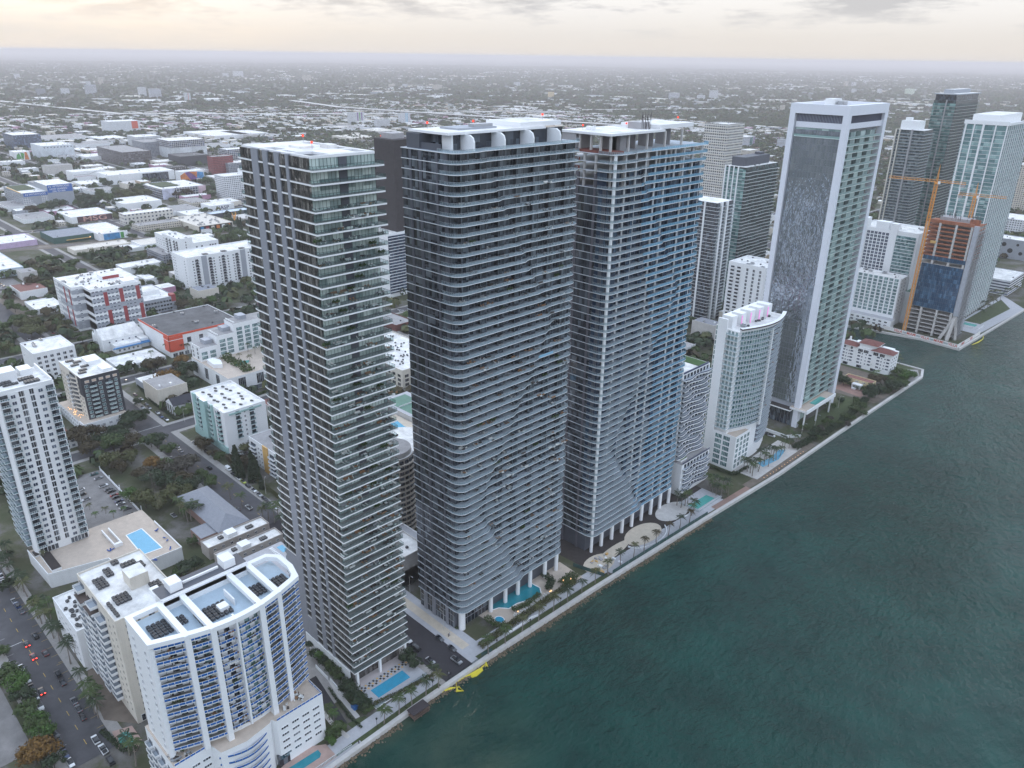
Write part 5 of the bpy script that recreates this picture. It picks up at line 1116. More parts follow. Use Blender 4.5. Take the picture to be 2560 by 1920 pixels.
    zs = lev(4, 2.9, 9); balc(t, d, 'S', [12, 20, 31, 38], zs, 3, 1.1, GREYD, WHITE2, 1); win(t, d, 'S', [3, 7], zs, 1.4, 1.3); win(t, d, 'E', [8], zs, 1.2, 1.6)
    MB().box(-38, 6, 0, 0, 24, 27, WHITE2, ROOFW).build('west_part', t); MB().box(0, 16, 0, 43, 46, 26, WHITE2, ROOFW).build('north_part', t); win(t, (0, 16, 43, 46), 'E', [4, 10, 20, 23, 26], lev(3, 2.9, 7), 2, 1.7, GLD); win(t, (-38, 6, 0, 24), 'S', even(2, 36, 6), lev(3, 2.9, 7), 1.5, 1.4)
    t, d = block('apartment_slab', 'long white twelve storey slab with dark columns of balconies', -803, 314, -767, 398, 36, WHITE2, ROOFW, 1.0, 0)
    for y in (20, 40, 60): condensers(t, 28, y, 35.02, 4, 4, 1.3, 1.3)
    zs = lev(4.6, 2.9, 10); balc(t, d, 'E', [10, 24, 38, 53, 70], zs, 3.6, 1, GREYD, WHITE2, 1); win(t, d, 'E', [6, 28, 34, 43, 49, 58, 66, 75], zs, 1.4, 1.3); b = MB(); b.box(36, 15, 3, 36.3, 20.5, 35.4, GREYP); b.box(36, 57, 3, 36.3, 62.5, 35.4, GREYP); b.build('grey_panel', t); MB().box(20, 74, 35, 34, 82, 39.5, WHITE2).build('roof_house', t); win(t, d, 'S', [4, 8, 30], zs, 1.4, 1.3)
    t, d = block('office_block', 'low grey banded office with pale roof beside the white mid-rise in parts', *(lambda p: (p[0] - 48, p[1], p[0], p[1] + 26))(gp(412, 662)), 11, FGREY, ROOFG, .6, 4)
    # things glimpsed between the two dark towers
    t, d = block('shop', 'terracotta edged grey roof seen between the two dark glass towers', -562, 392, -530, 412, 6, TERRA, ROOFG, .7, 3)
    t, d = block('parking_garage', 'pale garage with many condensers on its roof between the dark glass towers', -505, 318, -425, 366, 14, CREAM, ROOFW, .9, 0)
    for _ in range(60): inst('condenser', AC1, t, (RNG.uniform(4, 70), RNG.uniform(6, 44), 13.1), RNG.uniform(0, 3))
    win(t, d, 'S', even(30, 79, 8), [1, 4.4, 7.8], 3.4, 2.2, GLD, CREAM); win(t, d, 'E', even(1, 47, 8), [1, 4.4, 7.8], 3.4, 2.2, GLD, CREAM)
    t = thing('tennis_court', 'green tennis court on a deck between the dark glass towers', 'tennis court', (-402, 280, 0)); MB().box(0, 0, 0, 36, 24, 9, CONCL, PAVEL).build('deck', t); MB().box(3, 3, 9, 33, 20, 9.02, mat('court_green', (.12, .22, .17), .9, var=.1)).build('court_surface', t); MB().box(17.9, 3, 9.02, 18, 20, 10, WHITE2).build('net', t); occ(-403, 279, -365, 305)
    t = thing('pool_terrace', 'blue pool on a pink terrace between the dark glass towers', 'pool', (-382, 262, 0)); MB().box(0, 0, 0, 34, 17, 6, CONCL, SAND).build('deck', t); MB().prism([(6, 5), (28, 3), (30, 12), (18, 10), (7, 12)], 6, 6.06, POOL).build('water', t); occ(-383, 261, -347, 280)
    t = thing('round_roofed_hall', 'hall under two white round roofs between the dark glass towers', 'building', (-328, 244, 0)); occ(-350, 225, -306, 262)
    MB().cyl(0, 0, 0, 17, 17, CONCL, 40).cyl(0, 0, 17, 18.4, 19, WHITE2, 48, top=ROOFW).build('round_hall', t); MB().cyl(16, -10, 0, 21, 10, CONCL, 32).cyl(16, -10, 21, 22.2, 12, WHITE2, 40, top=ROOFW).build('round_hall', t); MB().cyl(2, -1, 18.4, 18.8, 6, WHITE2, 30, top=ROOFW).build('roof_disc', t)
    t = thing('round_tower', 'beige round ended tower with rows of small dark balconies', 'building', (-283, 203, 0)); occ(-296, 190, -270, 216); BG = mat('beige_render', (.50, .44, .38), .8, var=.08)
    MB().cyl(0, 0, 0, 44, 10.5, BG, 36, top=ROOFW).cyl(0, 0, 44, 46.5, 9.6, CONCL, 36, top=ROOFG).build('wall', t); b = MB()
    for k in range(9): a = RAD(-75 + k * 16); b.box(10.3 * math.cos(a) - .9, 10.3 * math.sin(a) - .9, .4, 10.3 * math.cos(a) + .9, 10.3 * math.sin(a) + .9, 2.2, GLD, rot=a)
    W1 = b.mesh('window_ring'); b = MB(); P = [(12 * math.cos(a), 12 * math.sin(a)) for a in np.linspace(-1.45, .95, 18)]; b.prism(P + [(9 * x / 12, 9 * y / 12) for x, y in P[::-1]], -.15, .5, BG); W2 = b.mesh('curved_balcony')
    for z in lev(3, 2.9, 14): inst('window_ring', W1, t, (0, 0, z)); inst('curved_balcony', W2, t, (0, 0, z))
    t, d = block('low_block', 'white block with roof pool deck between the pier tower and the dark wavy tower', -275, 173, -240, 200, 8.5, WHITE, PAVEL, .6, 0); MB().box(14, 14, 7.9, 24, 20, 7.96, POOLL).build('pool', t)
    t, d = block('low_block', 'plain beige walled block at the head of the dead end street', -258, 173.6, -240, 189, 16.2, CONCL, ROOFW, .8, 2); win(t, d, 'S', even(1, 17, 4), lev(2, 3.1, 4), 1.2, 1.4)
    t, d = block('apartment_tower', 'slim white and blue glass tower glimpsed between the pier tower and the dark tower', -648, 451, -617, 475, 64.7, WHITE2, ROOFW, 1, 2); win(t, d, 'S', [4, 9], lev(6, 3, 19), 2, 1.8); MB().box(31, .5, 4, 31.4, 24, 62, G_3).build('glass_front', t); b = MB()
    for z in lev(6, 3, 19): b.box(31.4, .5, z, 32.6, 24, z + .25, WHITE2)
    b.build('balcony_slabs', t)
    # tower wrapped in dark mesh
    t = thing('netted_tower', 'tower under construction wrapped in black netting', 'tower', (-652, 466, 0)); occ(-653, 465, -620, 500); NET = mat('black_mesh_netting', (.035, .03, .033), .9, var=.3, vscale=.3, bump=.3)
    MB().box(.6, .6, 0, 30, 30, 150, CONC).build('core_wall', t); MB().box(0, 0, 62, 31, 31, 151, NET).build('netting', t); MB().box(0, 0, 30, 31, 31, 60, G_3).build('curtain_glass', t); MB().box(0, -.3, 24, 31.4, 0, 30, WHITE2).box(30.8, 0, 4, 31.4, 6, 30, WHITE2).box(0, 0, 0, 30.8, 30, 24, FBROWN).build('lower_floors', t)
    MB().box(4, 6, 151, 22, 20, 156, CONC).build('core_top', t); beacon(6, 4, 151, t); b = MB()
    for x in np.arange(0, 31, 2): b.box(x, -.4, 58, x + 1, 0, 62, RNG.choice([CONC, mat('red_oxide_formwork', (0.2, 0.06, 0.045))]))
    b.build('formwork', t)
def sorted_ccw(P):
    c = (sum(p[0] for p in P) / len(P), sum(p[1] for p in P) / len(P)); return sorted(P, key=lambda p: math.atan2(p[1] - c[1], p[0] - c[0]))


misc_blocks()

# ---- tall towers north of the framed tower
def grid_tower(name, label, x0, y0, x1, y1, H, st, GS, GE, dep=1.6, SM=None, cols=(), z0=4, crown=None, wav=0.0, rail=None, sdep=0.0, roofm=None, smul=1.5):
    t = thing(name, label, 'tower', (x0, y0, 0)); occ(x0, y0, x1, y1); Wd, D = x1 - x0, y1 - y0; SM = SM or SLAB
    MB().box(.4, .4, 0, Wd - .4, D - .4, H, GE, roofm or ROOFW).build('core_wall', t)
    n = int((H - z0) / st); meshes = []
    for k in range(4 if wav else 1):
        P = [(Wd + dep + (wav * math.sin(y / D * 14 + k * .9) if wav else 0), y) for y in (np.linspace(0, D, 26) if wav else (0, D))]
        b = MB(); b.prism([(0, -sdep - .1), (Wd + dep if not wav else Wd, -sdep - .1)] + P + [(Wd, D), (0, D)], -.28, 0, SM, DECKD); s = b.mesh('floor_slab')
        r = None
        if rail: b = MB(); [b.poly([(*p, 0), (*q, 0), (*q, 1.1), (*p, 1.1)], rail) for p, q in zip(P, P[1:])]; (sdep and b.poly([(0, -sdep, 0), (Wd + dep, -sdep, 0), (Wd + dep, -sdep, 1.1), (0, -sdep, 1.1)], rail)); r = b.mesh('balustrade')
        meshes.append((s, r))
    b = MB(); b.box(.2, .05, 0.02, Wd - .3, .38, st - .3, GS); mullions(b, (.2, .02), (Wd - .3, .02), .02, st - .3, smul, MULG, .08); b.box(Wd - .38, .4, .02, Wd - .02, D - .3, st - .3, GE); mullions(b, (Wd, .5), (Wd, D - .4), .02, st - .3, 1.8, MULG, .08); g = b.mesh('window_band')
    for i in range(n):
        s, r = meshes[i % len(meshes)]; o = inst('floor_slab', s, t, (0, 0, z0 + st * i)); inst('window_band', g, t, (0, 0, z0 + st * i))
        if r: inst('balustrade', r, o)
    for face, u, w, M in cols: (MB().box(u, -.55 - sdep, 0, u + w, .3, H + .6, M) if face == 'S' else MB().box(Wd - .3, u, 0, Wd + dep + .25, u + w, H + .6, M)).build('pier', t)
    if crown: crown(t, Wd, D, H)
    return t
def cr_a(t, W_, D, H): MB().box(3, 6, H, W_ - 6, D - 8, H + 8, GREYD).box(6, D - 20, H + 8, 12, D - 12, H + 10, GREYD).build('roof_house', t); scatter_ac(t, (W_ - 6, 3, W_, D), H, 5)
def cr_b(t, W_, D, H): MB().box(3, 3, H, W_ - 6, D * .6, H + 9, WHITE2, ROOFW).box(6, 5, H + 9, 12, 10, H + 12, WHITE2).build('roof_house', t)
def cr_c(t, W_, D, H): MB().box(1, 1, H, W_ - 1, D - 1, H + 6, GLD).box(-.5, -.5, H + 6, W_ + 1.5, D, H + 7, GREYP, ROOFW).box(6, 8, H + 7, W_ - 8, D - 8, H + 11, GREYP, ROOFW).build('roof_house', t)
def cr_d(t, W_, D, H): MB().box(-.3, -.4, H, W_ + 1.4, 1, H + 3.4, WHITE2).box(W_, 1, H, W_ + 1.4, D, H + 2.4, WHITE2).box(4, 6, H, W_ - 8, D - 10, H + 8, WHITE2, ROOFW).build('roof_house', t)
GT1 = glass_mat('teal_tower_glass', (.05, .13, .13), (.30, .47, .44), (3, 3, 3.2), .5, .08); GT2 = glass_mat('dark_tower_glass', (.012, .022, .025), (.08, .12, .12), (2, 2, 3.2), .3, .08); GT3 = glass_mat('aqua_tower_glass', (.09, .20, .21), (.36, .54, .53), (4, 4, 3.3), .5, .07); GT4 = glass_mat('grey_tower_glass', (.02, .035, .04), (.20, .23, .22), (2, 2, 3.2), .4, .08)
grid_tower('glass_tower', 'dark green tower with rippling balcony edges behind the unfinished tower', -388, 676, -366, 738, 134, 3.25, GT1, GT2, 1.6, SLAB, [('S', 0, 1.2, WHITE2), ('S', 4, 1.4, WHITE2), ('S', 9, 1.0, WHITE2), ('S', 13.5, 1.2, WHITE2)], 6, cr_a, .55, R_GREEN)
grid_tower('apartment_tower', 'white tower with rows of long dark balconies tucked beside the blue filmed tower', -390, 613, -355, 640, 110, 3.1, GLD, GLD, 1.4, WHITE2, [('E', 5, 2.5, WHITE2), ('E', 14, 2.5, WHITE2), ('S', 8, 1.6, WHITE2), ('S', 22, 1.6, WHITE2)], 4, None, 0, R_GREY)
t, d = block('apartment_tower', 'pale latticed tower standing far behind the unfinished tower', -552, 900, -519, 940, 152, facade('lattice_wall', (.66, .64, .60), (.05, .06, .07), 3.0, 3.2, .62, .55), ROOFW, 1.5, 4)
for z in lev(6, 6.4, 23): MB().box(-.5, -.5, z, 33.6, 40, z + .6, CREAM).build('lattice_slab', t)
t, d = block('apartment_block', 'plain white block with columns of dark windows behind the condominium with roof fins', -330, 600, -296, 632, 66, WHITE2, ROOFW, 1.2, 10); win(t, d, 'E', [4, 9, 15, 20, 26], lev(6, 3.2, 18), 1.8, 2.2, GLD); balc(t, d, 'S', [4, 10], lev(6, 3.2, 18), 4, 1.2, WHITE2)
win(t, d, 'S', [18, 24, 30], lev(6, 3.2, 18), 1.8, 2.2, GLD)
grid_tower('apartment_tower', 'slim grey tower with jagged pale balconies and a white roof box', -320, 900, -292, 930, 160, 3.1, GT4, GT2, 1.6, CONCL, [('S', 16, 1.6, CONC), ('S', 0, 1.2, CREAM), ('S', 4, 1.0, CREAM)], 4, cr_b, 0, R_GREY, 1.0)
grid_tower('glass_tower', 'tallest green tower of the northern cluster with stacked slab balconies', -308, 960, -285, 1036, 188, 3.3, GT1, GT2, 2.0, CONCL, [('S', 13, 1.0, CONC)], 4, cr_c, 0, R_GREEN, 1.4)
grid_tower('glass_tower', 'aqua glass tower with white ribs at the water behind the building site', -227, 800, -193, 884, 176, 3.35, GT3, GT3, .5, WHITE2, [('S', 1, 1.2, WHITE2), ('S', 8, 1.0, WHITE2), ('S', 15, 1.6, WHITE2), ('S', 25, 1.0, WHITE2)] + [('E', k * 6.4, .5, WHITE2) for k in range(13)], 4, cr_d, 0, None, .2)
t, d = block('condominium', 'white condominium with blue glass bays and stepped crown behind the framed tower', -288, 760, -232, 800, 82, WHITE2, ROOFW, 1.2, 6)
win(t, d, 'S', [11, 14.5, 18, 21.5, 25, 28.5], lev(5, 3.1, 24), 2.6, 2.4, GLB, WHITE2, 1); MB().box(-1, -1.2, 0, 9, 8, 90, WHITE2).box(31, -1.2, 0, 37, 6, 88, WHITE2).box(16, 2, 81, 28, 10, 88, WHITE2).build('tower_slab', t)
b = MB(); b.box(37.1, -.8, 3, 54.1, .01, 78, GLG); b.build('glass_bay', t)
for z in lev(4, 3.1, 24): MB().box(37, -1.8, z, 55, 0, z + .3, WHITE2).build('bay_slab', t)
t, d = block('condominium', 'white waterfront block with rows of dark bays across the inlet', -275, 733, -231, 752, 45, WHITE2, ROOFW, 1, 14)
win(t, d, 'S', even(1, 43, 9), lev(11, 3.1, 11), 3.2, 2.4, GLG, WHITE2, 2); win(t, d, 'E', [5, 12], lev(11, 3.1, 11), 1.6, 1.6); MB().box(-4, -9, 0, 46, -.02, 8, WHITE2, PAVEL).build('podium_wall', t); win(t, (-4, -9, 46, 0), 'S', even(2, 48, 9), [2, 5], 2.4, 1.4)
t, d = block('parking_podium', 'white parking podium with green roof courts behind the waterfront block', -310, 752.5, -226, 776, 30, WHITE, mat('court_green', (.12, .22, .17)), .8, 0); win(t, d, 'E', even(1, 22, 4), lev(3, 3.2, 8), 3.6, 1.3, GLD)

# ---- tower under construction across the inlet
def site():
    X, Y = -221.0, 734.0; Wd, D, H = 41.0, 24.0, 99.0; t = thing('construction_tower', 'concrete tower under construction with blue glass on its middle floors', 'tower', (X, Y, 0)); occ(X - 3, 716, X + Wd + 16, Y + D)
    RU = mat('rust_formwork', (.34, .13, .07), .85, var=.35, vscale=.5); st = 3.55; n = 27
    MB().box(8, 9, 0, Wd - 8, D - 3, H + 4, CONC).build('core_wall', t)
    b = MB(); b.box(0, 0, -.35, Wd, D, 0, CONCL); A = b.mesh('floor_slab'); b = MB(); b.box(0, 0, -.35, Wd, D, 0, RU); b.box(0, -.1, 0, Wd, 0, 1.1, RU); b.box(Wd, 0, 0, Wd + .1, D, 1.1, RU); Bm = b.mesh('floor_slab')
    for i in range(n + 1): inst('floor_slab', A if i < 19 else Bm, t, (0, 0, 3 + st * i))
    for x in (.2, 11, 24, 36): MB().box(x, -.3, 0, x + 1.7, 1.3, H, CONCL).build('column', t)
    for y in (7, 13, 20): MB().box(Wd - 1.4, y, 0, Wd + .2, y + 1.4, H, CONCL).build('column', t)
    MB().box(Wd - 2.6, -.9, 22, Wd + .9, 2.4, H + 1, mat('silver_wrap', (.48, .50, .55), .4, metal=.3, var=.15)).build('corner_column', t)
    for p, q in (((Wd - .8, .8, 22), (Wd - 8.5, -3, 0)), ((Wd - .8, .8, 22), (Wd - 2, -4.5, 0)), ((Wd - .8, .8, 22), (Wd + 2.4, 3, 0))): MB().bar(p, q, 2.2, CONCL).build('raking_column', t)
    GB = glass_mat('cobalt_curtain_glass', (.015, .06, .13), (.09, .20, .33), (1.6, 1.6, 3.55), .4, .05, wave=.3, coat=.2); b = MB(); b.box(4, -.5, .02, Wd - 3, -.32, st - .05, GB); mullions(b, (4, -.53), (Wd - 3, -.53), .02, st - .05, 1.6, MULG, .06); g = b.mesh('curtain_glass')
    for i in list(range(6, 17)) + [18]: inst('curtain_glass', g, t, (0, 0, 3 + st * i))
    b = MB()
    for y in np.arange(0, D + .1, 3): b.box(Wd + 1.6, y, 0, Wd + 1.75, y + .15, H - 4, METAL)
    for z in np.arange(2, H - 4, 2.2): b.box(Wd + .6, 0, z, Wd + 1.7, D, z + .12, METAL)
    b.build('scaffold', t)
    b = MB()
    for _ in range(46): x, y = RNG.uniform(2, Wd - 2), RNG.uniform(1, D - 1); b.box(x, y, H + 3, x + .25, y + .25, H + RNG.uniform(5, 8), mat('rebar_steel', (.07, .06, .06)))
    b.box(1, 1, H + .3, Wd - 4, 3, H + 2.2, RU); b.box(Wd - 9, 8, H + .3, Wd - 1, 9, H + 5, RU); b.build('rebar', t).__setitem__('kind', 'stuff')
    MB().box(7, -.7, 3 + st * 22, 11.5, -.12, 5.4 + st * 22, OCHRE).build('hung_sheet', t)
    # hoarding along the quay with its lettering
    t = thing('hoarding', 'white site hoarding along the quay with red lettering', 'hoarding', (-233, 721, 0)); HB = mat('hoarding_white', (.72, .71, .69), .6); RL = mat('red_lettering', (.50, .06, .03), .6); BL = mat('grey_blue_lettering', (.10, .18, .22), .6)
    a, c, e = Vector((0, 0)), Vector((64, -6)), Vector((66.5, 48)); MB().bar((0, 0, 1.9), (64, -6, 1.9), .2, HB, 3.4).build('panel', t); MB().bar((64, -6, 1.9), (66.5, 48, 1.9), .2, HB, 3.4).build('panel', t)
    for i, w in enumerate(('VILLA', 'MIAMI', 'VILLA', 'MIAMI', 'VILLA')):
        x = 13 + i * 11.8; o = text(w, 3.5, RL, t, (x, -x * 6 / 64 - .16, 1.95)); o.rotation_euler = (RAD(90), 0, math.atan2(-6, 64)); o.scale = (.85, 1, 1)
        if i < 4: bb = MB(); bb.bar((x + 4.1, -(x + 4.1) * 6 / 64 - .13, 2.2), (x + 7.7, -(x + 7.7) * 6 / 64 - .13, 2.2), .04, BL, .5); bb.bar((x + 4.1, -(x + 4.1) * 6 / 64 - .13, 1.3), (x + 7.7, -(x + 7.7) * 6 / 64 - .13, 1.3), .04, BL, .3); bb.build('caption_bars', t)
    for i, w in enumerate(('MIAMI', 'VILLA')):
        y = 6 + i * 20; o = text(w, 3.2, RL, t, (64.1 + (y + 6) * .046 + .2, y, 1.95), 'E'); o.scale = (.85, 1, 1)
site()
def crane(label, x, y, H, heading, jib, cj, tip):
    t = thing('tower_crane', label, 'crane', (x, y, 0)); s = 1.15
    b = MB()
    for i, j in ((-s, -s), (s, -s), (s, s), (-s, s)): b.bar((i, j, 0), (i, j, H), .34, CRANE)
    for k in range(int(H / 3)):
        z = k * 3.0
        for p, q in (((-s, -s), (s, -s)), ((s, -s), (s, s)), ((s, s), (-s, s)), ((-s, s), (-s, -s))): b.bar((*p, z), (*q, z + 3), .2, CRANE); b.bar((*p, z + 3), (*q, z + 3), .18, CRANE)
    b.build('mast', t)
    MB().box(-1.3, -1.3, H, 1.3, 1.3, H + 1.6, CRANE).box(1.3, -.9, H + .2, 2.9, .9, H + 2.4, WHITE2).build('slewing_cab', t)
    u = Vector((math.sin(heading), math.cos(heading), 0)); v = Vector((u.y, -u.x, 0)); z0 = H + 1.8
    b = MB()
    for k in range(int((jib + cj) / 2.6)):
        a, c = -cj + k * 2.6, -cj + (k + 1) * 2.6; T = lambda d: Vector(u * d) + Vector((0, 0, z0 + 1.7)); Lf = lambda d: u * d + v * .75 + Vector((0, 0, z0)); Rt = lambda d: u * d - v * .75 + Vector((0, 0, z0))
        b.bar(T(a), T(c), .26, CRANE); b.bar(Lf(a), Lf(c), .24, CRANE); b.bar(Rt(a), Rt(c), .24, CRANE); b.bar(Lf(a), T((a + c) / 2), .14, CRANE); b.bar(T((a + c) / 2), Lf(c), .14, CRANE); b.bar(Rt(a), T((a + c) / 2), .14, CRANE); b.bar(Lf(a), Rt(c), .12, CRANE)
    b.build('jib', t)
    p = -u * (cj - 2); MB().box(p.x - 1.6, p.y - 1.2, z0 - 2.4, p.x + 1.6, p.y + 1.2, z0 - .1, CONC).build('counterweight', t)
    b = MB(); b.bar((-.8, 0, H + 1.6), (0, 0, H + tip), .3, CRANE); b.bar((.8, 0, H + 1.6), (0, 0, H + tip), .3, CRANE); b.bar((0, .8, H + 1.6), (0, 0, H + tip), .3, CRANE); b.bar((0, 0, H + tip), tuple(u * jib * .62 + Vector((0, 0, z0 + 1.7))), .12, BLACK); b.bar((0, 0, H + tip), tuple(-u * cj * .9 + Vector((0, 0, z0 + 1.7))), .12, BLACK); b.build('apex', t)
crane('tall yellow tower crane standing on the quay before the construction tower', -218, 729, 131, RAD(-98), 38, 22, 16)
crane('yellow tower crane rising behind the construction tower', -196, 766, 118, RAD(76), 24, 13, 13)
crane('small distant yellow tower crane left of the dark green rippling tower', -560, 850, 62, RAD(-70), 22, 12, 9)

# ---- the headland: red roofed block and yellow villa
def headland():
    X, Y = -226.0, 607.0; t = thing('apartment_block', 'white five storey block with red tiled hipped roofs on the headland', 'building', (X, Y, 0)); occ(-228, 604, -182, 626); Wd, D, H = 40.0, 15.0, 16.6
    MB().box(0, 0, 0, Wd, D, H, WHITE2, ROOFW).build('wall', t); MB().box(14, 2, H, 27, 14, H + 3.2, WHITE2).build('upper_wall', t)
    def hip(x0, y0, x1, y1, z, h):
        b = MB(); c = (y1 - y0) / 2; b.poly([(x0, y0, z), (x1, y0, z), (x1 - c, y0 + c, z + h), (x0 + c, y0 + c, z + h)], TERRA); b.poly([(x1, y0, z), (x1, y1, z), (x1 - c, y0 + c, z + h)], TERRA); b.poly([(x1, y1, z), (x0, y1, z), (x0 + c, y0 + c, z + h), (x1 - c, y0 + c, z + h)], TERRA); b.poly([(x0, y1, z), (x0, y0, z), (x0 + c, y0 + c, z + h)], TERRA); b.box(x0, y0, z - .3, x1, y1, z - .01, WHITE2); b.build('tiled_roof', t)
    hip(-1.4, -1.4, 13.4, 9, H + .32, 2.6); hip(24, -1.4, Wd + 1.4, 10, H + .32, 2.8); hip(12.6, .6, 28.4, 15, H + 3.55, 2.8)
    MB().box(8, 9.2, H, 13.5, 14.5, H + 1.4, WHITE2).box(28, 10.2, H, 37, 14.5, H + 1.3, WHITE2).build('roof_terrace', t); MB().box(2, 11, H, 3.2, 12.2, H + 3.6, WHITE2).build('chimney', t)
    d = (0, 0, Wd, D); zs = lev(3.9, 2.65, 4); win(t, d, 'S', [3, 9.5, 15.5, 24, 30.5, 38], zs, 2.2, 1.2, GLB, WHITE2, 0); win(t, d, 'S', [5.5, 7.5, 18, 21, 33, 35.5], zs, .9, .9, GLB, WHITE2, 0); win(t, d, 'S', [3.5, 9], [14], 1.6, 2, GLD, WHITE2, 0); win(t, d, 'S', [16, 20.5, 28, 33], [13.4], 3.6, 2.4, GLD, WHITE2, 2); win(t, d, 'E', [3, 7, 11], lev(1.4, 2.65, 6), 1.4, 1.3, GLB, WHITE2, 0); win(t, d, 'S', [6, 17, 28], [.3], 4, 2.2, GLD, WHITE2, 0)
    t, d = block('villa', 'flat roofed yellow villa with white porch in the overgrown lot', -204, 566, -183, 574, 6, mat('yellow_stucco', (.62, .50, .30), .8, var=.12, dirt=.2), mat('red_roof', (.22, .10, .08), .9, var=.2), .5, 0); MB().box(8, -4, 0, 15, 0, 3.6, WHITE2).box(9, -6, 0, 12, -4, 1.2, WHITE2).build('porch', t); win(t, (8, -4, 15, 0), 'S', [2, 5], [.8], .8, 2, GLD); win(t, d, 'S', [3, 10, 15], [4.2], 2.4, .6, GLD)
    sheet('overgrown_lot', [(-226, 545), (-172, 545), (-168.5, 600), (-226, 603)], .06, EARTH); sheet('lot_paving', [(-206, 552), (-184, 549), (-182, 564), (-204, 566)], .1, mat('pink_paving', (.28, .17, .14), .95, var=.3, vscale=.3)); sheet('lawn', [(-193, 470), (-178, 468), (-174, 500), (-176, 540), (-193, 540)], .12, GRASS)
    sheet('lawn', [(-228, 604), (-170, 600), (-169, 624), (-178, 638), (-228, 642)], .07, GRASS); sheet('quay_pavement', [(-176, 605), (-168, 604), (-167.5, 623), (-174, 637), (-180, 632)], .12, PAVE)
headland()
for a in ((-262, 930, -186, 985, 16, 'white banded garage beyond the garden at the frame edge', FSTRIPE), (-300, 1122, -215, 1150, 24, 'grey hall with round openings in its wall', GREYP), (-345, 1290, -262, 1340, 22, 'stepped white apartment block beyond the grey hall', FWHITE), (-345, 1500, -300, 1540, 75, 'cream tower at the far edge of the northern cluster', FCREAM)):
    t, d = block('building', a[5], *a[:5], a[6], ROOFW, .8, 6)
    if a[6] is GREYP:
        hole = MB(); hole.cyl(0, 0, 0, .3, 1, BLACK, 18); hm = hole.mesh('round_opening')
        for x, z, s in ((58, 17, 2.6), (66, 10, 3), (73, 18, 1.6), (62, 5, 1.4), (78, 8, 2.2), (50, 9, 2)): o = inst('round_opening', hm, t, (x, .1, z), 0, (s, s, 1)); o.rotation_euler = (RAD(90), 0, 0)
sheet('garden_paving', [(-192, 772), (-168, 768), (-160, 890), (-190, 930)], .09, PAVEL); sheet('lawn', [(-190, 800), (-176, 798), (-170, 880), (-186, 910)], .12, GRASS)
MB().box(-189, 785, 0, -172, 800, 1.0, WHITE2, PAVEL).build('garden_deck').__setitem__('kind', 'structure'); tag(MB().box(-187, 788, 1.0, -176, 796, 1.05, POOLG).build('garden_pool'), 'pale green pool in the garden behind the building site', 'pool')
# ------------------------------------------------------------------ trees, palms, hedges
LEAF = {'green': leaf_mat('green_leaves', (.034, .060, .020), (.085, .115, .040)), 'dark': leaf_mat('dark_leaves', (.022, .038, .020), (.055, .075, .036)), 'olive': leaf_mat('olive_leaves', (.055, .062, .024), (.115, .118, .048)),
        'brown': leaf_mat('brown_green_leaves', (.038, .032, .018), (.085, .066, .032)), 'orange': leaf_mat('orange_brown_leaves', (.10, .055, .015), (.22, .12, .03)), 'bright': leaf_mat('bright_green_leaves', (.035, .075, .016), (.085, .15, .035)), 'grey': leaf_mat('grey_brown_leaves', (.050, .045, .036), (.095, .085, .065))}
BARK = mat('bark', (.10, .085, .07), .9, var=.3, vscale=2.0); PTRUNK = mat('palm_trunk', (.22, .19, .165), .9, var=.25, vscale=2.5)
def quads(C, A, B_, M):
    """one mesh of leaf-sized quads: centres C, half axes A and B_"""
    n = len(C); V = np.stack([C - A, C + B_, C + A, C - B_], 1).reshape(-1, 3); me = bpy.data.meshes.new('crown'); me.vertices.add(4 * n); me.vertices.foreach_set('co', V.ravel()); me.loops.add(4 * n); me.loops.foreach_set('vertex_index', np.arange(4 * n)); me.polygons.add(n); me.polygons.foreach_set('loop_start', np.arange(0, 4 * n, 4)); me.polygons.foreach_set('loop_total', np.full(n, 4)); me.materials.append(M); me.update(); me.validate(); return me
def crown_data(r, n, clumps, hz, leaf, base):
    cc = r.normal(0, 1, (clumps, 3)); cc /= np.linalg.norm(cc, axis=1)[:, None]; cc *= r.uniform(.35, .82, (clumps, 1)); cc[:, 2] = np.abs(cc[:, 2]) * .9 - .12; cs = r.uniform(.24, .46, clumps)
    k = r.integers(0, clumps, n); d = r.normal(0, 1, (n, 3)); d /= np.linalg.norm(d, axis=1)[:, None]; P = cc[k] + d * cs[k][:, None] * r.uniform(.55, 1.05, (n, 1)); P *= np.array([1, 1, hz]); P[:, 2] += base
    A = r.normal(0, 1, (n, 3)); A -= d * (A * d).sum(1)[:, None] * .7; A /= np.linalg.norm(A, axis=1)[:, None]; B_ = np.cross(d, A); B_ /= np.linalg.norm(B_, axis=1)[:, None]; s = r.uniform(.6, 1.4, (n, 1)) * leaf
    return P, A * s, B_ * s * .7
TREES = {}
def tree_mesh(col, v):
    if (col, v) in TREES: return TREES[col, v]
    r = np.random.default_rng(100 + v); P, A, B_ = crown_data(r, 1900, 17 + 3 * (v % 3), .72 + .1 * (v % 3), .082, .95); P[:, :2] *= 1.18; cm_ = quads(P, A, B_, LEAF[col]); b = MB(); b.tube([(0, 0, 0), (.02, .01, .35), (0, .02, .7)], [.055, .04, .03], BARK, 7)
    for k in range(5): a = k * 1.26 + v; b.tube([(0, .02, .38 + .05 * k), (.3 * math.cos(a), .3 * math.sin(a), .72 + .05 * k), (.55 * math.cos(a), .55 * math.sin(a), .95)], [.025, .018, .008], BARK, 5)
    TREES[col, v] = (cm_, b.mesh('trunk')); return TREES[col, v]
NAMES = {'green': 'mid green', 'dark': 'dark green', 'olive': 'olive green', 'brown': 'brownish green', 'orange': 'orange brown', 'bright': 'bright green', 'grey': 'grey brown'}
NTREE = [0]
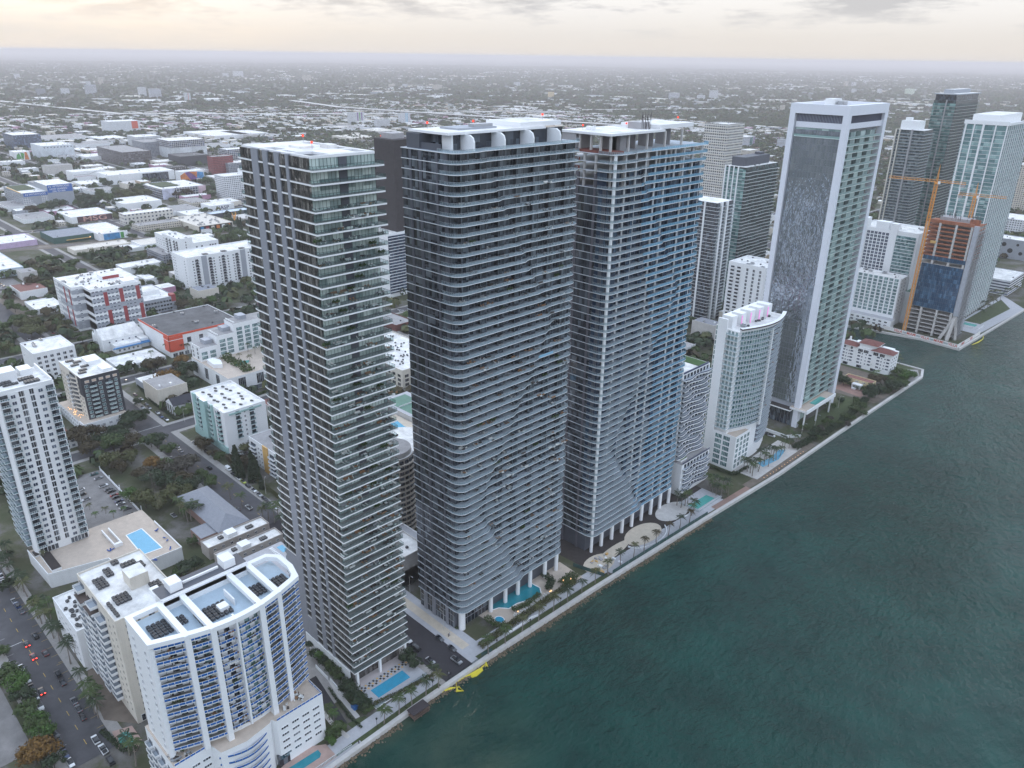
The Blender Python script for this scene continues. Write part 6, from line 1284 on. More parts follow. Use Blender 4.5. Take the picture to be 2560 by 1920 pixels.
def tree(x, y, R, col, where, z=0.0, hs=1.0):
    NTREE[0] += 1; v = int(RNG.integers(0, 4)); c, tr = tree_mesh(col, v); t = thing('broadleaf_tree', f'{NAMES[col]} leafy tree {where}', 'tree', (x, y, z), RNG.uniform(0, 6.28), f'{NAMES[col]} trees {where}'); t.scale = (R, R, R * hs * RNG.uniform(.85, 1.1)); inst('crown', c, t); inst('trunk', tr, t); return t
def trees_px(lst, where, zc=5.0):
    for px, py, R, col in lst: x, y = gp(px, py, zc); tree(x, y, R, col, where)
G, Dk, O, Br, Or, Bt, Gy = 'green', 'dark', 'olive', 'brown', 'orange', 'bright', 'grey'
trees_px([(195, 1100, 8.5, Br), (226, 1118, 7, Br), (236, 1080, 6, Br), (282, 1109, 7.5, G), (300, 1090, 6, Dk), (329, 1100, 6, Br), (376, 1100, 6.5, G), (331, 1055, 8, Dk), (310, 1062, 6, Dk), (278, 1066, 4, Dk), (258, 1092, 5, Dk), (275, 1152, 6.5, O), (325, 1141, 5.5, O), (300, 1165, 5.5, Br), (380, 1152, 5.5, Or), (383, 1194, 7, Dk), (325, 1232, 5.2, Bt), (362, 1250, 7, O), (407, 1163, 5, Br), (418, 1157, 5.5, Bt), (465, 1157, 7.5, Gy), (440, 1175, 6, Gy), (410, 1199, 6.5, Dk), (458, 1194, 6, Br), (525, 1199, 4.8, G), (506, 1178, 4, G), (422, 1118, 4.8, G), (391, 1103, 6, Dk), (425, 1235, 6.5, O), (458, 1226, 5.2, O), (393, 1255, 6, O), (350, 1180, 5, Br), (440, 1212, 5.5, Dk), (485, 1205, 5, Dk)], 'in the overgrown lot beside the parking yard')
trees_px([(512, 1109, 5.5, Br), (500, 1100, 4, Br), (548, 1134, 3.6, G), (530, 1125, 3, Br)], 'along the kerb by the white and mint block')
trees_px([(340, 997, 3.5, Dk), (352, 1030, 4.5, Dk), (387, 917, 7.5, Br), (365, 925, 5, Dk), (418, 953, 9, Or), (400, 960, 6, Or), (467, 934, 8.5, Dk), (455, 950, 6, Dk), (456, 901, 6, Or), (440, 915, 5, Br), (468, 996, 4, G)], 'on the corner by the columned house')
trees_px([(78, 830, 9, O), (60, 815, 7, O), (45, 803, 8, G), (22, 847, 6, Dk), (30, 815, 7, G), (143, 794, 6, O), (163, 807, 5, O), (177, 822, 5, O), (190, 833, 4.5, G), (226, 832, 4, G), (205, 845, 4, G), (307, 814, 4, Dk), (322, 812, 4, Dk), (290, 818, 4, Dk), (340, 812, 3.6, G), (22, 759, 6, G), (36, 768, 6, G), (80, 782, 6, G), (45, 802, 6, G), (85, 807, 6.5, O), (141, 795, 5, Br), (100, 830, 6, O), (10, 870, 7, O)], 'around the striped housing block')
trees_px([(186, 659, 7, G), (136, 679, 7.5, Br), (89, 665, 5, O), (76, 654, 5, G), (108, 650, 6, G), (145, 645, 6, G), (83, 708, 8, Br), (108, 712, 6, O), (70, 715, 6, Br), (262, 670, 8, O), (240, 655, 6, G), (271, 640, 7, Dk), (255, 642, 6, Gy), (205, 636, 5, G), (225, 634, 5, G), (248, 630, 5, G), (272, 628, 5, G), (296, 630, 6, G), (316, 580, 8, G), (330, 590, 6, G), (338, 670, 5, Dk), (376, 679, 8, G), (360, 685, 7, G), (354, 643, 6, G), (300, 660, 6, O), (285, 690, 5, G), (205, 680, 6, G), (220, 690, 5, Gy)], 'by the railway lawn')
trees_px([(575, 607, 10, G), (602, 598, 12, G), (622, 605, 11, G), (590, 588, 9, G), (560, 600, 8, G), (640, 612, 9, G), (385, 676, 7, G), (412, 676, 7, G), (430, 680, 6, O), (441, 696, 6, G), (401, 696, 6, G), (457, 762, 7, Br), (490, 759, 7, O), (528, 750, 6, Bt), (376, 781, 5, G), (636, 717, 6, Dk), (394, 585, 7, G), (375, 590, 6, G), (440, 640, 5, G), (505, 757, 6, O), (470, 775, 6, G)], 'among the white apartment slabs')
trees_px([(80, 530, 10, Br), (108, 524, 10, G), (148, 519, 11, Dk), (130, 522, 9, Dk), (213, 508, 13, Dk), (235, 512, 11, Dk), (268, 508, 13, G), (295, 512, 10, Dk), (307, 495, 12, O), (325, 500, 12, O), (344, 490, 12, O), (352, 477, 11, G), (362, 492, 11, O), (250, 486, 9, G), (290, 478, 8, G), (258, 456, 8, G), (270, 462, 9, Dk), (54, 372, 9, Dk), (98, 419, 10, Dk), (110, 425, 8, Dk), (197, 360, 10, G), (205, 355, 9, Dk), (253, 342, 9, Dk), (270, 340, 9, Dk), (454, 482, 10, Br), (468, 486, 9, Br), (440, 488, 8, Br), (513, 456, 9, G), (515, 478, 9, G), (539, 474, 8, Dk), (530, 488, 8, G), (513, 529, 8, G), (408, 520, 7, G), (573, 550, 6, G), (616, 556, 7, Dk), (557, 389, 9, O), (502, 386, 10, Dk), (490, 392, 8, Dk), (330, 465, 7, Dk)], 'in the mural warehouse district')
trees_px([(1738, 762, 6, Dk), (1722, 800, 6, G), (1750, 812, 5, Dk), (1714, 850, 6, Dk), (1738, 870, 5, G), (1765, 845, 5, Dk), (1755, 775, 5, Dk), (1728, 900, 5, Dk), (1748, 895, 4, G), (1780, 780, 5, G), (1775, 800, 4, G), (1660 + 80, 930, 5, Dk)], 'in the garden strip behind the condominium with roof fins')
trees_px([(2094, 943, 5, Dk), (2110, 955, 5, Dk), (2189, 985, 6.5, Dk), (2175, 990, 5, Dk), (2234, 972, 6, Dk), (2250, 965, 5, G), (2202, 954, 5, Br), (2178, 948, 4.5, Br), (2220, 950, 5, G), (2243, 931, 4.5, G), (2273, 938, 5, Bt), (2262, 940, 4.5, Bt), (2071, 972, 3, G), (2103, 999, 3, Dk), (2135, 1022, 4, G), (2150, 1015, 4, G), (2076, 1015, 3.5, G), (2160, 1030, 3, G), (2265, 955, 3, G), (2140, 1000, 3, G)], 'on the headland by the red roofed block', 3)
trees_px([(2038, 1078, 3.4, Dk), (2053, 1073, 3, Gy), (2067, 1058, 3.2, G), (2031, 1092, 3.6, Dk), (2099, 1058, 3, G), (2085, 1065, 3, Dk), (2112, 1040, 3, G), (2120, 1060, 2.6, Gy), (2010, 1070, 3, G), (1998, 1060, 3, G), (2045, 1095, 2.6, G), (2060, 1085, 2.6, Dk), (2130, 1045, 2.6, G), (2075, 1045, 2.6, Gy)], 'along the overgrown shore before the white framed tower', 2)
trees_px([(784, 1610, 3.2, Dk), (795, 1630, 3.4, Dk), (809, 1651, 3.4, Dk), (822, 1660, 3, G), (839, 1675, 4, G), (851, 1690, 3, G), (866, 1713, 3.2, Dk), (873, 1724, 3.6, Dk), (882, 1738, 3.2, Dk), (895, 1748, 3.2, Dk), (911, 1759, 3.2, Dk), (920, 1768, 2.4, G), (1016, 1640, 3.2, Dk), (1028, 1650, 3.4, Dk), (1038, 1660, 3, Dk), (836, 1827, 3.0, G), (850, 1815, 2.6, G), (828, 1845, 2.4, Bt)], 'in the hedge beds beside the pier tower', 2.5)
trees_px([(24, 1682, 5, G), (8, 1690, 4, G), (42, 1708, 4.5, Bt), (55, 1738, 4.2, Dk), (69, 1772, 4.4, G), (87, 1793, 4, Bt), (104, 1823, 4.4, Bt), (92, 1812, 4, G), (100, 1876, 6, Or), (84, 1890, 5, Or), (132, 1902, 3.6, Dk), (5, 1620, 3, G)], 'in the planted strip beside the parking bays', 4)
trees_px([(466, 1416, 5, Dk), (448, 1424, 4, G), (485, 1408, 4, Dk), (480, 1345, 3, G), (498, 1330, 3.5, G), (300, 1330, 3, G), (10, 1385, 4, Dk), (20, 1460, 4, Dk), (85, 1498, 3, G)], 'in the alleys behind the blue panelled condominium', 4)
# slim conifers
b_ = np.random.default_rng(5); n = 1100; zz = b_.uniform(.02, 1, n); th = b_.uniform(0, 6.28, n); rr = .17 * (1 - zz) ** .6 * b_.uniform(.5, 1.1, n) + .01; Pc = np.stack([rr * np.cos(th), rr * np.sin(th), zz], 1); CON = quads(Pc, b_.normal(0, .02, (n, 3)), b_.normal(0, .02, (n, 3)), LEAF['dark']); CTR = MB().cyl(0, 0, 0, .5, .02, BARK, 6).mesh('trunk')
for px, py, h in ((594, 1178, 17), (598, 1190, 15), (606, 1196, 12), (632, 1180, 14), (640, 1192, 14), (630, 1205, 12), (646, 1204, 13), (598, 582, 22), (605, 582, 21), (655, 1222, 9)):
    t = thing('conifer', 'tall slim dark conifer ' + ('by the parked cars behind the pier tower' if py > 1000 else 'near the orange street sculpture'), 'tree', (*gp(px, py), 0), RNG.uniform(0, 6), 'slim conifers ' + ('by the parked cars' if py > 1000 else 'near the sculpture')); t.scale = (h * (1 if py > 1000 else .6), h * (1 if py > 1000 else .6), h); inst('crown', CON, t); inst('trunk', CTR, t)
# palms
PALMS = {}
def palm_mesh(v, col):
    if (v, col) in PALMS: return PALMS[v, col]
    r = np.random.default_rng(40 + v); C, A, B_ = [], [], []
    for k in range(17):
        a = k * 2.4 + r.uniform(-.2, .2); up = r.uniform(-.1, .95); L_ = r.uniform(.85, 1.1); d = np.array([math.cos(a), math.sin(a), 0]); side = np.array([-math.sin(a), math.cos(a), 0])
        for s in np.linspace(.12, 1, 11):
            p = d * s * L_ * (1 - .25 * up) + np.array([0, 0, up * s * .8 - .75 * s * s * (1.0 - .3 * up)]); w = .26 * math.sin(math.pi * min(.98, s * .9 + .08)) + .02
            for sg in (-1, 1): ax = (side * sg * .8 + d * .45 + np.array([0, 0, -.45])); C.append(p + ax * w * .5); A.append(ax * w * .5); B_.append(d * .045)
    PALMS[v, col] = quads(np.array(C), np.array(A), np.array(B_), LEAF[col]); return PALMS[v, col]
PT = []
for k in range(3):
    b = MB(); b.tube([(0, 0, 0), (.03 * k, .02, .35), (.05 * k - .03, .04, .7), (.04 * k - .03, .03, 1)], [.045, .03, .024, .026], PTRUNK, 7); PT.append((b.mesh('trunk'), (.04 * k - .03, .03)))
def palm(x, y, h, R, col, where, z=0.0):
    k = int(RNG.integers(0, 3)); t = thing('palm_tree', f"{ {'green': 'green', 'olive': 'yellowish green', 'dark': 'dark green', 'brown': 'browned', 'bright': 'bright green'}[col]} palm tree {where}", 'palm tree', (x, y, z), RNG.uniform(0, 6.28), f'{col} palms {where}')
    inst('trunk', PT[k][0], t, (0, 0, 0), 0, (h * .8 if h < 9 else 7, h * .8 if h < 9 else 7, h)); s = h * .8 if h < 9 else 7; inst('crown', palm_mesh(int(RNG.integers(0, 3)), col), t, (PT[k][1][0] * s, PT[k][1][1] * s, h), 0, R)
def palms_px(lst, h, R, where, cols=('green', 'olive', 'dark'), z=0.0):
    for px, py in lst: x, y = gp(px, py, z); palm(x, y, h * RNG.uniform(.85, 1.15), R * RNG.uniform(.9, 1.12), cols[int(RNG.integers(0, len(cols)))], where, z)
palms_px([(1097, 1722), (1065, 1741), (1030, 1764), (998, 1787), (960, 1809), (1083, 1700)], 8, 3.3, 'on the promenade before the pier tower')
palms_px([(1221, 1637), (1263, 1610), (1305, 1580), (1346, 1555), (1383, 1530), (1419, 1506), (1454, 1481)], 8, 3.3, 'on the promenade before the dark wavy tower')
palms_px([(1488, 1458), (1520, 1437), (1551, 1415), (1583, 1399), (1610, 1381), (1641, 1363), (1670, 1342), (1699, 1322), (1723, 1308)], 8, 3.0, 'in the unfinished garden before the blue filmed tower', ('olive', 'brown', 'dark'))
palms_px([(1692, 1264), (1702, 1270), (1712, 1266), (1719, 1260), (1728, 1290), (1733, 1282), (1775, 1227), (1785, 1220), (1795, 1225), (1806, 1228), (1815, 1232), (1790, 1240), (1802, 1240), (1820, 1240), (1770, 1215), (1780, 1233)], 8, 3.3, 'round the green pool of the rippling navy block', ('dark', 'green'))
palms_px([(1859, 1172), (1868, 1180), (1875, 1184), (1888, 1172), (1895, 1180), (1910, 1163), (1920, 1168), (1933, 1153), (1925, 1145), (1949, 1142), (1940, 1150), (1960, 1130), (1972, 1122), (1982, 1118), (1992, 1112), (1900, 1155), (1915, 1150), (1880, 1192), (1955, 1118), (1970, 1106)], 8, 3.4, 'on the bay terrace of the condominium with roof fins', ('dark', 'green'))
palms_px([(420, 888), (443, 888), (456, 888), (470, 886), (380, 905), (165, 700), (325, 620)], 10, 3.2, 'on the kerb by the orange corniced store', ('green', 'olive'))
palms_px([(577, 1248), (606, 1270), (461, 1293), (478, 1302), (503, 1302), (485, 1290), (470, 1305), (450, 1285), (686, 1308), (672, 1300), (705, 1322), (722, 1250), (695, 1290), (660, 1300)], 9, 4.0, 'round the grey hipped roof house')
palms_px([(69, 1492), (60, 1480), (18, 1425), (12, 1445), (31, 1450), (25, 1400), (95, 1546), (105, 1560), (120, 1572), (135, 1596), (151, 1560), (110, 1535), (128, 1550), (205, 1597), (150, 1610), (45, 1470)], 9, 4.0, 'on the kerb strip by the white podium', ('green', 'dark', 'olive'))
palms_px([(177, 1660), (238, 1785), (246, 1795), (243, 1775), (225, 1755), (210, 1735), (324, 1888), (190, 1640), (340, 1915)], 10.5, 4.0, 'beside the avenue in front of the cream apartment block', ('green', 'dark'))
palms_px([(2450, 790), (2465, 780), (2480, 768), (2500, 752), (2515, 742), (2530, 730), (2545, 718), (2470, 760), (2490, 742), (2510, 727), (2530, 708), (2478, 747), (2552, 708), (2460, 770), (2540, 735), (2500, 735)], 8, 4.2, 'in the bay garden of the aqua glass tower')
palms_px([(2116, 790), (2151, 797), (2165, 798), (2194, 801), (2100, 792), (2060, 784), (2240, 800), (2180, 800)], 8, 3.2, 'on the inlet quay before the white waterfront block')
palms_px([(2112, 905), (2085, 890), (2075, 885), (2178, 925), (2205, 930), (2248, 912), (2240, 905), (2190, 945), (2060, 900)], 7, 3.3, 'beside the red roofed block on the headland', ('olive', 'green', 'bright'))
palms_px([(835, 1815), (800, 1660), (845, 1842), (825, 1800)], 6, 2.6, 'in the narrow garden between condominium and pier tower', ('green', 'bright'))
palms_px([(555, 880), (575, 880), (600, 876), (620, 880), (638, 885), (660, 890), (520, 885), (535, 895), (600, 905), (625, 905)], 6, 2.6, 'on the pool court of the stepped white block', ('olive', 'green'), 13.6)
palms_px([(265, 1285), (285, 1296), (310, 1283), (225, 1275), (240, 1295), (110, 1395)], 4, 2.2, 'on the edge of the tan pool deck', ('olive', 'bright'), 7)
# clipped hedges and beds
def hedge(name, pts, w, h, col, label, cat='hedge', z=0.1):
    r = RNG; C = []
    for p, q in zip(pts, pts[1:]):
        p, q = np.array(p), np.array(q); L_ = np.linalg.norm(q - p); n = int(L_ * w * 26 + 20); s = r.uniform(0, 1, (n, 1)); d = (q - p) / L_; nn_ = np.array([-d[1], d[0]]); xy = p + (q - p) * s + nn_ * r.uniform(-w / 2, w / 2, (n, 1)); C.append(np.column_stack([xy, z + h * r.uniform(.15, 1.08, n) ** .6]))
    C = np.concatenate(C); n = len(C); o = inst(name, quads(C, r.normal(0, .17, (n, 3)), r.normal(0, .17, (n, 3)), LEAF[col])); return tag(o, label, cat)
def hp(lst, z=0): return [gp(*p, z) for p in lst]
hedge('hedge', hp([(900, 1780), (1000, 1735), (1085, 1690)]), 1.8, 1.3, 'olive', 'olive hedge along the glass edge of the long blue pool')
hedge('hedge', hp([(1145, 1575), (1100, 1530), (1060, 1497)]), 1.0, 1.0, 'green', 'low hedge along the pavement side of the dark wavy tower')
hedge('planting_bed', hp([(1200, 1620), (1270, 1570), (1330, 1530), (1380, 1495), (1440, 1455)]), 3.4, 1.6, 'olive', 'winding planting bed between pool deck and promenade', 'planting bed')
hedge('planting_bed', hp([(1215, 1548), (1240, 1570), (1265, 1568)]), 3.0, 2.2, 'green', 'planting bed wrapped round the small round spa', 'planting bed')
hedge('planting_bed', hp([(1355, 1440), (1380, 1455), (1370, 1480)]), 3.5, 2.4, 'dark', 'lush planting bed at the foot of the tower columns', 'planting bed')
hedge('planting_bed', hp([(1405, 1465), (1440, 1440)]), 5, 2.4, 'green', 'planting bed with orange blooms by the site fence', 'planting bed')
hedge('planting_bed', hp([(1280, 1530), (1310, 1520), (1350, 1490)]), 2.6, 2.0, 'green', 'planting bed with orange blooms above the curved wall', 'planting bed')
hedge('hedge', hp([(820, 1720), (870, 1790), (905, 1822)]), .9, .9, 'dark', 'hedge beside the sloping footpath')
hedge('hedge', hp([(1760, 1165), (1835, 1190), (1870, 1170)]), 2.0, 1.6, 'dark', 'dark hedge by the drive of the condominium with roof fins')
hedge('hedge', hp([(625, 1190), (690, 1240), (720, 1275)]), 2.2, 2.0, 'olive', 'tall hedge in front of the walk-up with ochre stair bays')
hedge('hedge', hp([(345, 965), (385, 1010), (440, 1050), (485, 1035)]), 1.6, 1.4, 'dark', 'dark hedge round the corner garden')
hedge('hedge', hp([(640, 990), (690, 970)]), 2.4, 1.2, 'green', 'clipped hedge in front of the stepped white block')
hedge('hedge', hp([(255, 1830), (310, 1880), (345, 1875)]), 2, 1.4, 'dark', 'dark hedge round the kidney shaped pool')
hedge('mangroves', hp([(1985, 1125), (2040, 1095), (2090, 1070), (2130, 1035), (2165, 1000)]), 5, 2.4, 'dark', 'low dark shrubs along the overgrown shore', 'shrubs')
hedge('shrubs', hp([(2100, 950), (2150, 975), (2210, 985), (2260, 950), (2280, 935)]), 6, 2.6, 'green', 'shrubs spread over the tip of the headland', 'shrubs')
sheet('lawn', hp([(868, 1810), (912, 1790), (945, 1812), (900, 1840)]), .15, GRASS); sheet('lawn', hp([(822, 1850), (860, 1830), (880, 1860), (840, 1890)]), .15, GRASS); sheet('lawn', rect(-1000, 205, -925, 262), .06, GRASS); sheet('lawn', hp([(345, 965), (470, 1035), (500, 990), (400, 930)]), .07, GRASS); sheet('lawn', rect(-800, 125, -735, 164), .06, GRASS)
# ------------------------------------------------------------------ cars
TYRE = mat('tyre_rubber', (.012, .012, .012), .9); RIM = mat('alloy_rim', (.35, .35, .36), .4, metal=.7); CGL = mat('car_glass', (.012, .015, .02), .08); TAIL = mat('tail_lamp', (.35, .01, .01), .4); TAILON = mat('lit_tail_lamp', (.6, .02, .02), emit=(1, .06, .04), estr=4)
PAINT = {k: mat(k + '_car_paint', c, .28, spec=.6) for k, c in {'white': (.72, .73, .74), 'silver': (.38, .39, .41), 'grey': (.13, .135, .145), 'black': (.014, .014, .016), 'red': (.26, .02, .02), 'blue': (.03, .06, .16), 'teal': (.06, .17, .17), 'yellow': (.42, .48, .05), 'maroon': (.09, .018, .02)}.items()}
wb = MB(); wb.cyl(0, 0, -.11, .11, .33, TYRE, 12); WH = wb.mesh('tyre'); wb = MB(); wb.cyl(0, 0, -.12, .12, .2, RIM, 8); WR = wb.mesh('rim')
def prof(b, P, w, M, inset_top=0.0):
    n = len(b.v); k = len(P); zt = max(p[1] for p in P); zb = min(p[1] for p in P)
    for s in (-1, 1):
        for x, z in P: b.v.append((x, s * (w / 2 - inset_top * (z - zb) / (zt - zb)), z))
    a = b.mi(M); b.f += [tuple(range(k - 1, -1, -1))[::-1], tuple(range(2 * k - 1, k - 1, -1))]; b.m += [a, a]
    for i in range(k): j = (i + 1) % k; b.f.append((i, i + k, j + k, j)); b.m.append(a)
CARS = {}
def car_proto(kind, col):
    if (kind, col) in CARS: return CARS[kind, col]
    p = PAINT[col]; b = MB(); g = MB()
    if kind == 'sedan': prof(b, [(-2.25, .32), (2.2, .32), (2.25, .62), (1.15, .86), (-1.6, .88), (-2.25, .8)], 1.8, p, .06); prof(g, [(-1.75, .87), (1.15, .86), (.35, 1.34), (-1.05, 1.36)], 1.66, CGL, .2); prof(b, [(-1.0, 1.355), (.33, 1.345), (.28, 1.40), (-.92, 1.41)], 1.30, p, .03)
    elif kind == 'suv': prof(b, [(-2.3, .36), (2.25, .36), (2.3, .78), (1.15, 1.0), (-2.25, 1.02), (-2.32, .9)], 1.9, p, .05); prof(g, [(-2.2, 1.01), (1.2, 1.0), (.55, 1.58), (-2.0, 1.6)], 1.78, CGL, .16); prof(b, [(-1.98, 1.59), (.5, 1.575), (.42, 1.66), (-1.9, 1.68)], 1.46, p, .04)
    elif kind == 'pickup': prof(b, [(-2.8, .4), (2.6, .4), (2.65, .85), (1.5, 1.05), (-2.8, 1.05)], 1.95, p, .04); prof(g, [(-.7, 1.04), (1.5, 1.04), (.8, 1.68), (-.5, 1.7)], 1.8, CGL, .16); prof(b, [(-.48, 1.69), (.75, 1.675), (.7, 1.76), (-.45, 1.78)], 1.5, p, .03); b.box(-2.7, -.8, 1.05, -.8, .8, 1.07, BLACK)
    else: prof(b, [(-2.5, .4), (2.3, .4), (2.4, .9), (1.7, 1.2), (1.2, 2.0), (-2.45, 2.1)], 2.0, p, .1); prof(g, [(1.16, 1.25), (1.74, 1.22), (1.3, 1.86), (1.14, 1.86)], 1.75, CGL, .08)
    l = 2.2 if kind != 'pickup' else 2.7; z = .7 if kind != 'van' else .9; tb = MB(); tb.box(-l - .1, -.2, z - .08, -l + .06, .2, z + .1, TAIL); CARS[kind, col] = (b.mesh('body'), g.mesh('windows'), tb.mesh('tail_lamp'), l); return CARS[kind, col]
_tl = MB(); _tl.box(-.1, -.26, -.1, .1, .26, .14, TAILON); TLON = _tl.mesh('lit_tail_lamp')
NCAR = [0]
def car(x, y, rz, kind, col, where, z=0.1, lit=False):
    NCAR[0] += 1; bm_, gm, tm, l = car_proto(kind, col); t = thing({'sedan': 'car', 'suv': 'car', 'pickup': 'pickup_truck', 'van': 'van'}[kind], f"{col} {'hatch backed car' if kind == 'suv' else 'saloon car' if kind == 'sedan' else 'pickup truck' if kind == 'pickup' else 'panel van'} {where}", {'pickup': 'truck', 'van': 'van'}.get(kind, 'car'), (x, y, z), rz, f'{col} {kind}s {where}'); inst('body', bm_, t); inst('windows', gm, t)
    for sx in (-1.38, 1.38):
        for sy in (-.8, .8): w = inst('wheel', WH, t, (sx, sy, .33)); w.rotation_euler = (RAD(90), 0, 0); inst('rim', WR, w)
    for sy in (-.6, .6): inst('tail_lamp', tm, t, (0, sy, 0))
    if lit:
        for sy in (-.6, .6): inst('lit_tail_lamp', TLON, t, (-l - .12, sy, .74))
def cars_px(lst, rz, where, z=.1, lit=False):
    for px, py, kind, col in lst: x, y = gp(px, py, z + .6); car(x, y, rz + RNG.uniform(-.03, .03), kind, col, where, z, lit)
S_, U_, K_, V_ = 'sedan', 'suv', 'pickup', 'van'
cars_px([(66, 1609, S_, 'black'), (83, 1641, S_, 'red'), (104, 1727, S_, 'black')], math.pi, 'driving up the wide avenue with tail lamps lit', .1, True)
cars_px([(88, 1589, U_, 'black'), (113, 1632, S_, 'maroon'), (145, 1684, U_, 'black'), (156, 1705, S_, 'black'), (185, 1752, S_, 'grey'), (196, 1771, S_, 'grey'), (206, 1791, S_, 'black'), (239, 1849, U_, 'white'), (258, 1873, K_, 'white'), (276, 1901, U_, 'black'), (35, 1502, S_, 'silver'), (44, 1513, U_, 'blue'), (54, 1527, S_, 'grey'), (3, 1439, S_, 'white'), (10, 1455, U_, 'white')], math.pi, 'parked on the palm side of the wide avenue')
cars_px([(54, 1670, S_, 'white'), (68, 1698, U_, 'white'), (80, 1719, S_, 'grey'), (89, 1741, S_, 'white'), (100, 1764, U_, 'white'), (109, 1783, S_, 'white'), (117, 1797, S_, 'silver'), (126, 1813, S_, 'maroon'), (138, 1834, S_, 'grey'), (151, 1861, U_, 'black'), (163, 1885, S_, 'blue'), (176, 1906, S_, 'white')], 0, 'parked along the planted strip of the wide avenue')
cars_px([(1019, 1599, U_, 'white'), (1041, 1619, U_, 'black'), (1076, 1651, S_, 'silver')], 0, 'parked on the near kerb of the dead end street', .14)
cars_px([(1099, 1595, S_, 'grey'), (1130, 1620, S_, 'grey'), (1142, 1651, K_, 'silver')], 0, 'parked on the far kerb of the dead end street', .14)
occ(-452, 86, -330, 150, 0); sheet('parking_lot', rect(-420, -12, -258, 26.5), .1, LOT)
sheet('parking_yard', [(-452, 90), (-389, 88), (-388, 113.5), (-450, 115)], .12, LOT)
cars_px([(235, 1185, S_, 'teal'), (246, 1195, S_, 'silver'), (259, 1214, U_, 'white'), (271, 1223, S_, 'grey'), (278, 1228, S_, 'black'), (286, 1237, S_, 'red'), (291, 1242, S_, 'black'), (298, 1252, S_, 'blue'), (302, 1259, S_, 'white'), (309, 1269, S_, 'silver'), (318, 1271, S_, 'grey'), (331, 1286, U_, 'white')], math.pi / 2, 'nosed against the white fence of the parking yard', .14)
cars_px([(215, 1248, S_, 'silver'), (201, 1224, S_, 'white'), (204, 1236, S_, 'black')], -math.pi / 2, 'backed against the white tower in the parking yard', .14)
cars_px([(486, 1106, S_, 'white'), (497, 1113, S_, 'black'), (517, 1130, U_, 'black'), (571, 1172, V_, 'white'), (584, 1185, S_, 'black'), (597, 1195, S_, 'white'), (608, 1204, S_, 'yellow'), (620, 1214, S_, 'black'), (634, 1225, S_, 'white'), (648, 1236, S_, 'silver'), (662, 1247, U_, 'black'), (672, 1257, S_, 'grey'), (687, 1268, S_, 'white'), (718, 1291, U_, 'white')], 0, 'parked along the tree lined street behind the pier tower')
cars_px([(443, 1116, S_, 'white'), (452, 1126, S_, 'silver'), (523, 1170, U_, 'black'), (593, 1272, S_, 'black'), (622, 1268, K_, 'white'), (434, 1288, U_, 'silver')], math.pi, 'parked near the grey hipped roof house')
cars_px([(338, 986, S_, 'maroon'), (353, 997, S_, 'white'), (366, 1010, S_, 'grey'), (373, 1019, S_, 'silver'), (394, 1031, S_, 'white'), (403, 1041, U_, 'blue'), (416, 1048, U_, 'white'), (356, 1018, S_, 'silver'), (316, 952, S_, 'black')], .0, 'by the corner garden of the columned house')
cars_px([(132, 832, S_, 'red'), (127, 816, U_, 'silver'), (145, 829, S_, 'white'), (150, 845, S_, 'grey')], math.pi, 'on the street beside the striped housing block')
cars_px([(615, 1132, S_, 'silver'), (577, 1143, U_, 'black'), (595, 1137, S_, 'white')], math.pi / 2, 'in the yard of the white and mint block')
cars_px([(1929, 1089, U_, 'white'), (1915, 1083, S_, 'grey')], 0.2, 'on the drive by the condominium with roof fins'); cars_px([(999, 774, S_, 'white')], .1, 'seen between the two dark glass towers')
cars_px([(58, 746, S_, 'white')], .2, 'standing on the bare lot by the tan roofed house')
sheet('parking_yard', rect(-952, 166, -912, 200), .1, LOT)
for k in range(26): x, y = -950 + (k % 13) * 2.9, 171 if k < 13 else 184; RNG.random() < .85 and car(x, y, 1.571, S_, ('white', 'silver', 'grey', 'black', 'blue')[int(RNG.integers(0, 5))], 'in the small lot below the long warehouse')
for k in range(110):       # parked along the streets further back
    if k % 2: y = [158, 270, 385, 495][int(RNG.integers(0, 4))]; x = RNG.uniform(-1500, -520); car(x, y + RNG.choice([-4.4, 4.4]), RNG.choice([0, math.pi]), (S_, U_)[int(RNG.integers(0, 2))], ('white', 'silver', 'grey', 'black', 'white')[int(RNG.integers(0, 5))], 'on a street among the low roofs further back')
    else: x = [-476, -578, -682, -905, -1190, -1420][int(RNG.integers(0, 6))]; y = RNG.uniform(170, 760); car(x + RNG.choice([-4, 4]), y, 1.571, (S_, U_)[int(RNG.integers(0, 2))], ('white', 'silver', 'grey', 'black', 'white')[int(RNG.integers(0, 5))], 'on a cross street among the low roofs further back', .13)
# ------------------------------------------------------------------ street furniture and the waterfront
_b = MB(); _b.cyl(0, 0, 0, 4.2, .07, BLACK, 6); _b.cyl(0, 0, 0, .5, .16, BLACK, 8); LP1 = _b.mesh('post'); _b = MB(); _b.cyl(0, 0, 0, .5, .28, BLACK, 8, r1=.42); LH1 = _b.mesh('lantern')
_b = MB(); _b.tube([(0, 0, 0), (0, 0, 8.5), (.5, 0, 9.3), (1.9, 0, 9.5)], [.12, .08, .07, .05], CONCL, 7); LP2 = _b.mesh('post'); _b = MB(); _b.box(-.15, -.16, -.08, .75, .16, .08, METAL); LH2 = _b.mesh('lamp_head')
for px, py in ((1082, 1727), (1014, 1770), (943, 1821), (1242, 1623), (1325, 1571), (1401, 1517), (1120, 1700)):
    t = thing('promenade_lamp', 'black promenade lamp post with round lantern', 'lamp post', (*gp(px, py), .15), 0, 'black lamp posts on the promenade'); inst('post', LP1, t); inst('lantern', LH1, t, (0, 0, 4.2))
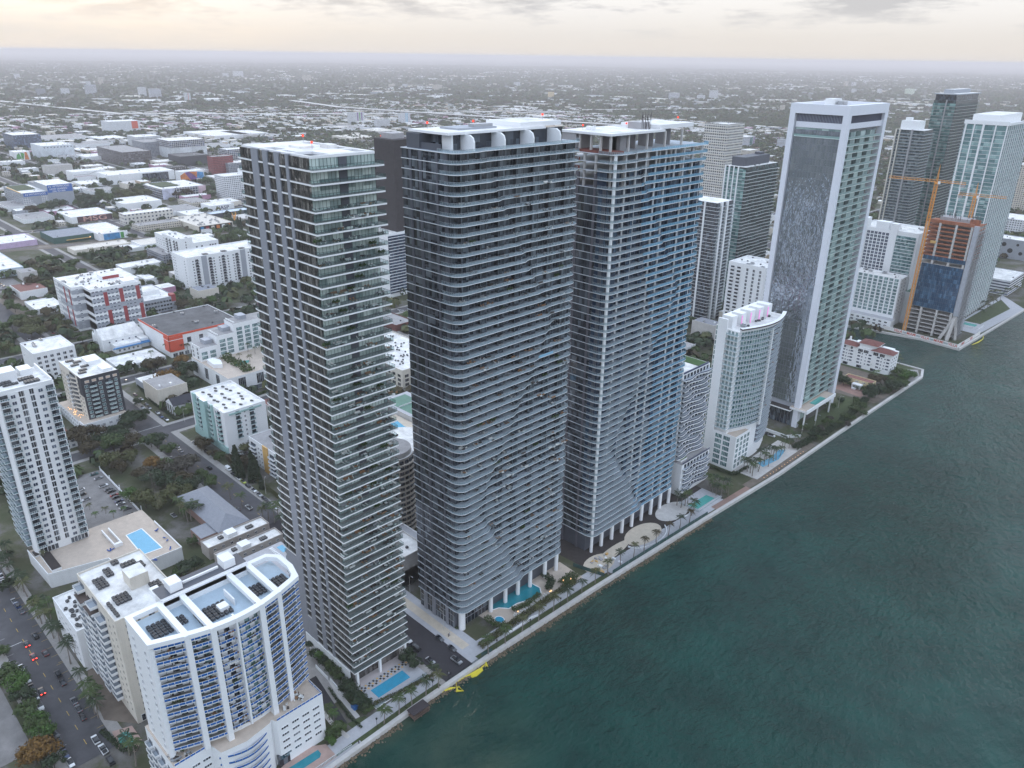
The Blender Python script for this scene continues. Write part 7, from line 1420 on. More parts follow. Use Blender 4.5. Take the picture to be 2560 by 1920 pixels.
for px, py, rz in ((1025, 1481, 0), (1109, 1574, math.pi), (665, 1235, 2.4), (717, 1266, 2.4), (2003, 1090, 0), (2036, 1068, 0), (2095, 1020, 0), (462, 1055, .8), (425, 1178, 1)):
    t = thing('street_lamp', 'tall grey street lamp with a single arm', 'street lamp', (*gp(px, py), .1), rz, 'tall grey street lamps'); inst('post', LP2, t); inst('lamp_head', LH2, t, (1.9, 0, 9.5))
def slab_thing(name, label, cat, parts):
    t = thing(name, label, cat, (0, 0, 0))
    for nm, b in parts: b.build(nm, t)
    return t
# pool terrace of the pier tower
d = MB().box(-202.6, 122.8, 0, -189.8, 147.5, .5, WHITE2, PAVEL); w = MB().box(-198.4, 126.6, .5, -193.2, 141.8, .54, POOL); r = MB()
rail_strip(r, [(-203, 122.9), (-189.9, 122.9), (-189.9, 147.4)], .5, R_GREEN, 1.2, 1.5, MULG); ck = MB()
for i in range(26):
    for j in range(3):
        if (i + j) % 2: ck.box(-202.2 + j * .95, 123.6 + i * .9, .5, -201.3 + j * .95, 124.4 + i * .9, .53, SOIL if i % 3 else OCHRE)
slab_thing('pool_terrace', 'white pool terrace with long blue pool at the foot of the pier tower', 'pool', [('deck', d), ('water', w), ('glass_rail', r), ('paving_checks', ck)])
sheet('lobby_floor', rect(-212, 124, -202.7, 147), .14, mat('pink_stone', (.52, .46, .45), .6, var=.08)); sheet('tower_paving', rect(-250, 112, -203, 123), .04, PAVE); sheet('service_lane', hp([(772, 1700), (790, 1690), (868, 1808), (845, 1822)]), .12, ASPHD)
strip('footpath', hp([(800, 1660), (850, 1740), (895, 1795)]), 1.8, .2, CONCL); strip('footpath', hp([(790, 1760), (835, 1815), (872, 1845)]), 1.6, .21, CONCL)
for a, c, lb in (((790, 1668), (820, 1700), 'white garden wall beside the hedge bed, upper flight'), ((826, 1702), (858, 1740), 'white garden wall beside the hedge bed, lower flight')): MBx = MB().bar((*gp(*a), .7), (*gp(*c), .7), .35, WHITE2, 1.4); tag(MBx.build('garden_wall'), lb, 'wall')
tag(MB().box(-196.8, 116.5, 0, -194.6, 118.5, 1.9, mat('blue_tarp', (.02, .13, .38), .6)).build('blue_tent'), 'small blue covered box by the narrow garden', 'tarp')
# condominium pool in the corner, and the kidney pool by the avenue
d = MB().prism(hp([(700, 1925), (735, 1885), (770, 1868), (815, 1862), (860, 1905), (840, 1935), (760, 1960)])[::-1] if False else sorted_ccw(hp([(700, 1925), (735, 1885), (770, 1868), (815, 1862), (850, 1900), (830, 1935), (760, 1960)])), 0, .3, mat('pink_deck', (.40, .28, .24), .85, var=.15)); w = MB().prism(sorted_ccw(hp([(722, 1922), (795, 1876), (803, 1886), (800, 1895), (745, 1932)])), .3, .34, POOLT)
r = MB(); rp_ = hp([(765, 1945), (830, 1900), (880, 1868)]); rail_strip(r, rp_, .1, R_GREY, 1.3, .5, WHITE2)
slab_thing('pool_terrace', 'teal pool on a pink deck at the foot of the blue panelled condominium', 'pool', [('deck', d), ('water', w), ('rail', r)])
strip('boardwalk', hp([(770, 1955), (840, 1905), (895, 1865), (905, 1858)]), 2.6, .4, CONC)
d = MB().prism(sorted_ccw(hp([(280, 1830), (330, 1815), (355, 1850), (340, 1880), (295, 1872)])), 0, .2, mat('pink_deck', (.40, .28, .24))); P = [gp(315 + 19 * math.cos(a), 1850 + 20 * math.sin(a)) for a in np.linspace(0, 6.1, 14)]; w = MB().prism(sorted_ccw(P), .2, .24, POOLG)
slab_thing('pool_terrace', 'small rounded pool between the avenue and the cream apartment block', 'pool', [('deck', d), ('water', w)]); sheet('yard', hp([(215, 1650), (300, 1700), (350, 1810), (260, 1800), (225, 1720)]), .07, EARTH)
# pool garden of the dark wavy tower
sheet('garden_paving', [(-203, 186), (-190, 187.5), (-187, 205), (-187.5, 240), (-203, 241)], .2, TAN)
P1 = [(-208, 193), (-200.5, 191.5), (-199, 196), (-195.5, 199), (-195.5, 204), (-194, 208), (-191.8, 212), (-192.2, 216.5), (-196, 219.5), (-201, 219), (-208, 218)]; w = MB().prism(P1, .2, .27, POOLT); rr_ = MB(); [rr_.bar((*p, .3), (*q, .3), .4, WHITE2, .16) for p, q in zip(P1[1:9], P1[2:10])]
slab_thing('swimming_pool', 'curving teal pool running under the dark wavy tower', 'pool', [('water', w), ('rim', rr_)])
P2 = [(-193 + 2.3 * math.cos(a), 190.6 + 2.0 * math.sin(a)) for a in np.linspace(0, 5.9, 14)]; slab_thing('spa_pool', 'small round blue spa pool in the tan paving', 'pool', [('water', MB().prism(P2, .2, .5, POOL)), ('rim', (lambda b: [b.bar((*p, .5), (*q, .5), .35, WHITE2, .14) for p, q in zip(P2, P2[1:] + P2[:1])] and b)(MB()))])
for i in range(15):
    nm, me = [k for k in KITS if k[0] == 'sun_lounger_pair'][0]; tag(inst('sun_lounger_pair', me, None, (-189.6 + .35 * math.sin(i * .5), 198 + i * 1.6, .2), .4), 'pale sun loungers in a curved row on the tan pool paving', 'sun loungers', 'sun loungers by the curving teal pool')
BLO = mat('orange_blooms', (.8, .25, .05), .6)
for px, py in ((1295, 1530), (1375, 1480), (1408, 1452), (1378, 1478), (1427, 1448)): tag(MB().cyl(0, 0, 0, .5, .1, BLACK, 5).cyl(0, 0, .5, .9, .28, WARM, 8).build('garden_lamp', None, (*gp(px, py, 2), 1.6)), 'small glowing garden lamp among the planting', 'lamp', 'glowing garden lamps among the planting')
WALLW = lambda pts, h, lb: tag((lambda b: [b.bar((*p, h / 2), (*q, h / 2), .4, WHITE2, h) for p, q in zip(pts, pts[1:])] and b)(MB()).build('garden_wall'), lb, 'wall')
WALLW(hp([(1270, 1585), (1330, 1545), (1345, 1540)]), .9, 'low white garden wall below the curved bed'); WALLW(hp([(1385, 1495), (1428, 1468)]), .9, 'low white garden wall by the palm promenade')
# unfinished garden of the blue filmed tower
sheet('bare_garden', [(-232, 244), (-183, 247), (-179, 330), (-179, 352), (-232, 352)], .08, SOIL)
def blob(name, c, rx, ry, z, M, rot=0):
    P = [(c[0] + rx * math.cos(a) * math.cos(rot) - ry * math.sin(a) * math.sin(rot), c[1] + rx * math.cos(a) * math.sin(rot) + ry * math.sin(a) * math.cos(rot)) for a in np.linspace(0, 2 * math.pi, 25)[:-1]]; o = MB().prism(P, z - .1, z, M).build(name); o['kind'] = 'structure'; return P
blob('plaza', (-189, 254), 6, 9.5, .24, SAND); blob('plaza', (-190, 266), 3, 14, .26, SAND, .06); blob('plaza', (-189, 290), 7, 13, .24, SAND); blob('plaza', (-191, 319), 7, 12, .24, CONCL)
for c, rx, ry, lb in (((-188, 290), 8.6, 15, 'curved white planter wall round the beige plaza'), ((-185.5, 322), 2.8, 4, 'round white planter near the last palms')):
    P = [(c[0] + rx * math.cos(a), c[1] + ry * math.sin(a)) for a in np.linspace(-1.5, 1.3, 14)]; WALLW(P, .8, lb)
t = thing('site_fence', 'green screened site fence along the promenade', 'fence', (0, 0, 0)); GF = mat('green_fence_screen', (.03, .075, .07), .8, var=.2); b = MB(); P = [(coast_x(y) - 1.9, y) for y in np.arange(252, 336, 6)]
for p, q in zip(P, P[1:]): b.bar((*p, 1.2), (*q, 1.2), .05, GF, 2.0); b.bar((*p, 0), (*p, 2.3), .08, METAL)
b.build('screen', t); b = MB(); b.bar((-196, 243, 1.2), (-180.5, 247.5, 1.2), .05, GF, 2.0); b.bar((-182.5, 170, 1), (-181.5, 175, 1), .05, GF, 1.8); tag(b.build('site_fence'), 'green screened fence panel between the two tower gardens', 'fence')
b = MB()
for i in range(24): x, y = RNG.uniform(-193, -183), RNG.uniform(248, 262); b.box(x, y, .2, x + RNG.uniform(.4, 2), y + RNG.uniform(.4, 1.6), RNG.uniform(.4, 1.1), (WHITE2, CONC, METAL, OCHRE)[i % 4])
o = b.build('building_materials'); tag(o, 'heaps of building materials in the unfinished garden', 'building materials', kind='stuff')
# green pool terrace of the rippling block
d = MB().box(-193, 328.5, 0, -180, 352, .3, PAVEL); w = MB().prism([(-188, 330), (-182.4, 331), (-182, 347.5), (-187.2, 347)], .3, .36, POOLG); r = MB(); rail_strip(r, [(-193, 328.6), (-180.1, 328.6), (-180.1, 351)], .3, R_GREY, 1.3, .6, WHITE2)
slab_thing('pool_terrace', 'green pool on a pale terrace beside the rippling navy block', 'pool', [('deck', d), ('water', w), ('rail', r)])
d = MB().box(-192, 384, 0, -176, 440, .3, CONCL); w = MB().prism([(-186, 402), (-181, 400), (-179, 416), (-182, 431), (-185, 428), (-183.5, 414)], .3, .36, POOLL); slab_thing('pool_terrace', 'long pale pool in the terrace of the condominium with roof fins', 'pool', [('deck', d), ('water', w)])
for i in range(15): y = 388 + i * 3.4; tag(MB().cyl(0, 0, 0, .4, .06, BLACK, 5).cyl(0, 0, .4, .65, .16, WARM, 8).build('path_light', None, (coast_x(y) - 3.2, y, .3)), 'small warm path light along the palm terrace', 'path light', 'warm path lights along the palm terrace')
WALLW([(-214, 447), (-190, 447), (-184, 455)], 2.2, 'white boundary wall before the white framed tower')
# seawall fence, dock, boom, people
t = thing('street_end_fence', 'black railing at the end of the dead end street', 'railing', (0, 0, 0)); b = MB(); rail_strip(b, [(-181.6, 150), (-181.4, 170)], .1, rail_mat('dark_mesh', (.03, .03, .03), .3), 1.3, .8, BLACK); b.build('rail', t)
t = thing('fishing_dock', 'small roofed wooden dock at the foot of the sea wall', 'dock', (-181, 130, 0)); WD = mat('weathered_wood', (.17, .11, .085), .85, var=.3, vscale=1.5); MB().box(1.2, 0, -.5, 5.2, 7.4, -.3, WD).build('deck', t); MB().box(.9, -.2, 1.5, 5, 7.5, 1.7, mat('dark_plank_roof', (.045, .036, .04), .9, var=.3, vscale=2)).build('roof', t)
for x, y in ((1.4, .2), (4.8, .2), (1.4, 7), (4.8, 7), (4.8, 3.6)): MB().cyl(x, y, -2.2, 1.5, .12, WD, 7).build('post', t)
b = MB(); rail_strip(b, [(5.1, 0), (5.1, 7.3)], -.3, rail_mat('dark_mesh', (.03, .03, .03)), .9, .7, WD); b.build('rail', t)
YB = mat('yellow_boom', (.62, .52, .035), .6, var=.15)
for lst, lb in (([(1105, 1730), (1125, 1722), (1148, 1717), (1158, 1727), (1143, 1728), (1140, 1706), (1160, 1694), (1185, 1682), (1200, 1672), (1215, 1660), (1217, 1668), (1214, 1654)], 'yellow floating boom tangled below the street end'), ([(1690, 1346), (1700, 1340), (1712, 1332), (1725, 1326), (1738, 1317), (1750, 1310)], 'yellow floating boom by the unfinished garden'), ([(2430, 862), (2445, 856), (2457, 848), (2459, 838)], 'yellow floating boom off the building site')):
    P = [(*gp(px, py, -1.1), -1.1) for px, py in lst]; b = MB(); b.tube(P, [.28 + .35 * (i % 3 == 1) for i in range(len(P))], YB, 7); tag(b.build('floating_boom'), lb, 'boom')
b = MB(); P = [gp(px, py, -1.1) for px, py in ((1176, 1690), (1190, 1678), (1204, 1668), (1208, 1676), (1192, 1690), (1180, 1694))]; b.prism(sorted_ccw(P), -1.35, -.9, YB); tag(b.build('boom_bundle'), 'yellow bundle of boom sheeting against the sea wall', 'boom')
SK, CL1, CL2 = mat('skin', (.35, .22, .16), .7), mat('dark_clothes', (.03, .03, .045), .8), mat('light_clothes', (.35, .36, .4), .8)
def person(x, y, z, A, label, rz):
    b = MB(); b.tube([(0, -.1, 0), (.02, -.1, .45), (0, -.09, .88)], [.06, .075, .1], CL1, 8); b.tube([(.1, .1, 0), (.04, .1, .45), (0, .09, .88)], [.06, .075, .1], CL1, 8); b.tube([(0, 0, .82), (0, 0, 1.1), (0, 0, 1.38), (0, 0, 1.48)], [.17, .15, .2, .08], A, 10); b.tube([(0, -.2, 1.4), (.03, -.27, 1.12), (.1, -.25, .86)], [.06, .05, .04], A, 7); b.tube([(0, .2, 1.4), (0, .27, 1.12), (.06, .25, .86)], [.06, .05, .04], A, 7); b.tube([(0, 0, 1.46), (.01, 0, 1.54), (.02, 0, 1.64), (0, 0, 1.74)], [.055, .085, .105, .05], SK, 9); o = b.build('person', None, (x, y, z), rz); tag(o, label, 'person'); h = MB(); h.tube([(-.03, 0, 1.6), (-.02, 0, 1.7), (0, 0, 1.765)], [.1, .112, .04], BLACK, 8); h.build('hair', o)
for px, py, A, lb, rz in ((1121, 1588, CL1, 'person in dark clothes walking on the beige pavement', .3), (1124, 1586, CL2, 'person in light clothes walking on the beige pavement', .4), (1122, 1684, CL2, 'person in light clothes at the end of the dead end street', 1), (1126, 1682, CL1, 'person in dark clothes at the end of the dead end street', 2), (897, 1857, CL1, 'person in dark clothes on the promenade corner', 2)): x, y = gp(px, py, .9); person(x, y, .16, A, lb, rz)
# fence of the parking yard, columned house, sculpture, wires
t = thing('yard_fence', 'white fence along the parking yard', 'fence', (0, 0, 0)); b = MB(); b.bar((-450, 115.2, .9), (-388, 113.8, .9), .2, WHITE2, 1.8); b.build('panel', t)
for k in range(5): MB().box(-448 + k * 15, 114.6, 0, -447.6 + k * 15, 115, 3.6, WHITE2).build('post', t)
t = thing('columned_house', 'small dark roofed house with white columned porch', 'house', (-505, 178, 0)); MB().box(0, 4, 0, 12, 16, 6.5, WHITE2).build('wall', t); b = MB(); SH = mat('dark_shingle', (.035, .035, .045), .9, var=.2); b.poly([(12.4, 0, 6.5), (12.4, 16.4, 6.5), (6, 16.4, 10.5), (6, 0, 10.5)], SH); b.poly([(-.4, 16.4, 6.5), (-.4, 0, 6.5), (6, 0, 10.5), (6, 16.4, 10.5)], SH); b.poly([(-.4, 0, 6.5), (12.4, 0, 6.5), (6, 0, 10.5)], WHITE2); b.box(-.4, 0, 6.2, 12.4, 4, 6.5, WHITE2); b.build('roof', t)
for x in (.4, 4, 8, 11.6): MB().cyl(x, .5, 0, 6.2, .4, WHITE2, 10).build('column', t)
b = MB(); OS = mat('orange_sculpture', (.75, .36, .08), .5)
for k in range(7): a = k * .9; b.tube([(0, 0, 0), (.5 * math.cos(a), .5 * math.sin(a), 7), (3 * math.cos(a), 3 * math.sin(a), 13 + k % 3 * 2)], [.9, .7, .25], OS, 6)
tag(b.build('street_sculpture', None, (*gp(588, 560), 0)), 'orange branching street sculpture behind the pier tower', 'sculpture')
t = thing('utility_pole', 'wooden utility pole with power lines over the overgrown lot', 'utility pole', (-405, 128, 0)); MB().cyl(0, 0, 0, 11, .16, BARK, 7).box(-.1, -1.2, 10.2, .1, 1.2, 10.4, BARK).build('pole', t); b = MB()
for o_ in (-1, -.4, .4, 1): b.tube([(0, o_, 10.4), (16, o_ - 4, 9.3), (34, o_ - 9, 10)], [.03, .03, .03], BLACK, 4); b.tube([(0, o_, 10.4), (-16, o_ + 1, 9.3), (-34, o_ + 3, 10)], [.03, .03, .03], BLACK, 4)
b.build('power_lines', t)
# ------------------------------------------------------------------ the warehouse district (surveyed from its street corners)
def pb(label, px, py, w, d, h, wall=None, roof=None, ac=3, par=.7, name='warehouse', cat='building'):
    x, y = gp(px, py); return block(name, label, x - w, y, x, y + d, h, wall or WHITE, roof or ROOFW, par, ac, cat)
MURB, MURP, MURO = mat('mural_blue', (.05, .25, .50), .7, var=.5, vscale=.15), mat('mural_purple', (.20, .08, .28), .7, var=.5, vscale=.15), mat('mural_orange', (.62, .20, .05), .7, var=.4, vscale=.15)
MURG, MURK = mat('mural_green', (.08, .32, .08), .7, var=.5, vscale=.2), mat('mural_pink', (.50, .26, .38), .7, var=.2, vscale=.2)
BAN = mat('banner_blue', (.035, .13, .42), .6); LW = mat('white_lettering', (.78, .78, .78), .6)
x, y = -1378, 328
t, d = block('apartment_block', 'grey apartment block with two blue letting banners across its face', x - 95, y, x, y + 37, 23, GREYP, ROOFW, .8, 4); MB().box(30, 37, 0, 95, 74, 31, GREYP, ROOFW).build('north_part', t)
MB().box(95.05, 3, 17.5, 95.3, 36.6, 22.4, BAN).build('banner', t); MB().box(95.05, 37.4, 20, 95.3, 73, 31.6, BAN).build('banner', t); text('WYNWOOD', 4.0, LW, t, (95.4, 22, 20), 'E'); text('WYNWOOD', 4.2, LW, t, (95.4, 57, 28.9), 'E'); text('NOW LEASING!', 3.6, LW, t, (95.4, 53, 25.0), 'E'); text('(786) 957-3950', 3.0, LW, t, (95.4, 53, 21.6), 'E')
for yy, zz in ((7, 20), (41, 29)): b = MB(); [b.bar((95.4, yy + a, zz + c), (95.4, yy + a + 1.2, zz + c + s), .5, LW) for a, c, s in ((-2, -1.2, 2.4), (-.4, 1.2, -2.4), (1, -1.2, 2.4))]; b.build('emblem', t)
b = MB()
for r, n in ((0, 6), (1, 5), (2, 4), (3, 4), (4, 3)):
    for k in range(n): yy, zz = 1 + k * 3.2, 1 + r * 3.1; b.box(95, yy, zz, 95.3, yy + .4, zz + 3.1, LW); b.box(95, yy, zz, 95.3, yy + 3.2, zz + .4, LW); k < 3 and (b.box(95, 34 - yy * .9, 16 - zz * .9, 95.3, 34.4 - yy * .9, 19 - zz * .9, LW), b.box(95, 34 - yy * .9, 16 - zz * .9, 95.3, 37 - yy * .9, 16.4 - zz * .9, LW))
b.build('white_grid', t); win(t, d, 'S', even(2, 93, 16), lev(2, 3.3, 6), 3, 2, GLD); MB().box(20, -.3, 22.6, 90, 1, 23.6, OCHRE).build('ochre_edge', t); GRD = mat('roof_garden', (.05, .075, .03), .95, var=.4); MB().box(4, 4, 22.2, 60, 30, 23, GRD).build('roof_garden', t)
t, d = pb('white windowless storage block with grey swirls high on its wall', 110, 398, 80, 66, 28, mat('swirl_wall', (.62, .66, .70), .7, var=.22, vscale=.09), ROOFW, 12); win(t, d, 'E', even(2, 64, 9), [23], 3, 2, GLB)
pb('long dark brown apartment block with gridded balconies in the warehouse district', 311, 414, 150, 60, 27, FBROWN, ROOFG, 10, name='apartment_block'); t, d = pb('white block with tall dark framed windows and blank white corner', 275, 463, 60, 120, 17, WHITE, ROOFW, 6); MB().box(60.05, 60, 0, 60.6, 108, 15, GLD).build('glazed_bay', t)
pb('blank square grey concrete wall block among the warehouses', 118, 441, 22, 48, 19, CONCL, ROOFG, 1); t, d = pb('white block with thin angular lines crossing its wall', 184, 454, 34, 58, 17, WHITE2, ROOFW, 2); b = MB(); [b.bar((34.1, *p), (34.1, *q), .35, M) for p, q, M in (((2, 8), (28, 8.4), RED), ((28, 8.4), (56, 4), RED), ((2, 11), (30, 11), GREYD), ((30, 11), (44, 16), GREYD))]; b.build('painted_lines', t)
pb('grey gridded hotel block with planted roof', 365, 392, 70, 62, 32, FGREY, ROOFG, 6, name='hotel'); t, d = pb('white mural based office block with gridded glass upper floors', 430, 396, 70, 85, 22, mat('soft_mural_white', (.62, .64, .66), .7, var=.3, vscale=.05), ROOFW, 0, name='office_block'); MB().box(-2, 0, 22, 69, 82, 38, FGRID, ROOFW).build('upper_floors', t)
pb('plain white wing with grey upper windows behind the gridded office block', 345, 372, 60, 60, 28, FWHITE, ROOFW, 5, name='office_block'); pb('black clad block with planted roof terrace', 454, 416, 62, 62, 20, CHAR, ROOFD, 3, name='office_block'); pb('dark patterned block beside the black clad block', 401, 441, 26, 55, 15, FDARK, ROOFD, 4, name='office_block'); pb('brick red block with rows of slit windows', 537, 441, 24, 42, 37, FRED, ROOFG, 2, name='apartment_block')
t, d = pb('white twelve storey block of square windows with a roof box', 567, 500, 34, 62, 38, FWHITE, ROOFW, 4, name='apartment_block'); MB().box(8, 38, 37, 24, 54, 45, WHITE2, ROOFW).build('roof_house', t); pb('grey and red block behind the white twelve storey block', 575, 440, 40, 60, 24, FGREY, ROOFW, 4, name='office_block'); pb('pale gridded block at the edge of the pier tower', 570, 405, 40, 80, 26, FGRID, ROOFW, 4, name='office_block')
t, d = pb('white office with dark ribbon windows and painted corner panels', 407, 500, 85, 75, 17, FGRID, ROOFW, 12, name='office_block'); MB().box(85.05, 1, 0, 85.4, 22, 17, mat('soft_mural_lilac', (.55, .56, .68), .7, var=.4, vscale=.1)).box(85.05, 62, 2, 85.5, 75, 17, mat('soft_mural_rose', (.60, .45, .50), .7, var=.4, vscale=.1)).build('mural_panel', t); MB().box(10, 10, 16.3, 60, 40, 17.6, GRD).build('roof_garden', t)
t, d = pb('block with a huge orange, purple and blue mural on its wall', 453, 456, 22, 46, 19, WHITE2, ROOFW, 1); m_ = [([(0, 2), (0, 12), (9, 17), (15, 8), (20, 1)], MURO), ([(9, 17), (17, 18), (26, 12), (20, 1), (15, 8)], MURP), ([(17, 18), (33, 17), (31, 6), (26, 12)], MURO), ([(33, 17), (45, 15), (45, 3), (31, 6)], MURB), ([(20, 1), (26, 12), (31, 6), (45, 3), (45, 0), (22, 0)], MURP)]; b = MB(); [b.poly([(22.1, *q) for q in P], M) for P, M in m_]; b.build('mural', t)
t, d = pb('low block with a bright green and orange leaf mural', 40, 402, 40, 30, 18, WHITE, ROOFW, 2); b = MB(); [b.poly([(40.1, *q) for q in P], M) for P, M in (([(1, 1), (4, 12), (9, 16), (12, 4)], MURG), ([(12, 4), (12, 17), (19, 14), (16, 2)], MURG), ([(18, 1), (20, 17), (24, 17), (27, 1)], MURO))]; b.build('mural', t)
SAL = mat('salmon_lettering', (.62, .36, .30), .7); t, d = pb('low white warehouse with giant salmon letters on a dark wall', 180, 560, 60, 56, 9, WHITE2, ROOFW, 2); MB().box(60.05, 8, .3, 60.2, 55, 8.6, mat('dark_mural_ground', (.09, .05, .06), .8, var=.4, vscale=.3)).build('painted_ground', t); o = text('MSG', 9.6, SAL, t, (60.3, 31.5, 4.4), 'E'); o.scale = (1.75, 1, 1)
pb('white two storey front with a grid of round dark windows', 315, 562, 22, 68, 14, facade('porthole_wall', (.70, .67, .62), (.02, .03, .05), 5.4, 5.0, .42, .42), ROOFW, 2); pb('white warehouse with red and black strips behind the porthole front', 311, 530, 60, 58, 12, WHITE2, ROOFW, 4); t, d = pb('broad pale roof peppered with vents above a dark painted wall', 497, 579, 85, 50, 7, CREAM, mat('pale_tan_roof', (.60, .56, .50), .8, var=.15), 0)
for _ in range(26): inst('roof_vent', AC2, t, (RNG.uniform(4, 80), RNG.uniform(4, 46), 6.35), RNG.uniform(0, 3))
b = MB(); b.box(85.05, 1, .2, 85.2, 49, 6.4, BLACK); [b.box(85.2, 3 + k * 7.6, 1, 85.3, 7.6 + k * 7.6, 5.6, M) for k, M in enumerate((MURB, RED, CREAM, MURO, WHITE2, MURO))]; b.build('painted_panels', t)
t, d = pb('white box with large dark graffiti lettering', 528, 530, 34, 38, 9, WHITE2, ROOFW, 1); o = text('HASP', 7.5, mat('ink_blue_lettering', (.02, .03, .10), .7), t, (34.15, 19, 4.4), 'E'); o.scale = (1.2, 1, 1); pb('long low bluish roof above a dark shop front', 528, 546, 22, 64, 6, GREYD, mat('pale_blue_roof', (.50, .58, .66), .7, var=.12), 2)
pb('pinkish two storey row with dark windows', 349, 580, 24, 58, 8, FCREAM, ROOFG, 4); t, d = pb('green walled warehouse with a lit canopy and dark roof', 137, 611, 55, 62, 8, mat('bottle_green_wall', (.035, .10, .085), .7, var=.2), mat('blue_grey_roof', (.22, .24, .28), .85, var=.25), 3); MB().box(55, 14, 3.2, 57.5, 42, 3.6, OCHRE).build('canopy', t); MB().cyl(57, 42, 3.6, 4.4, .7, WARM, 8).build('canopy_lamp', t)
t, d = pb('white warehouse with a blue painted front by the railway', 249, 603, 75, 36, 9, WHITE2, ROOFW, 4); MB().box(75.05, 6, .4, 75.3, 26, 8, MURB).box(75.05, 27, .4, 75.3, 31, 8, MURG).build('mural', t)
block('warehouse', 'long lilac walled warehouse beside the railway', -1150, 222, -1101, 268, 7, mat('lilac_wall', (.52, .40, .56), .7, var=.15), ROOFW, .7, 6); block('warehouse', 'big white roofed warehouse left of the railway lawn', -1060, 168, -956, 214, 9, mat('pale_blue_wall', (.50, .58, .64), .7, var=.06), ROOFW, .6, 8)
pb('cream roofed low shed behind a tall hedge', 188, 638, 26, 66, 5.5, CREAM, mat('pale_tan_roof', (.6, .56, .5)), 5); pb('small white roof near the lone palm', 315, 632, 30, 30, 4.5, WHITE, ROOFW, 1); pb('pale flat roof near the white mid-rise parts', 356, 625, 34, 32, 6, WHITE, mat('pale_tan_roof', (.6, .56, .5)), 1); pb('white L shaped hall among trees by the railway', 311, 688, 22, 42, 8, WHITE2, ROOFW, 2)
block('low_building', 'tan walled house with long brown roof above the bare lot', -918, 148, -893, 165, 6.4, mat('tan_wall', (.48, .38, .28), .8), mat('brown_roof', (.12, .09, .085), .9), .3, 0, 'house'); pb('white storefront with dark glass by the bare lot', 92, 788, 34, 24, 5.5, WHITE2, ROOFW, 2, name='shop'); sheet('bare_lot', rect(-870, 164, -790, 200), .07, EARTH)
pb('white and glass office block at the left edge of the district', 40, 375, 90, 60, 34, FGLASS, ROOFW, 4, name='office_block'); t, d = pb('white hospital like block with a red corner far behind the warehouses', 275, 333, 60, 90, 32, mat('pale_mural_wall', (.62, .64, .67), .7, var=.12, vscale=.1), ROOFW, 2); MB().box(60, 66, 10, 60.4, 84, 31, ORANGE).build('red_panel', t)
for k, (px, py, w, dd, h, M) in enumerate(((190, 372, 80, 90, 9, None), (215, 402, 60, 70, 8, None), (120, 355, 120, 110, 7, None), (250, 355, 90, 70, 8, None), (395, 415, 40, 40, 8, CREAM), (165, 395, 60, 40, 6, None), (530, 350, 180, 120, 10, None), (600, 345, 120, 90, 10, None), (520, 372, 60, 60, 7, None), (545, 520, 40, 40, 7, CREAM), (480, 520, 50, 30, 8, FCREAM), (430, 540, 50, 45, 6, None), (470, 548, 45, 40, 6, None), (120, 540, 40, 40, 6, MURK), (60, 560, 50, 40, 6, None), (20, 530, 60, 40, 7, None), (205, 470, 50, 40, 6, None), (230, 490, 40, 40, 7, None))): pb(('wide white low roof', 'pale low workshop', 'flat white shed')[k % 3] + ' number %d in the streets of the warehouse district' % k, px, py, w, dd, h, M, (ROOFW, ROOFW, ROOFG)[k % 3 if k % 5 else 2], 4)
for o in list(COL.objects):
    if o.get('label') and ' number ' in o['label']: o['label'] = o['label'].split(' number ')[0] + ' in the streets of the warehouse district'; o['group'] = o['label'] + ' (alike)'
# ------------------------------------------------------------------ far towers, measured against the horizon
def far_tower(x0, x1, yt, yb, label, wall, sp=.35, extra=None):
    p = gp(x0 + (x1 - x0) * sp, yb); L_ = math.hypot(*p); q = gp(x1, yb); D = min(90, math.hypot(p[0] - q[0], p[1] - q[1]) * .85) if yb > 150 else 40; d_ = CR * ((x0 - 1280) / F_PX) + CU * ((960 - yt) / F_PX) + CF; h = max(12, CAM_H + d_.z * L_ / math.hypot(d_.x, d_.y)); r = gp(x0, yb); w = max(15, min(90, math.hypot(p[0] - r[0], p[1] - r[1]) * .9))
    t, d = block('far_tower', label, p[0] - w, p[1], p[0], p[1] + D, h, wall, ROOFW, 1.0, 0, 'building')
    if extra: extra(t, w, D, h)
    return t
def stripes(*MM): return lambda t, w, D, h: [MB().box(w, D * (.5 + i * .14), 2, w + .5, D * (.57 + i * .14), h, M).build('colour_stripe', t) for i, M in enumerate(MM)] and None
far_tower(863, 928, 282, 311, 'white slab with lilac and turquoise stripes beyond the pier tower', FWHITE, .2, stripes(MURP, MURG, MURP)); far_tower(994, 1038, 283, 312, 'white slab with blue stripes near the elevated motorway', FWHITE, .2, stripes(BLUEF, BLUEF)); far_tower(930, 990, 300, 322, 'low white hall between the two striped slabs', FWHITE, .2)
far_tower(338, 372, 218, 240, 'grey white slab left of the pair of far hospital blocks', FWHITE); far_tower(362, 412, 222, 246, 'broad white far hospital block', FSTRIPE); far_tower(455, 482, 232, 255, 'white far block with a red stripe', FWHITE, .4, stripes(ORANGE)); far_tower(202, 249, 212, 236, 'white stepped far block', FSTRIPE); far_tower(215, 232, 203, 226, 'thin white far tower', FWHITE); far_tower(241, 262, 193, 211, 'pale cream far tower', FCREAM); far_tower(144, 180, 221, 238, 'low white far slab', FWHITE); far_tower(80, 120, 222, 238, 'grey white far slab with dark rows', FGREY); far_tower(29, 54, 184, 197, 'small white far tower near the frame edge', FWHITE)
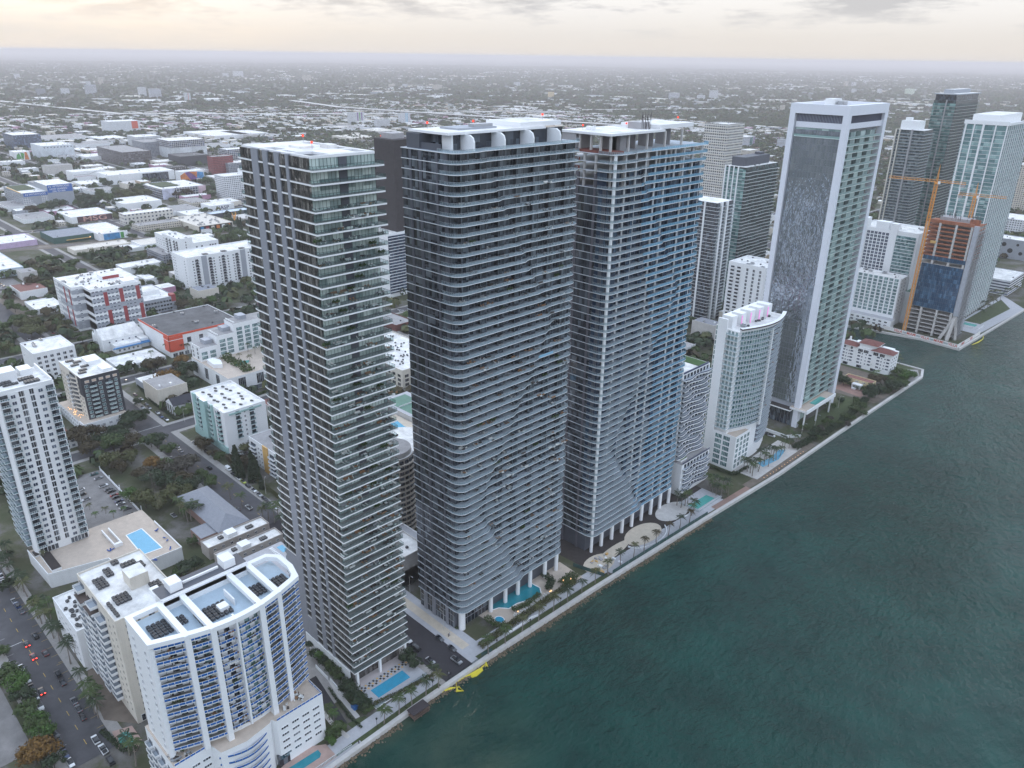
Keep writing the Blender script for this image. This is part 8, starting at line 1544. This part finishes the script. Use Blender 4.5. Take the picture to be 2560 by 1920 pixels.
far_tower(575, 615, 178, 192, 'hazy white far block group, northern', FWHITE); far_tower(552, 575, 183, 192, 'hazy white far block group, southern', FWHITE); far_tower(750, 785, 187, 203, 'hazy cream far block', FCREAM); far_tower(967, 994, 210, 218, 'hazy long cream far block', FCREAM); far_tower(1003, 1023, 210, 219, 'hazy greenish far block', FWHITE); far_tower(1075, 1114, 212, 225, 'hazy cream far block with stepped top', FCREAM); far_tower(1367, 1392, 230, 243, 'yellowish far block above the unfinished tower', mat('yellow_stucco', (.62, .50, .30))); far_tower(1281, 1307, 205, 215, 'pale far block above the wavy tower', FWHITE); far_tower(1668, 1712, 232, 249, 'white far factory left of the framed tower', FSTRIPE); far_tower(1770, 1805, 226, 249, 'white far tower nearest the framed tower', FWHITE); far_tower(1740, 1772, 238, 250, 'low white far block beside the far white tower', FWHITE); far_tower(1949, 1968, 263, 280, 'yellowish small far block near the framed tower', FCREAM); far_tower(2108, 2126, 203, 217, 'pinkish hazy far tower', FCREAM); far_tower(2128, 2146, 206, 217, 'white hazy far tower', FWHITE); far_tower(2262, 2300, 222, 238, 'greenish hazy far slab', mat('pale_green_wall', (.55, .62, .50), .8)); far_tower(2128, 2148, 222, 233, 'pale hazy far block', FWHITE); far_tower(2192, 2212, 222, 233, 'grey hazy far block', FWHITE); far_tower(1828, 1914, 341, 368, 'white office with banded windows and purple sign beyond the latticed tower', FSTRIPE, .4, lambda t, w, D, h: MB().box(w, D * .45, 4, w + .4, D * .75, h - 3, GLG).box(w, D * .85, 6, w + .4, D * .93, h - 3, MURP).build('sign_panel', t)); far_tower(1941, 1975, 347, 372, 'white banded block left of the framed tower', FSTRIPE); far_tower(1840, 1930, 375, 395, 'wide pale hall below the white office', FCREAM); far_tower(585, 594, 124, 136, 'lone hazy far tower on the horizon', FGREY)
# ------------------------------------------------------------------ low roofs and trees spreading to the horizon
GX0, GY0, RES = -3400.0, -900.0, 4.0; RAST = np.zeros((800, 920), bool)
def mark(x0, y0, x1, y1): RAST[max(0, int((x0 - GX0) / RES)):max(0, int(math.ceil((x1 - GX0) / RES))), max(0, int((y0 - GY0) / RES)):max(0, int(math.ceil((y1 - GY0) / RES)))] = True
for o in OCC: mark(*o)
def seen(X, Y, m=.04):
    dx, dy = X, Y; f = CF.x * dx + CF.y * dy - CF.z * CAM_H; u = (CR.x * dx + CR.y * dy - CR.z * CAM_H) / f; v = (CU.x * dx + CU.y * dy - CU.z * CAM_H) / f; return (f > 0) & (np.abs(u) < 1280 / F_PX + m) & (np.abs(v) < 960 / F_PX + m)
HW = [WHITE, WHITE, CREAM, CONCL, GREYP, MURK, mat('tan_wall', (.48, .38, .28), .8), FCREAM, FWHITE]; HR = [ROOFW, ROOFW, CONCL, ROOFG, mat('pale_tan_roof', (.6, .56, .5), .8), mat('grey_shingle', (.24, .25, .28), .8), TERRA]
low = []; r_ = np.random.default_rng(3)
for k in range(26000):
    x = r_.uniform(-3350, -330); y = r_.uniform(-700, 2700); dist = math.hypot(x, y)
    ind = (x < -960 and dist < 2600 and y < -.48 * x + 60) or (dist > 2700); com = x > -960 and dist < 1250
    w, dd = (r_.uniform(18, 58), r_.uniform(14, 46)) if ind and r_.random() < .8 else (r_.uniform(14, 36), r_.uniform(12, 28)) if com else (r_.uniform(9, 17), r_.uniform(9, 15))
    if not ind and r_.random() < (.5 if com else .72): continue
    i0, i1, j0, j1 = int((x - 2 - GX0) / RES), int((x + w + 2 - GX0) / RES) + 1, int((y - 2 - GY0) / RES), int((y + dd + 2 - GY0) / RES) + 1
    if i0 < 0 or j0 < 0 or i1 >= 800 or j1 >= 920 or RAST[i0:i1, j0:j1].any() or not seen(np.array(x), np.array(y)): continue
    RAST[i0:i1, j0:j1] = True; low.append((dist, x, y, w, dd, r_.uniform(5, 9) if ind else r_.uniform(5, 13) if com else r_.uniform(3.6, 5.5), HW[r_.integers(0, len(HW))], HR[r_.integers(0, 5 if ind else 7)]))
low.sort(key=lambda q: q[0])
def low_mesh(b, x, y, w, d, h, A, R_):
    b.box(x, y, 0, x + w, y + d, h, A, R_)
    if w > 17:
        b.box(x, y, h, x + w, y + .3, h + .7, A); b.box(x + w - .3, y + .3, h, x + w, y + d, h + .7, A)
        for _ in range(int(w * d / 300) + 1): u, v = x + r_.uniform(2, w - 4), y + r_.uniform(2, d - 4); b.box(u, v, h, u + r_.uniform(1, 2.5), v + r_.uniform(1, 2), h + r_.uniform(.6, 1.8), (ACM, METAL, WHITE2)[r_.integers(0, 3)])
WN = {'white_paint': 'white', 'cream_stucco': 'cream', 'pale_concrete': 'pale grey', 'grey_paint': 'grey', 'mural_pink': 'pink', 'tan_wall': 'tan', 'small_windowed_cream_wall': 'cream windowed', 'small_windowed_white_wall': 'white windowed'}
RN = {'white_roof_membrane': 'a white roof', 'grey_roof_gravel': 'a grey gravel roof', 'pale_concrete': 'a pale grey roof', 'pale_tan_roof': 'a pale tan roof', 'grey_shingle': 'a dark grey roof', 'terracotta_tiles': 'a terracotta roof'}
for q in low[:295]:
    _, x, y, w, d, h, A, R_ = q; b = MB(); low_mesh(b, 0, 0, w, d, h, A, R_); sz = 'broad' if w > 30 else 'small' if w < 17 else 'mid-sized'; lb = f'{sz} {WN[A.name]} walled low building with {RN[R_.name]} among trees and streets'
    tag(b.build('low_building', None, (x, y, 0)), lb, 'building', lb)
b = MB()
for q in low[295:]: low_mesh(b, *q[1:])
nf = 3000; rr = 2400 + 14000 * r_.uniform(0, 1, nf) ** 1.4; th = RAD(44.5) + RAD(1) * r_.uniform(-37, 37, nf)
cl = np.sin(rr * .0021 + th * 9) + np.sin(th * 31 + rr * .0007)
for R0, T0, c in zip(rr, th, cl):
    if c < .1 and r_.random() < .6: continue
    x, y = -R0 * math.sin(T0), R0 * math.cos(T0)
    if x > -230: continue
    big = c > .9 or (4200 < R0 < 5200) ; w, d = (r_.uniform(40, 130), r_.uniform(30, 90)) if big and r_.random() < .6 else (r_.uniform(14, 40), r_.uniform(12, 30)); b.box(x, y, 0, x + w, y + d, r_.uniform(5, 11), HW[r_.integers(0, 5)], HR[r_.integers(1, 6)])
tag(b.build('low_roofs'), 'spread of low roofs reaching to the hazy horizon', 'low roofs', kind='stuff')
def free_pts(X, Y):
    i, j = ((X - GX0) / RES).astype(int), ((Y - GY0) / RES).astype(int); ok = (i >= 0) & (j >= 0) & (i < 800) & (j < 920); f = np.ones(len(X), bool); f[ok] = ~RAST[i[ok], j[ok]]; return f
n = 90000; R0 = np.sqrt(r_.uniform(430 ** 2, 3600 ** 2, n)); T0 = RAD(44.5) + RAD(1) * r_.uniform(-37, 37, n); X, Y = -R0 * np.sin(T0), R0 * np.cos(T0)
den = .5 + .5 * np.sin(X * .006 + 1.3) * np.sin(Y * .0075 + X * .002); indm = (X < -960) & (R0 < 2500) & (Y < -.48 * X + 60)
k = free_pts(X, Y) & seen(X, Y) & (X < -235) & (r_.uniform(0, 1, n) < np.where(indm, .34, .55 + .5 * den)); X, Y, R0 = X[k], Y[k], R0[k]; o = np.argsort(R0); X, Y, R0 = X[o], Y[o], R0[o]
need = max(0, 299 - NTREE[0])
for x, y in zip(X[:need], Y[:need]): tree(float(x), float(y), float(r_.uniform(3, 5.5)), ('green', 'dark', 'olive', 'brown')[int(r_.integers(0, 4))], 'among the roofs and streets further back')
X, Y, R0 = X[need:], Y[need:], R0[need:]
n2 = 46000; R2 = 3600 + 17000 * r_.uniform(0, 1, n2) ** 1.3; T2 = RAD(44.5) + RAD(1) * r_.uniform(-37, 37, n2); X2, Y2 = -R2 * np.sin(T2), R2 * np.cos(T2); k = X2 < -235
X, Y, R0 = np.concatenate([X, X2[k]]), np.concatenate([Y, Y2[k]]), np.concatenate([R0, R2[k]]); m = len(X); cr = np.where(R0 < 3600, r_.uniform(3.4, 7.5, m), r_.uniform(7, 15, m)); hh = np.where(R0 < 3600, r_.uniform(5, 11, m), r_.uniform(7, 12, m)); Q = 16
d = r_.normal(0, 1, (m, Q, 3)); d /= np.linalg.norm(d, axis=2)[:, :, None]; d[:, :, 2] = np.abs(d[:, :, 2]); C = np.stack([X, Y, hh * .35], 1)[:, None, :] + d * r_.uniform(.6, 1, (m, Q, 1)) * np.stack([cr, cr, hh * .62], 1)[:, None, :]
A = r_.normal(0, 1, (m, Q, 3)); A -= d * (A * d).sum(2)[:, :, None]; A /= np.linalg.norm(A, axis=2)[:, :, None]; B_ = np.cross(d, A); s = (cr * .52)[:, None, None] * r_.uniform(.7, 1.3, (m, Q, 1)); me = quads(C.reshape(-1, 3), (A * s).reshape(-1, 3), (B_ * s * .8).reshape(-1, 3), LEAF['green'])
for c in ('dark', 'olive', 'brown'): me.materials.append(LEAF[c])
me.polygons.foreach_set('material_index', np.repeat(r_.choice([0, 0, 1, 1, 1, 2, 3], m), Q)[:len(me.polygons)]); tag(inst('distant_woods', me), 'sea of dark suburban trees reaching to the horizon', 'woods', kind='stuff')
flush()
# ------------------------------------------------------------------ haze
b = MB(); HM = bpy.data.materials.new('haze_air'); HM.use_nodes = True; t = HM.node_tree
t.nodes.remove(t.nodes['Principled BSDF'])
pv = nn(t, 'ShaderNodeVolumePrincipled'); pv.inputs['Color'].default_value = (0.92, 0.85, 0.83, 1); pv.inputs['Density'].default_value = HAZE_D; pv.inputs['Anisotropy'].default_value = 0.0
t.links.new(pv.outputs[0], t.nodes['Material Output'].inputs['Volume'])
b.box(-FAR - 5000, -25000, -3.6, FAR + 5000, FAR + 5000, 240, HM)
o = b.build('haze'); o['kind'] = 'stuff'; o.display_type = 'WIRE'
